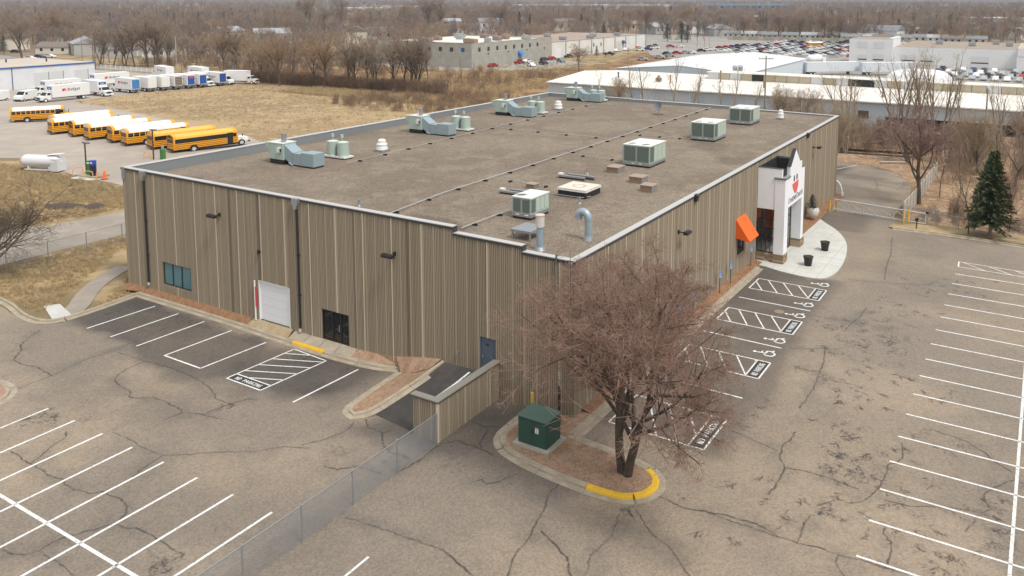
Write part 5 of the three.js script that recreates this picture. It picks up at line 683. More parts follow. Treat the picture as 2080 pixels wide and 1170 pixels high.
{ const face = canvasTex(64, 110, (g, w, h) => { g.fillStyle = '#2a67b8'; g.fillRect(0, 0, w, h); g.strokeStyle = '#eef3fa'; g.lineWidth = 3; g.strokeRect(3, 3, w - 6, h - 6); g.lineWidth = 5; g.beginPath(); g.arc(30, 62, 15, .3, 4.2); g.stroke(); g.beginPath(); g.moveTo(28, 30); g.lineTo(30, 52); g.lineTo(44, 52); g.lineTo(48, 68); g.stroke(); g.fillStyle = '#eef3fa'; g.beginPath(); g.arc(27, 22, 5, 0, 7); g.fill(); g.fillRect(12, 88, 40, 8); });
  const fm = new THREE.MeshStandardMaterial({ map: face, roughness: .5 }); const sg = (label, z) => { const o = thing('parking_sign', label, 'sign', [.42, .3, z], Math.PI / 2 - .25, 'blue accessible parking signs'); mesh('post', [cy(.03, .03, 1.6, 0, 0, 0, 8)], M.darkMetal, o); mesh('sign_plate', bx(.34, .58, .02, 0, 1.55, .035), M.galv, o); mesh('sign_face', new THREE.PlaneGeometry(.33, .57).translate(0, 1.55, .047), fm, o); };
  sg('blue accessible parking sign closest to the white entrance', -31.0); sg('blue accessible parking sign, second from the white entrance', -25.6); sg('blue accessible parking sign, third from the white entrance', -23.0); sg('blue accessible parking sign seen through the tree, nearest the lamp', -17.2); sg('blue accessible parking sign mostly hidden by the bare tree', -14.6); }
{ const pot = (label, x, z) => { const o = thing('black_planter', label, 'planter', [x, .1, z], 0, 'black planters on the entrance slab'); const pts = [[0, 0], [.3, 0], [.4, .75], [.44, .76], [.44, .84], [.38, .84], [.36, .72], [0, .7]].map((p) => new THREE.Vector2(...p)); mesh('pot', new THREE.LatheGeometry(pts, 24), mat(.018, .016, .018, .45), o); mesh('soil', cy(.36, .36, .04, 0, .74, 0, 20), mat(.06, .045, .03, 1), o); const b = tubeBag(), r = rng(Math.round(-z)); for (let k = 0; k < 60; k++) { const a = r() * 6.28, d = .3 * Math.sqrt(r()); tube(b, [V(Math.cos(a) * d, .76, Math.sin(a) * d), V(Math.cos(a) * (d + .06), .82 + .1 * r(), Math.sin(a) * (d + .06))], [.012, .004], 3); } mesh('plants', bagGeo(b), mat(.14, .17, .05, .9), o); };
  pot('black round planter on the slab nearer the parking bays', 4.55, -34.3); pot('black round planter on the slab farther from the bays', 4.8, -39.6);
  const o = thing('white_planter', 'large round white planter with a dark evergreen shrub', 'planter', [.85, .1, -51.4]); o.scale.setScalar(.82); const pts = [[0, 0], [.45, 0], [.72, .3], [.85, .7], [.8, 1.05], [.62, 1.3], [.55, 1.3], [.7, 1.0], [0, .95]].map((p) => new THREE.Vector2(...p)); mesh('pot', new THREE.LatheGeometry(pts, 28), mat(.62, .6, .55, .6), o); const c = mesh('shrub', FIRS[1].clone().scale(.42, .2, .42).translate(0, 1.0, 0), mat(.02, .035, .022, .9, { side: THREE.DoubleSide }), o); mesh('soil', cy(.6, .6, .05, 0, 1.1, 0, 20), mat(.05, .04, .03, 1), o); }
{ const o = thing('white_arch', 'white curved tube rail at the far building corner', 'rail', [-.25, gz(-68), -67.9], -.5); mesh('tube', new THREE.TorusGeometry(.95, .12, 10, 20, 3.14).translate(0, .35, 0).scale(1, 1.3, 1), M.white, o); mesh('foot', [cy(.2, .2, .4, 1, 0, 0, 12)], M.white, o); mesh('foot', [cy(.2, .2, .4, -1, 0, 0, 12)], M.white, o); }
{ const o = thing('fallen_log', 'grey fallen log lying in the leaf litter behind the drive', 'log', [3, gz(-93), -93], .5); mesh('log', rod(V(-2.2, .18, 0), V(2, .22, .2), .17, 9, .12), M.concrete, o); mesh('limb', rod(V(1, .3, .1), V(2, .8, -.6), .06, 6, .02), BARKP, o); }
// creek cut in the thicket
bed('creek_bank', [[[-12, -.9, -96.2], [5.5, -.9, -99.5], [5.5, -1.0, -101.5], [-12, -1.0, -98.6]]].map((q) => q), mat(.04, .03, .022, 1));
bed('creek_bank', [[[-12, -.6, -99], [5.5, -.6, -102], [5.5, .05, -103], [-12, .05, -100]], [[-12, .05, -100], [5.5, .05, -103], [7, -.9, -112], [-14, -.9, -110]]], M.leafLitter);
// ---------- yard by the buses: pumps, lamps, tank, cone ----------
{ const lamp = (label, x, z) => { const o = thing('yard_lamp', label, 'lamp post', [x, 0, z], 0, 'brown yard lamps'); mesh('pole', [cy(.11, .09, 4.3, 0, 0, 0, 8)], mat(.07, .04, .03, .6), o); mesh('lamp_head', prism([[-.15, 0], [.75, 0], [.75, .2], [-.15, .24]], .5, .03).translate(.05, 4.25, 0), mat(.2, .17, .15, .5), o); mesh('lamp_arm', bx(.6, .08, .1, -.4, 4.38, 0), mat(.07, .04, .03, .6), o); };
  lamp('brown lamp post over the fuel pump island by the grass', -87.2, -22.9); lamp('brown lamp post by the second fuel pump near the buses', -89.5, -34.2);
  const green = mat(.06, .20, .045, .5), navy = mat(.02, .025, .10, .4), red = mat(.30, .02, .03, .5), org = mat(.85, .35, .10, .6);
  const isl2 = thing('pump_island', 'raised concrete fuel island beside the grass with guard rails', 'pump island', [-85.9, 0, -22.9], .15); mesh('plinth', b2(-1.9, 1.9, 0, .22, -1.1, 1.1), M.kerb, isl2); mesh('apron', b2(-1.4, 2.4, 0, .06, 1.12, 2.3), M.newConcrete, isl2);
  const pump = (label, x, z, a, b, h) => { const o = thing('fuel_pump', label, 'fuel pump', [x, .22, z], .15, 'fuel pumps'); mesh('cabinet', bx(.62, h * .68, .5, 0, h * .34, 0), b, o); mesh('head', bx(.66, h * .3, .54, 0, h * .83, 0), a, o); mesh('dial', bx(.4, .22, .02, 0, h * .84, .28), M.white, o); const c = new THREE.CatmullRomCurve3([V(.34, h * .8, 0), V(.5, h * .5, .1), V(.45, .3, .1), V(.36, h * .55, .1)]); mesh('hose', new THREE.TubeGeometry(c, 10, .03, 6), M.black, o); };
  pump('green fuel pump with black side on the near fuel island', -86.0, -22.7, green, green, 1.9); pump('dark blue fuel pump with bright blue head on the near fuel island', -84.9, -22.5, mat(.02, .08, .42, .4), navy, 2.1); pump('red narrow fuel cabinet behind the green pump', -86.7, -23.5, red, red, 1.7);
  const p2 = thing('fuel_pump', 'green fuel pump by the second lamp post near the buses', 'fuel pump', [-88.3, 0, -34.9]); mesh('cabinet', bx(.7, 1.5, .5, 0, .75, 0), green, p2); mesh('vent_head', [cy(.2, .2, .5, 0, 1.5, 0, 12)], M.galv, p2);
  const rail = (label, x, z, t, m) => { const o = thing('guard_rail', label, 'guard rail', [x, 0, z], t, 'pump guard rails'); const c = new THREE.CatmullRomCurve3([V(-.6, 0, 0), V(-.6, .8, 0), V(-.5, .98, 0), V(.5, .98, 0), V(.6, .8, 0), V(.6, 0, 0)]); mesh('hoop', new THREE.TubeGeometry(c, 24, .05, 8), m, o); mesh('foot', [cy(.1, .1, .03, -.6, 0, 0, 10)], m, o); };
  rail('yellow hoop guard rail in front of the blue pump', -84.4, -21.6, .3, M.yellowPaint); rail('orange hoop guard rail at the end of the near fuel island', -83.3, -22.6, 1.5, org); rail('faded orange hoop guard rail at the grass end of the fuel island', -88.2, -22.3, 1.4, org); rail('faded orange hoop guard rail beside the second lamp post', -90.7, -34, .2, org);
  const tk = thing('propane_tank', 'long white tank on a skid beside the grass', 'tank', [-95.2, 0, -21.4], .38); tk.scale.setScalar(.85); const cap = new THREE.CapsuleGeometry(1.0, 5.2, 10, 24).rotateZ(Math.PI / 2).translate(0, 1.55, 0); mesh('tank_shell', cap, mat(.72, .73, .74, .45), tk); mesh('skid', [bx(5.4, .18, .22, .1, .25, .6), bx(5.4, .18, .22, .1, .25, -.6)], M.white, tk); for (const x of [-1.9, 1.9]) mesh('saddle', bx(.3, .8, 1.5, x, .6, 0), M.white, tk); mesh('end_cover', bx(1.3, 2.0, 1.9, 2.9, 1.1, 0), mat(.66, .67, .68, .6), tk); mesh('canopy', bx(2.4, .08, 1.2, 2.6, 2.75, 0, 0, 0, .1), M.white, tk); mesh('end_stripe', cy(.6, .3, .1, 0, 0, 0, 16).rotateZ(Math.PI / 2).translate(-3.55, 1.55, 0), org, tk);
  const cn = thing('traffic_cone', 'orange traffic cone by the fuel island', 'cone', [-82.6, 0, -22.6]); mesh('cone', [cy(.28, .05, 1.1, 0, .05, 0, 14)], mat(.90, .15, .02, .6), cn); mesh('base', bx(.7, .06, .7, 0, .03, 0), mat(.18, .05, .03, .8), cn);
  const md = thing('dirt_mound', 'dark scraped dirt heap in the grass beside the road', 'dirt', [-72.5, 0, -11.8], .5); const r = rng(5); for (let k = 0; k < 2; k++) { const g = new THREE.SphereGeometry(1, 24, 12); const p = g.attributes.position; for (let i = 0; i < p.count; i++) { const f = .8 + .4 * fbm(p.getX(i) * .3 + .5, p.getZ(i) * .3 + .5, 8, 3); p.setXYZ(i, p.getX(i) * (2.4 - k * 1.2) * f + k * 3.6, Math.max(-.1, p.getY(i) * .42 * f), p.getZ(i) * 1.0 * f); } g.computeVertexNormals(); mesh('heap', g, mat(.085, .065, .05, 1), md); } }
// ---------- school buses ----------
const busY = mat(.83, .36, .012, .45), busW = mat(.84, .82, .76, .5), rimM = mat(.5, .5, .5, .5);
function wheel(parent, x, y, z, r, w, rim = rimM) { const g = new THREE.Group(); g.name = 'wheel'; g.position.set(x, y, z); parent.add(g); mesh('tyre', new THREE.CylinderGeometry(r, r, w, 20).rotateX(Math.PI / 2), M.rubber, g); mesh('rim', new THREE.CylinderGeometry(r * .58, r * .58, w + .03, 16).rotateX(Math.PI / 2), rim, g); }
function bus(label, pos, turn, yellowRoof, group) {          // nose towards +x, length 10.6
  const o = thing('school_bus', label, 'school bus', pos, turn, group);
  mesh('body', [prism([[-5.3, .62], [-5.3, 2.3], [3.55, 2.3], [3.75, 1.45], [3.75, .62]], 2.4, .05)], busY, o);
  const sec = []; for (let i = 0; i <= 10; i++) { const a = Math.PI * i / 10; sec.push([-Math.cos(a) * 1.17, 2.28 + Math.sin(a) ** .7 * .62]); }
  mesh('roof', prism(sec, 8.7, .06).rotateY(Math.PI / 2).translate(-.95, 0, 0), yellowRoof ? mat(.86, .47, .07, .45) : busW, o); mesh('roof_end', prism(sec.map(([a, b]) => [a * 1.01, 2.27 + (b - 2.27) * 1.02]), .4, .02).rotateY(Math.PI / 2).translate(-5.1, 0, 0), busY, o); mesh('roof_end', prism(sec.map(([a, b]) => [a * 1.01, 2.27 + (b - 2.27) * 1.02]), .5, .02).rotateY(Math.PI / 2).translate(3.3, 0, 0), busY, o);
  mesh('hood', [prism([[3.7, .62], [3.7, 1.5], [5.2, 1.32], [5.32, 1.15], [5.32, .62]], 2.0, .08)], yellowRoof ? busW : busY, o); mesh('windshield', prism([[3.62, 1.55], [3.5, 2.3], [3.56, 2.3], [3.76, 1.5]], 2.1), M.glassDark, o); mesh('grille', bx(.06, .4, 1.2, 5.33, .92, 0), M.black, o); mesh('bumper', bx(.18, .22, 2.3, 5.4, .6, 0), M.black, o); mesh('bumper', bx(.15, .25, 2.35, -5.36, .62, 0), M.black, o);
  for (const s of [-1, 1]) {
    if (yellowRoof) mesh('window_band', bx(7.7, .66, .03, -1.2, 1.92, s * 1.2), M.glassDark, o);
    for (let i = 0; i < 10; i++) { const w = mesh('window', bx(.66, .58, .035, -4.75 + i * .8, 1.93, s * 1.205), M.glassDark, o); if (!yellowRoof) mesh('sash', bx(.66, .035, .05, -4.75 + i * .8, 1.97, s * 1.208), M.galv, w); }
    for (const y of [1.42, 1.12, .86]) mesh('rub_rail', bx(8.8, .055, .03, -.85, y, s * 1.215), M.black, o); mesh('side_window', bx(.55, .6, .035, 3.2, 1.9, s * 1.19), M.glassDark, o);
    mesh('mirror', [bx(.1, .35, .12, 4.3, 1.75, s * 1.35), rod(V(3.7, 1.7, s * 1.1), V(4.3, 1.75, s * 1.35), .02)], M.black, o); mesh('headlight', cy(.11, .11, .05, 0, 0, 0, 12).rotateZ(Math.PI / 2).translate(5.36, .95, s * .78), M.white, o); mesh('tail_light', bx(.04, .18, .18, -5.31, 1.35, s * .9), mat(.4, .02, .02, .4), o); mesh('wheel_arch', new THREE.CylinderGeometry(.6, .6, .03, 20).rotateX(Math.PI / 2).translate(-2.6, .56, s * 1.2), M.black, o);
    wheel(o, -2.6, .5, s * 1.08, .5, .32); wheel(o, 4.25, .5, s * .98, .5, .28);
  }
  mesh('door', bx(.8, 1.75, .04, 2.55, 1.45, 1.2), M.glassDark, o); for (const [z, w] of [[-.65, .7], [.65, .7], [0, .5]]) mesh('rear_window', bx(.03, .6, w, -5.31, 1.95, z), M.glassDark, o);
  for (const y of [1.42, 1.12]) mesh('rear_rail', bx(.03, .055, 2.2, -5.31, y, 0), M.black, o); mesh('undercarriage', bx(8.6, .3, 1.7, -.4, .48, 0), M.black, o);
  return o;
}
const grpB = 'row of parked school buses';
const b1 = bus('yellow school bus parked apart at the far end of the yard', [-144.2, gz(-47.5), -47.5], Math.atan2(8.3, 5), false);
[['white-roofed school bus at the far end of the parked row', -124.1], ['white-roofed school bus, second from the far end of the row', -118.5], ['white-roofed school bus, third from the far end of the row', -113.1], ['white-roofed school bus in the middle of the row', -107.2], ['white-roofed school bus next before the last white-roofed one', -102.6]].forEach(([l, x], i) => { copyOf(b1, l, [x, gz(-45), -44.6 - (i % 2) * .5], Math.PI / 2 - .2, grpB, [1.15, 1, 1]); });
const b2y = bus('yellow-roofed school bus with dark window band, tucked behind the nearest bus', [-96.2, gz(-45), -44.9], Math.PI / 2 - .2, true, grpB); b2y.scale.x = 1.15;
copyOf(b2y, 'nearest yellow-roofed school bus with white hood by the roof edge', [-91.0, gz(-45), -44.8], Math.PI / 2 - .2, grpB);
copyOf(b1, 'white-roofed school bus half hidden behind the front of the row', [-129.2, gz(-47), -47.5], Math.PI / 2 - .2, grpB, [1.15, 1, 1]);
// ---------- box trucks and vans ----------
const trW = mat(.80, .80, .79, .5), trBlue = mat(.02, .10, .38, .5), logo = canvasTex(512, 128, (g, w, h) => { g.fillStyle = '#e9e9e7'; g.fillRect(0, 0, w, h); g.fillStyle = '#d6402c'; g.beginPath(); g.moveTo(14, 34); g.lineTo(120, 30); g.lineTo(70, 96); g.lineTo(14, 112); g.fill(); g.fillStyle = '#ef8a50'; g.beginPath(); g.moveTo(112, 52); g.lineTo(128, 40); g.lineTo(128, 110); g.lineTo(84, 112); g.fill(); g.fillStyle = '#23305e'; g.font = 'bold 100px sans-serif'; g.textBaseline = 'middle'; g.fillText('Budget', 150, 64, 350); }), header = canvasTex(256, 64, (g, w, h) => { g.fillStyle = '#1d3f86'; g.fillRect(0, 0, w, h); g.fillStyle = '#dfe6f2'; g.font = 'bold 40px sans-serif'; g.textAlign = 'center'; g.textBaseline = 'middle'; g.fillText('Budget', w / 2, h / 2); });
const logoM = new THREE.MeshStandardMaterial({ map: logo, roughness: .5 }), headM = new THREE.MeshStandardMaterial({ map: header, roughness: .5 });
function boxTruck(label, pos, turn, o2 = {}) {               // nose towards +x
  const L = o2.L ?? 7.6, o = thing('box_truck', label, 'truck', pos, turn, 'rental trucks in the yard'), B = -L / 2, H = 3.75;
  mesh('cargo_box', prism([[B, .95], [L / 2, .95], [L / 2, H], [B, H]], 2.45, .03), trW, o); mesh('box_roof', bx(L + .04, .05, 2.48, 0, H + .02, 0), M.white, o); mesh('chassis', bx(L + 1.6, .22, .9, .6, .78, 0), M.black, o);
  mesh('rear_door', bx(.05, 2.35, 2.1, B - .01, 2.3, 0), o2.door || trW, o); mesh('rear_bumper', bx(.15, .2, 2.3, B - .05, .62, 0), M.galv, o); for (const s of [-1, 1]) { mesh('tail_light', bx(.05, .14, .2, B - .03, .98, s * .95), mat(.35, .02, .02, .4), o); wheel(o, B + 1.6, .48, s * .95, .48, .45, trW); wheel(o, L / 2 + 1.55, .48, s * .98, .48, .3, trW); }
  mesh('cab', prism([[L / 2 + .15, .55], [L / 2 + .15, 2.35], [L / 2 + 1.05, 2.35], [L / 2 + 1.5, 1.55], [L / 2 + 2.6, 1.35], [L / 2 + 2.7, .55]], 2.1, .06), trW, o); mesh('windshield', prism([[L / 2 + 1.1, 2.28], [L / 2 + 1.52, 1.6], [L / 2 + 1.58, 1.6], [L / 2 + 1.17, 2.28]], 1.9), M.glassDark, o); for (const s of [-1, 1]) { mesh('side_window', bx(.75, .55, .03, L / 2 + .7, 1.92, s * 1.05), M.glassDark, o); mesh('headlight', bx(.05, .2, .35, L / 2 + 2.7, 1.0, s * .75), M.glassDark, o); } mesh('grille', bx(.05, .45, 1.0, L / 2 + 2.72, .98, 0), M.black, o); mesh('front_bumper', bx(.2, .25, 2.15, L / 2 + 2.75, .5, 0), o2.white ? trW : M.darkMetal, o);
  if (o2.logo !== false) for (const s of [-1, 1]) { const g = new THREE.PlaneGeometry(4.6, 1.15); if (s < 0) g.rotateY(Math.PI); mesh('side_lettering', g.translate(0, 2.65, s * 1.235), logoM, o); }
  if (o2.head !== false) mesh('header_panel', new THREE.PlaneGeometry(1.9, .6).rotateY(Math.PI / 2).translate(L / 2 + .012, 3.15, 0), headM, o);
  return o;
}
const GY = -.95, T0 = boxTruck('box truck with red and orange lettering nearest the buses', [-179.6, GY, -72.2], -Math.PI / 2, { L: 9 });
boxTruck('box truck parked in front of the doors of the blue-trimmed building', [-192.5, GY, -77.5], -Math.PI / 2, { L: 9 });
boxTruck('white box truck facing the field with rounded bonnet', [-183.5, GY, -81.0], 0, { L: 6.5, logo: false, white: true });
boxTruck('box truck farther back in the yard beside the blue-trimmed building', [-200, GY, -95], -Math.PI / 2, { L: 10 });
boxTruck('long box truck by the white rail fence', [-208, GY, -117], Math.PI * .92, { L: 9.5 }); boxTruck('white box truck behind the open-backed truck', [-197.5, GY, -121.2], Math.PI * .95, { L: 8.5 });
[['box truck with pale blue rear door at the start of the row', -89.0, mat(.06, .22, .50, .5)], ['box truck with plain white rear door next to the pale blue one', -93.2, null], ['box truck with plain white rear door, second in the row', -96.6, null], ['box truck with open brown slatted back', -99.9, mat(.17, .13, .10, .9)], ['box truck with blue rear door bearing a red badge', -103.2, trBlue], ['box truck with plain blue rear door near the row end', -106.4, trBlue], ['box truck with blue rear door, last but two in the row', -112.2, mat(.02, .085, .34, .5)]].forEach(([l, z, d], i) => { const o = boxTruck(l, [-182.4 + i * .7, GY, z], Math.PI, { L: 7.2, door: d, logo: i !== 1 && i !== 2, head: false }); if (i === 4) mesh('badge', bx(.02, .5, 1.3, -3.64, 3.1, 0), mat(.7, .09, .06, .5), o); if (i === 3) for (let k = 0; k < 5; k++) mesh('cargo_slat', bx(.03, .08, 2.0, -3.65, 1.4 + k * .45, 0), mat(.5, .45, .36, .8), o); });
boxTruck('white box truck with bonnet towards the field between blue doors', [-181.5, GY, -109.3], 0, { L: 6, logo: false, white: true }); boxTruck('plain white box truck closing the row by the grass', [-176.5, GY, -118.6], .35, { L: 7, logo: false, head: false, white: true });
function van(label, pos, turn) { const o = thing('cargo_van', label, 'van', pos, turn, 'white vans in the yard'); mesh('body', prism([[-2.9, .45], [-2.9, 2.5], [1.2, 2.5], [1.9, 1.6], [2.8, 1.3], [2.9, .45]], 2.0, .08), trW, o); mesh('windshield', prism([[1.22, 2.4], [1.86, 1.65], [1.94, 1.62], [1.3, 2.4]], 1.75), M.glassDark, o); for (const s of [-1, 1]) { mesh('side_window', bx(.8, .5, .03, 1.0, 1.9, s * 1.0), M.glassDark, o); wheel(o, -1.9, .38, s * .9, .38, .25); wheel(o, 1.9, .38, s * .9, .38, .25); } mesh('bumper', bx(.15, .3, 1.9, 2.92, .5, 0), M.darkMetal, o); return o; }
const v0 = van('white cargo van at the left end of the truck yard', [-190, GY, -61], -1.2); copyOf(v0, 'white cargo van behind the nearest lettered truck cab', [-186, GY, -65.5], -1.1); copyOf(v0, 'white cargo van parked near the row end by the grass', [-177.5, GY, -114.8], .2); copyOf(v0, 'white cargo van farthest towards the picture edge', [-196, GY, -59], -1.0);
// ---------- cars ----------
const PAINTS = { w: [mat(.80, .80, .79, .3), 'white'], d: [mat(.03, .032, .036, .3), 'dark grey'], r: [mat(.38, .02, .025, .3), 'red'], R: [mat(.30, .015, .02, .3), 'dark red'], D: [mat(.018, .018, .02, .3), 'black'], b: [mat(.02, .04, .16, .3), 'blue'], s: [mat(.45, .47, .48, .3, { metalness: .3 }), 'silver'], g: [mat(.14, .20, .22, .3), 'grey-green'] };
const carBody = prism([[-2.2, .32], [-2.22, .8], [-1.95, .98], [1.0, .98], [2.05, .82], [2.2, .6], [2.2, .32]], 1.78, .05), carCab = prism([[-1.7, .97], [-1.2, 1.42], [.35, 1.42], [1.05, .97]], 1.55, .05), carGlass = prism([[-1.62, 1.0], [-1.17, 1.36], [.33, 1.36], [.93, 1.0]], 1.62), pickCab = prism([[-.4, .97], [-.25, 1.62], [.75, 1.62], [1.3, .97]], 1.6, .05), pickGlass = prism([[-.34, 1.05], [-.2, 1.55], [.72, 1.55], [1.16, 1.05]], 1.66), pickBody = prism([[-2.6, .45], [-2.6, 1.05], [-.3, 1.05], [-.3, 1.0], [1.3, 1.0], [2.5, .9], [2.6, .45]], 1.85, .05), tyre = new THREE.CylinderGeometry(.34, .34, .24, 12).rotateX(Math.PI / 2);
function carProto(c, pick, simple) { const o = new THREE.Group(); const [m] = PAINTS[c]; mesh('body', pick ? pickBody : carBody, m, o); mesh('cabin', pick ? pickCab : carCab, m, o); mesh('windows', pick ? pickGlass : carGlass, M.glassDark, o); if (!simple) for (const [x, z] of [[-1.4, .8], [-1.4, -.8], [1.4, .8], [1.4, -.8]]) { const w = mesh('wheel', tyre, M.rubber, o); w.position.set(x, .34, z); } return o; }
const protos = {}; function car(c, x, z, turn, label, group, pick, simple) { const k = c + (pick ? 1 : 0) + (simple ? 1 : 0); const p = protos[k] = protos[k] || carProto(c, pick, simple), o = p.clone(); o.name = numbered(pick ? 'pickup_truck' : 'parked_car'); scene.add(o); o.position.set(x, gz(z), z); o.rotation.y = turn; return tag(o, label, pick ? 'pickup' : 'car', group); }
const carNote = ['dark car by the end wall of the grey building', 'red car against the end wall of the grey building', 'red car at the corner of the grey building', 'dark red pickup under the blue awning', 'white car behind the dark red pickup', 'dark grey car along the grey wall', 'red car next to the dark grey one on the grey wall', 'white car parked on the open drive before the grey building', 'black pickup on the open drive before the grey building', 'grey-green car beside the round bushy tree', 'black pickup by the white warehouse door'];
CARS.forEach(([x, z, c], i) => { const pick = c === 'R' || c === 'D'; if (x < -147.6 && x > -156 && z < -199) x = -147.4; const side = i < 11 || (i < 22); const home = i >= CARS.length - 4; car(c, x, z, home ? .4 : x < -145 ? Math.PI / 2 + (i % 2) * .1 : i < 11 ? -.6 : .25, i < 11 ? carNote[i] : home ? ['white car on the street by the back houses', 'blue car on the street by the back houses', 'white van-sized car in the house drive', 'dark car before the farthest pale house'][i - CARS.length + 4] : `${PAINTS[c][1]} ${pick ? 'pickup' : 'car'} ${i < 22 ? 'by the long white warehouse wall' : 'in the lot edge row above the white roof'}`, i < 11 || home ? null : i < 22 ? 'cars by the white warehouse' : 'cars in the lot edge row', pick); });
{ const r = rng(909), pool = 'wwwwwwssswdbrDsdg'; 
  for (let i = 0; i < 10; i++) for (let k = 0; k < 19; k++) { const x = -106 + i * 6.4 + (r() - .5), z = -300 - k * 7.2 - i * 2.5 - r() * 2; if (r() < .1 || (x > -82 && z > -330 && x < -44 && z > -250) || (x > -48 && z > -330) || (x < -95 && z > -330)) continue; const c = pool[Math.floor(r() * pool.length)]; car(c, x, z, .1 + (r() - .5) * .1, `${PAINTS[c][1]} car in the crowded far lot by the timber fence`, 'cars in the crowded far lot', c === 'D', true); }
  for (let i = 0; i < 4; i++) for (let k = 0; k < 9; k++) { if (r() < .08) continue; const c = pool[Math.floor(r() * pool.length)]; car(c, -10 + k * 3.1 + i * .4, -243 - i * 10.5, -Math.PI / 2 + (r() - .5) * .06, `${PAINTS[c][1]} car in the rows before the white dealership building`, 'cars before the dealership', c === 'D', true); }
  for (let i = 0; i < 5; i++) for (let k = 0; k < 13; k++) { if (r() < .15) continue; const c = pool[Math.floor(r() * pool.length)]; car(c, -46 + k * 6.4, -378 - i * 17, (r() - .5) * .1, `${PAINTS[c][1]} car in the rows behind the dealership building`, 'cars behind the dealership', false, true); }
  for (let k = 0; k < 7; k++) { const c = 'wsdwwbs'[k]; car(c, -52 + k * 3.3, -262 - (k % 3) * 5, .2, `${PAINTS[c][1]} car beside the tank truck near the dealership`, 'cars by the tank truck', false, true); }
}
// ---------- background buildings ----------
const wallT = (a, b, t = 6) => tmat(speck(a, b, 5, .1, t), .85);
function ridged(w, h, pitch, x0, seed, m, root, put) { /* metal siding in sheets */ const n = Math.max(1, Math.round(w / 3)), r = rng(seed); for (let i = 0; i < n; i++) { const a = w * i / n, b = w * (i + 1) / n - .02, g = []; for (let u = a; u < b - pitch * .5; u += pitch) g.push(b2(u, u + pitch * .45, 0, h, 0, .05)); g.push(b2(a, b, 0, h, -.1, 0)); mesh('siding_sheet', merge(g).applyMatrix4(put), m[Math.floor(r() * m.length)], root); } }
{ // long metal shed with white roof and ridge monitor
  const o = thing('metal_shed', 'long low metal shed with white roof and battered ridge monitor', 'building', [0, -.95, 0]), sid = [mat(.47, .53, .57, .6), mat(.43, .49, .54, .6), mat(.52, .57, .60, .6)], wr = tmat(speck([.82, .80, .74], [.74, .70, .62], 4, .06, 30, 512, [.62, .52, .40], .68), .6);
  const Z = -129, x0 = -79, x1 = 34, E = 4.85, Rg = 6.1, zr = -147.5;
  ridged(x1 - x0, 2.7, .4, 0, 5, sid, o, new THREE.Matrix4().setPosition(x0, E - 2.75, Z)); mesh('lower_wall', [b2(x0, -6, 0, E - 2.76, Z - .1, Z), b2(-6.2, -4.2, -.2, E - 2.77, Z - .08, Z + .03)], sid[1], o); mesh('open_bay_dark', b2(-4.1, x1, 0, E - 2.8, Z - 3.2, Z - 3), M.black, o); mesh('end_wall', quads([[[x0, 0, Z], [x0, E, Z], [x0, Rg, zr], [x0, 0, zr]], [[x0, 0, zr], [x0, Rg, zr], [x0, E, -166], [x0, 0, -166]]]), sid[0], o); mesh('end_wall', quads([[[x1, 0, Z], [x1, E, Z], [x1, Rg, zr], [x1, 0, zr]], [[x1, 0, zr], [x1, Rg, zr], [x1, E, -166], [x1, 0, -166]]]), sid[0], o); mesh('back_wall', b2(x0, x1, 0, E, -166, -165.9), sid[0], o);  // black sheet painted as the darkness inside the open bay
  const n = 19; for (let i = 0; i < n; i++) { const a = x0 - .3 + (x1 - x0 + .6) * i / n, b = x0 - .3 + (x1 - x0 + .6) * (i + 1) / n - .02; mesh('roof_sheet', quads([[[a, E, Z + .35], [b, E, Z + .35], [b, Rg, zr], [a, Rg, zr]], [[a, Rg, zr], [b, Rg, zr], [b, E, -166], [a, E, -166]], [[a, E - .22, Z + .35], [b, E - .22, Z + .35], [b, E, Z + .35], [a, E, Z + .35]]]), wr, o); }
  mesh('window', b2(-9.2, -7.2, 1.5, 3.0, Z + .01, Z + .06), mat(.12, .08, .06, .7), o);
  const mo = new THREE.Group(); mo.name = 'ridge_monitor'; o.add(mo); const r = rng(31), pl = [mat(.52, .46, .34, .8), mat(.46, .40, .29, .8), M.black, mat(.7, .72, .74, .4), mat(.56, .5, .38, .8)]; for (let x = -45.5; x < x1; x += 2.6) { mesh('monitor_panel', b2(x, x + 2.5, Rg - .25, Rg + 1.35, zr + 2.2, zr + 2.3), pl[Math.floor(r() * 5)], mo); } mesh('monitor_roof', b2(-45.8, x1, Rg + 1.38, Rg + 1.5, zr - 2.8, zr + 2.9), wr, mo); mesh('monitor_sill', b2(-45.6, x1, Rg - .35, Rg - .25, zr + 2.1, zr + 2.45), M.darkMetal, mo); mesh('monitor_back', b2(-45.6, x1, Rg - .4, Rg + 1.37, zr - 2.3, zr - 2.2), sid[1], mo);
  for (const [x, z, h, m] of [[-66, -140, 1.2, M.darkMetal], [-5.6, -134, 1.7, M.rust], [-41, -141, 2.6, M.rust], [-30, -137, 1.4, M.rust], [-51, -136, 1.8, M.rust]]) mesh('stack', [cy(.16, .16, h, x, E + (Z - z) / 18.5 * 1.25 - .1, z, 10), cy(.24, .2, .2, x, E + (Z - z) / 18.5 * 1.25 + h - .1, z, 10)], m, o); mesh('roof_ventilator', [bx(1.2, .7, 1, -54.5, 5.95, -137.5), cy(.5, .2, .6, -54.5, 6.3, -137.5, 12)], M.rust, o);
  
}
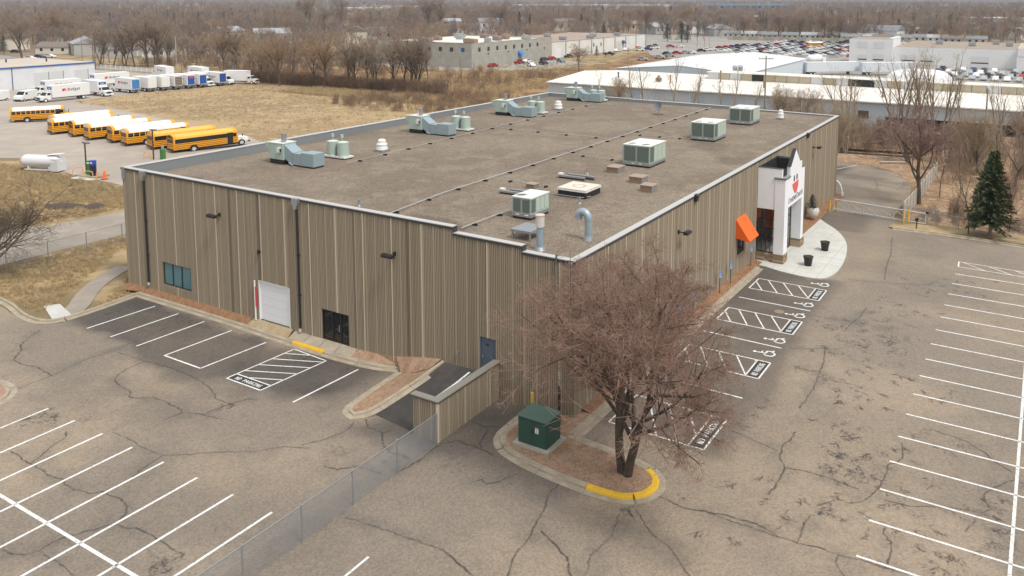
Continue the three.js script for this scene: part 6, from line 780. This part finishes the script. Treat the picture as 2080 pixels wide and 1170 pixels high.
{ const o = thing('white_roof_shed', 'white gable-roofed metal shed behind the ridge monitor', 'building', [0, -.95, 0]), wr = tmat(speck([.74, .75, .74], [.66, .67, .66], 4, .06, 26), .55), wl = mat(.60, .66, .68, .6); const x0 = -81.5, x1 = -45.3, z0 = -170, z1 = -236, E = 5.0, Rg = 6.6, xm = -62.5; mesh('side_wall', b2(x1 - .1, x1, 0, E, z1, z0), wl, o); mesh('side_wall', b2(x0, x0 + .1, 0, E, z1, z0), wl, o); mesh('gable_wall', quads([[[x0 + .1, 0, z0], [x1 - .1, 0, z0], [x1 - .1, E, z0]], [[x0 + .1, 0, z0], [x1 - .1, E, z0], [xm, Rg, z0], [x0 + .1, E, z0]]]), wl, o); mesh('gable_wall', quads([[[x0 + .1, 0, z1], [x1 - .1, 0, z1], [x1 - .1, E, z1]], [[x0 + .1, 0, z1], [x1 - .1, E, z1], [xm, Rg, z1], [x0 + .1, E, z1]]]), wl, o); for (let i = 0; i < 12; i++) { const a = z0 + .3 + (z1 - z0 - .6) * i / 12, b = z0 + .3 + (z1 - z0 - .6) * (i + 1) / 12 + .02; mesh('roof_sheet', quads([[[x0 - .3, E, a], [xm, Rg, a], [xm, Rg, b], [x0 - .3, E, b]], [[xm, Rg, a], [x1 + .3, E, a], [x1 + .3, E, b], [xm, Rg, b]]]), wr, o); } for (const [x, z] of [[-48, -172], [-47, -173.5]]) mesh('roof_ventilator', [cy(.6, .6, 1.4, x, 5.2, z, 12), cy(.9, .2, .5, x, 6.6, z, 12)], M.galv, o); }
{ // grey concrete building and the white warehouse behind it
  const o = thing('grey_building', 'grey concrete flat-roofed building with small square windows and pale roof', 'building', [0, -.95, 0]), gw = wallT([.42, .40, .345], [.36, .345, .30]); const x0 = -196, x1 = -151, z0 = -197, z1 = -252, H = 8.6; const pan = (a, b, face) => mesh('wall_panel', face ? b2(x1 - .3, x1 + .002 * (Math.round(a) % 3), 0, H, a, b) : b2(a, b, 0, H, z0 - .3, z0 + .002 * (Math.round(-a) % 3)), gw, o); for (let x = x0; x < x1 - .4; x += 4.47) pan(x, Math.min(x + 4.43, x1 - .31)); for (let z = z0; z > z1 + .4; z -= 5.5) pan(Math.max(z - 5.46, z1), z, 1); mesh('rear_wall', [b2(x0, x1 - .31, 0, H, z1, z1 + .3)], gw, o); mesh('band', [b2(x0, x1 + .04, 5.2, 5.4, z0 + .006, z0 + .03), b2(x1 + .006, x1 + .03, 5.2, 5.4, z1, z0)], mat(.47, .45, .40, .8), o); mesh('roof', b2(x0 + .1, x1 - .31, H - .5, H - .4, z1 + .3, z0 - .3), wallT([.74, .71, .66], [.66, .62, .56], 20), o); mesh('roof_edge', [b2(x0, x1 + .06, H, H + .1, z0 - .35, z0 + .06), b2(x1 - .35, x1 + .06, H, H + .1, z1, z0 - .351)], gw, o);
  const wm = mat(.05, .06, .065, .2); for (let i = 0; i < 5; i++) mesh('window', b2(-175.5 + i * 5, -174.1 + i * 5, 5.5, 7.0, z0 + .01, z0 + .06), i === 4 ? mat(.03, .10, .32, .3) : wm, o); for (let i = 0; i < 8; i++) mesh('window', b2(x1 + .01, x1 + .06, 5.5, 7.0, -201 - i * 5.6 - 1.3, -201 - i * 5.6), wm, o); for (let i = 0; i < 4; i++) mesh('wall_light', bx(.25, .4, .4, x1 + .14, 4.6, -207 - i * 13), M.black, o); mesh('awning', [prism([[0, 0], [1.8, -1.4], [0, -1.6]], 2.6).translate(x1 + .02, 4.4, -228)], mat(.02, .2, .55, .5), o); mesh('overhead_door', b2(-183.5, -180, 0, 4.2, z0 + .01, z0 + .06), trW, o);
  const un = [M.rust, M.galv, mat(.24, .17, .16, .7)], r = rng(8); let k = 0; for (const [x, z, w, d] of [[-158, -206, 5, 2.5], [-156, -214, 2, 2], [-160, -226, 3, 2.5], [-163, -236, 3, 2], [-157, -242, 3, 3], [-178, -205, 5, 3], [-181, -216, 3, 2], [-178, -226, 2.6, 2], [-176, -240, 3, 2.5], [-170, -247, 3, 2], [-187, -238, 4, 3]]) { const u = thing('roof_unit', `weathered air unit on the grey building, ${ORD[k]} from its near corner`, 'air conditioner', [x, H - 1.35, z], 0, 'air units on the grey building'); mesh('unit_curb', bx(w * .9, .25, d * .9, 0, .12, 0), M.black, u); mesh('unit_cabinet', prism([[-w / 2, .2], [w / 2, .2], [w / 2, 1.4], [-w / 2 + .4, 1.7], [-w / 2, 1.4]], d, .04), un[k++ % 3], u); }
  const w = thing('white_warehouse', 'long white warehouse with brown roof beyond the grey building', 'building', [0, -.95, 0]), ww = wallT([.74, .73, .69], [.68, .67, .62], 12), H2 = 6.5, z2 = -344; for (let z = z1; z > z2 + 1; z -= 11.5) { mesh('wall_panel', b2(x1 - .3, x1, 0, H2, Math.max(z - 11.35, z2), z), ww, w); mesh('downpipe', cy(.12, .12, H2, x1 + .1, 0, z - 11.4, 8), M.darkMetal, w); } mesh('roof', b2(x0, x1 - .31, H2 - .4, H2 - .3, z2, z1 - .05), wallT([.40, .30, .24], [.34, .26, .21], 30), w); mesh('roof_edge', b2(x1 - .4, x1 + .08, H2, H2 + .15, z2, z1), M.galv, w); mesh('overhead_door', b2(x1 + .01, x1 + .06, 0, 3.8, -259.5, -255), trW, w); mesh('overhead_door', b2(x1 + .01, x1 + .06, 0, 4.4, -316, -309), mat(.6, .58, .5, .6), w); mesh('awning', prism([[0, 0], [1.6, -1.4], [0, -1.5]], 2.4).translate(x1 + .02, 4.6, -318), mat(.03, .05, .25, .5), w); for (const z of [-288, -295]) mesh('window', b2(x1 + .01, x1 + .06, 3, 4.6, z - .9, z), wm, w); mesh('end_wall', b2(x0, x1, 0, H2, z2 - .3, z2), ww, w);
  let nu = 0; for (const [x, z] of [[-160, -262], [-162, -280], [-158, -298], [-164, -312], [-160, -330], [-178, -270], [-182, -300]]) { const u = thing('roof_unit', `air unit on the white warehouse roof, ${ORD[nu++]} from the near end`, 'air conditioner', [x, H2 - 1.25, z], 0, 'air units on the warehouse'); mesh('unit_curb', bx(2.6, .2, 2, 0, .1, 0), M.black, u); mesh('unit_cabinet', prism([[-1.4, .2], [1.4, .2], [1.4, 1.4], [-1.4, 1.5]], 2.2, .04), M.galv, u); } }
{ const o = thing('dealership_building', 'boxy white building with service doors behind rows of cars', 'building', [0, -.95, 0]), ww = wallT([.80, .81, .81], [.76, .77, .77], 12), br = wallT([.36, .29, .22], [.30, .25, .2], 20), dr = mat(.68, .69, .69, .5); mesh('tall_block', [b2(-43, -27.6, 0, 9.3, -309, -291)], ww, o); mesh('tall_roof', b2(-42.8, -27.8, 9.3, 9.36, -308.8, -291.2), br, o); mesh('parapet', [b2(-29, -27.6, 9.361, 9.9, -309, -291)], ww, o); mesh('long_block', b2(-27.5, 12.5, 0, 6.6, -345, -293), ww, o); mesh('long_roof', b2(-27.3, 12.3, 6.6, 6.68, -344.8, -293.4), br, o); mesh('far_block', b2(12.6, 40, 0, 7.4, -330, -290), ww, o); mesh('far_roof', b2(12.8, 40, 7.4, 7.48, -329.5, -290.4), wallT([.55, .47, .36], [.48, .4, .3], 12), o); mesh('low_block', b2(12.6, 40, 0, 4.6, -289.9, -284), ww, o); mesh('low_roof', b2(12.7, 40, 4.6, 4.7, -289.9, -284.2), br, o);
  for (const [x, y, w, h] of [[-40, .2, 3.6, 3.2], [-34.6, .2, 4.2, 3.6], [-40, 6.0, 3.6, 2.4], [-34.2, 6.0, 3.6, 2.4], [-25, .2, 5, 3.6], [-18.5, .2, 4.6, 3.6], [-2, .2, 6, 3.8]]) { const z = x < -27.6 ? -290.98 : -292.98; const d = mesh(y > 1 ? 'wall_panel' : 'overhead_door', b2(x, x + w, y, y + h, z, z + .05), dr, o); if (y < 1) mesh('door_window', b2(x + .3, x + w - .3, 1.5, 1.9, z + .06, z + .08), M.glassDark, d); }
  for (const [x, z] of [[-15, -320], [-3, -312], [4, -330], [9, -318]]) { const u = thing('roof_unit', 'air unit on the brown roof of the white dealership', 'air conditioner', [x, 5.73, z], 0, 'air units on the dealership'); mesh('unit_curb', bx(2, .2, 2, 0, .1, 0), M.black, u); mesh('unit_cabinet', bx(2.4, 1.3, 2.2, 0, .85, 0), M.galv, u); } }
{ const o = thing('blue_trim_building', 'low white building with blue eave and three garage doors', 'building', [0, -.95, 0]), ww = wallT([.74, .75, .77], [.68, .69, .71], 9); const x1 = -213, x0 = -246, z0 = -40, z1 = -98.5, H = 5.9; mesh('wall', b2(x1 - .3, x1, 0, H, z1, z0), ww, o); mesh('end_wall', b2(x0, x1 - .31, 0, H, z1, z1 + .3), ww, o); mesh('end_wall', b2(x0, x1 - .31, 0, H, z0 - .3, z0), ww, o); mesh('roof', b2(x0, x1 + .1, H + .02, H + .15, z1 - .1, z0), wallT([.56, .49, .40], [.5, .44, .37], 20), o); mesh('eave', [b2(x1 + .11, x1 + .22, H - .15, H + .2, z1 - .15, z0)], mat(.03, .12, .38, .5), o); mesh('downpipe', cy(.1, .1, H, x1 + .12, 0, -76, 8), mat(.03, .08, .2, .5), o); for (const z of [-83.5, -90.5 + 3, -95 + .5]) { const d = mesh('overhead_door', b2(x1 + .01, x1 + .05, 0, 4.1, z - 1.9, z + 1.9), mat(.62, .63, .62, .6), o); mesh('door_jamb', b2(x1 + .01, x1 + .08, 0, 4.2, z - 2.02, z - 1.91), mat(.06, .1, .25, .6), d); } for (const [x, z] of [[-232, -84], [-226, -92]]) mesh('roof_pipe', cy(.2, .2, 1, x, H + .1, z, 10), M.black, o); }
// houses
function house(label, x, z, w, d, h, turn, wall, roof, group) { const o = thing('house', label, 'house', [x, gz(z) - .02, z], turn, group); mesh('wall', b2(-w / 2, w / 2, 0, h, -d / 2, d / 2), wall, o); const rp = prism([[-d / 2 - .5, h - .1], [0, h + d * .22], [d / 2 + .5, h - .1]], w + .8).rotateY(Math.PI / 2); mesh('roof', rp, roof, o); for (const sx of [-.32, 0, .32]) { const g = mesh('window', b2(sx * w - .6, sx * w + .6, h * .4, h * .8, d / 2 + .002, d / 2 + .06), M.glassDark, o); mesh('frame', b2(sx * w - .7, sx * w + .7, h * .8, h * .84, d / 2 + .002, d / 2 + .08), M.white, g); } mesh('door', b2(w / 2 + .002, w / 2 + .05, 0, 2.1, -.5, .5), M.white, o); mesh('gable', quads([[[w / 2 + .003, h - .05, -d / 2], [w / 2 + .003, h - .05, d / 2], [w / 2 + .003, h + d * .19, 0]]]), wall, o); mesh('chimney', b2(-w * .2, -w * .2 + .6, h, h + d * .28, -.3, .3), mat(.25, .13, .1, .9), o); return o; }
{ const cr = mat(.66, .62, .52, .8), gr2 = mat(.42, .41, .39, .8), whi = mat(.72, .71, .68, .8), rb = mat(.20, .165, .14, .9), rg = mat(.22, .23, .24, .9), rr = mat(.26, .12, .09, .9), pe = mat(.55, .48, .36, .8);
  house('cream house with low brown roof behind the crooked tree', -352, -164, 15, 9, 3.2, .5, cr, rb); house('brown-roofed rambler house in the middle of the back street', -333, -172, 16, 9, 3, .45, pe, mat(.27, .215, .17, .9)); house('grey gabled house with white garage end', -312, -168, 14, 9, 3.2, .55, gr2, rg); house('pale house with porch behind the rail fence poles', -292, -172, 10, 8, 3.6, .5, whi, rg); house('two-storey cream house with rust-brown roof beyond the grey building', -318, -418, 17, 9, 5.2, .5, mat(.74, .70, .58, .8), rr); house('small cream gabled garage beside the rust-roofed house', -333, -408, 7, 7, 4, .5, mat(.74, .7, .58, .8), rr);
  const r = rng(66); for (let i = 0; i < 60; i++) { const a = (2 + 62 * r()) * Math.PI / 180, dd = 400 + 420 * r(), x = 21 - Math.sin(a) * dd, z = 38 - Math.cos(a) * dd; if (x > -300 && z > -470) continue; house('pale house half hidden among the far bare trees', x, z, 14 + 8 * r(), 10 + 3 * r(), 4.5 + 2.5 * r(), r() * 3, [cr, whi, gr2, pe][i % 4], [rb, rg, mat(.36, .36, .37, .9), mat(.3, .2, .16, .9)][i % 4], 'houses among the far trees'); }
  for (let i = 0; i < 16; i++) house(`low pale house beyond the timber fence, ${ORD[i]} from the left`, -150 + i * 9 + 3 * r(), -462 - 22 * r(), 10, 7, 2.8, .1 * r(), [cr, whi, gr2, pe][i % 4], [rg, mat(.4, .4, .4, .9), rb, rg][i % 4], 'houses beyond the timber fence'); }
{ const far = (label, x, z, w, d, h, m, rm) => { const o = thing('far_building', label, 'building', [x, -.95, z], .5); mesh('wall', b2(-w / 2, w / 2, 0, h, -d / 2, d / 2), m, o); mesh('roof', b2(-w / 2 - .5, w / 2 + .5, h + .01, h + .4, -d / 2 - .5, d / 2 + .5), rm, o); const nb = Math.min(14, Math.round(w / 12)); for (let i = 0; i < nb; i++) mesh('window', b2(-w / 2 + (i + .25) * w / nb, -w / 2 + (i + .75) * w / nb, h * .5, h * .75, d / 2 + .01, d / 2 + .1), M.glassDark, o); };
  const ww = mat(.78, .76, .7, .7); far('long white-roofed warehouse on the horizon woods', -790, -1500, 330, 90, 10, mat(.5, .46, .4, .8), ww); far('blue glass office block far beyond the car lots', -470, -1500, 150, 40, 13, mat(.16, .27, .36, .4), mat(.4, .5, .58, .5)); far('white flat-roofed store beyond the dealership trees', -70, -640, 90, 40, 6, mat(.6, .55, .45, .8), ww); far('pale flat-roofed school beyond the far houses', -235, -760, 110, 50, 7, mat(.55, .42, .33, .8), ww); far('pale blue and grey shop behind the evergreens', -18, -720, 40, 30, 9, mat(.45, .52, .56, .7), ww); far('tan low store with yellowish fascia behind the dealership', -38, -560, 62, 30, 5, mat(.5, .38, .16, .8), mat(.7, .66, .56, .8)); far('white flat-roofed building at the far edge of the lots', 30, -560, 70, 34, 6, ww, ww); far('white flat-roofed hall left of the horizon warehouse', -1010, -1150, 150, 60, 9, mat(.55, .5, .45, .8), ww); far('white-roofed plant peeking out of the left woods', -900, -930, 90, 50, 9, ww, ww); }
{ const o = thing('timber_fence', 'long grey timber fence closing the far car lot', 'fence', [0, -.95, 0]); for (let i = 0; i < 34; i++) { const x = -140 + i * 3; mesh('fence_panel', bx(2.94, 2.4, .1, x, 1.2, -440 - i * .25), i % 3 ? mat(.36, .33, .27, .9) : M.concrete, o); } }
{ const o = thing('rail_fence', 'white rail fence behind the truck yard', 'fence', [-258, -.95, -127]); for (let i = 0; i < 13; i++) { mesh('post', bx(.18, 1.5, .18, i * 2.9, .75, i * -.0), M.white, o); if (i < 12) for (const y of [.45, .9, 1.3]) mesh('rail', bx(2.7, .16, .06, i * 2.9 + 1.45, y, 0), M.white, o); } }
function pole(label, x, z, h, m, arm) { const o = thing('utility_pole', label, 'pole', [x, gz(z), z], .5); mesh('pole', [cy(.17, .11, h, 0, 0, 0, 9)], m, o); if (arm) { mesh('crossarm', bx(arm, .14, .12, 0, h - .5, 0), m, o); for (const s of [-1, -.5, .5, 1]) mesh('insulator', cy(.05, .04, .16, s * arm * .46, h - .43, 0, 6), M.galv, o); } else mesh('top_cap', cy(.13, .1, .1, 0, h, 0, 8), M.galv, o); return o; }
const wood = mat(.15, .10, .075, .95), woodG = mat(.28, .245, .2, .95);
pole('wooden utility pole with crossarm before the long metal shed', -22.4, -112, 14, woodG, 2.6); pole('plain wooden pole in front of the metal shed near the picture edge', 13.3, -118, 9.5, woodG, 0); pole('brown utility pole with crossarm at the corner of the truck yard', -259.5, -126, 12.5, wood, 3.2); pole('wooden pole carrying a transformer drum by the blue-trimmed building', -252, -121, 10.5, wood, 0); pole('pale metal pole behind the row of trucks', -252, -152, 10, mat(.6, .6, .58, .6), 0); pole('thin wooden pole behind the blue-trimmed roof', -290, -139, 10, woodG, 1.8);
{ const lp = (label, x, z) => { const o = thing('lot_lamp', label, 'lamp post', [x, gz(z), z], 0, 'tall lamps over the far lots'); mesh('pole', [cy(.14, .09, 9, 0, 0, 0, 8)], M.galv, o); mesh('lamp_head', bx(1.4, .15, .4, .4, 9.05, 0), M.galv, o); }; for (const [x, z] of [[-118, -345], [-108, -388], [-128, -318], [-64, -430], [-40, -420], [8, -395]]) lp('pale lamp post standing over the far car lots', x, z); }
// yard things behind the shed
{ const o = thing('wrapped_boat', 'long white shrink-wrapped boat behind the shed ridge', 'boat', [-9.4, -.95, -217.5], .35); const g = new THREE.SphereGeometry(1, 32, 16); const p = g.attributes.position; for (let i = 0; i < p.count; i++) { const sx = p.getX(i), sg = Math.sign(sx); p.setXYZ(i, sg * Math.pow(Math.abs(sx), .55) * 9.3, Math.max(-.2, p.getY(i)) * 4.2 + .4, p.getZ(i) * 2.6); } g.computeVertexNormals(); mesh('wrap', g, mat(.82, .83, .84, .4), o); mesh('cradle', bx(12, .4, 1.6, 0, .2, 0), M.darkMetal, o);
  const t = thing('semi_trailer', 'long white box trailer parked behind the shed ridge', 'trailer', [-38, -.95, -238], .72); mesh('trailer_box', prism([[-9, 1.1], [9, 1.1], [9, 4.1], [-9, 4.1]], 2.6, .04), mat(.66, .70, .74, .5), t); mesh('trailer_roof', bx(18.1, .06, 2.64, 0, 4.13, 0), M.white, t); mesh('landing_leg', bx(.2, 1.1, 1.8, 6, .55, 0), M.black, t); for (const x of [-7.5, -6.2]) for (const s of [-1, 1]) wheel(t, x, .5, s * 1.05, .5, .4);
  const q = copyOf(t, 'second white box trailer standing end to end with the first', [-22, -.95, -246], .6);
  const tk = thing('tank_truck', 'white tank truck among the cars near the dealership', 'truck', [-52, -.95, -275], 1.2); mesh('tank', new THREE.CapsuleGeometry(1.5, 4.5, 8, 20).rotateZ(Math.PI / 2).translate(0, 2.4, 0), M.white, tk); mesh('cab', bx(2, 2.2, 2.3, 4.6, 1.7, 0), trW, tk); mesh('windshield', bx(.05, .8, 2, 5.62, 2.2, 0), M.glassDark, tk); mesh('chassis', bx(8.5, .3, 1, .8, .7, 0), M.black, tk); for (const x of [-2, 4.4]) for (const s of [-1, 1]) wheel(tk, x, .5, s * .95, .5, .35);
  const yb = copyOf(b1, 'lone yellow school bus among the far parked cars', [-78, -.95, -388], .9, null); }
renderer.render(scene, camera);
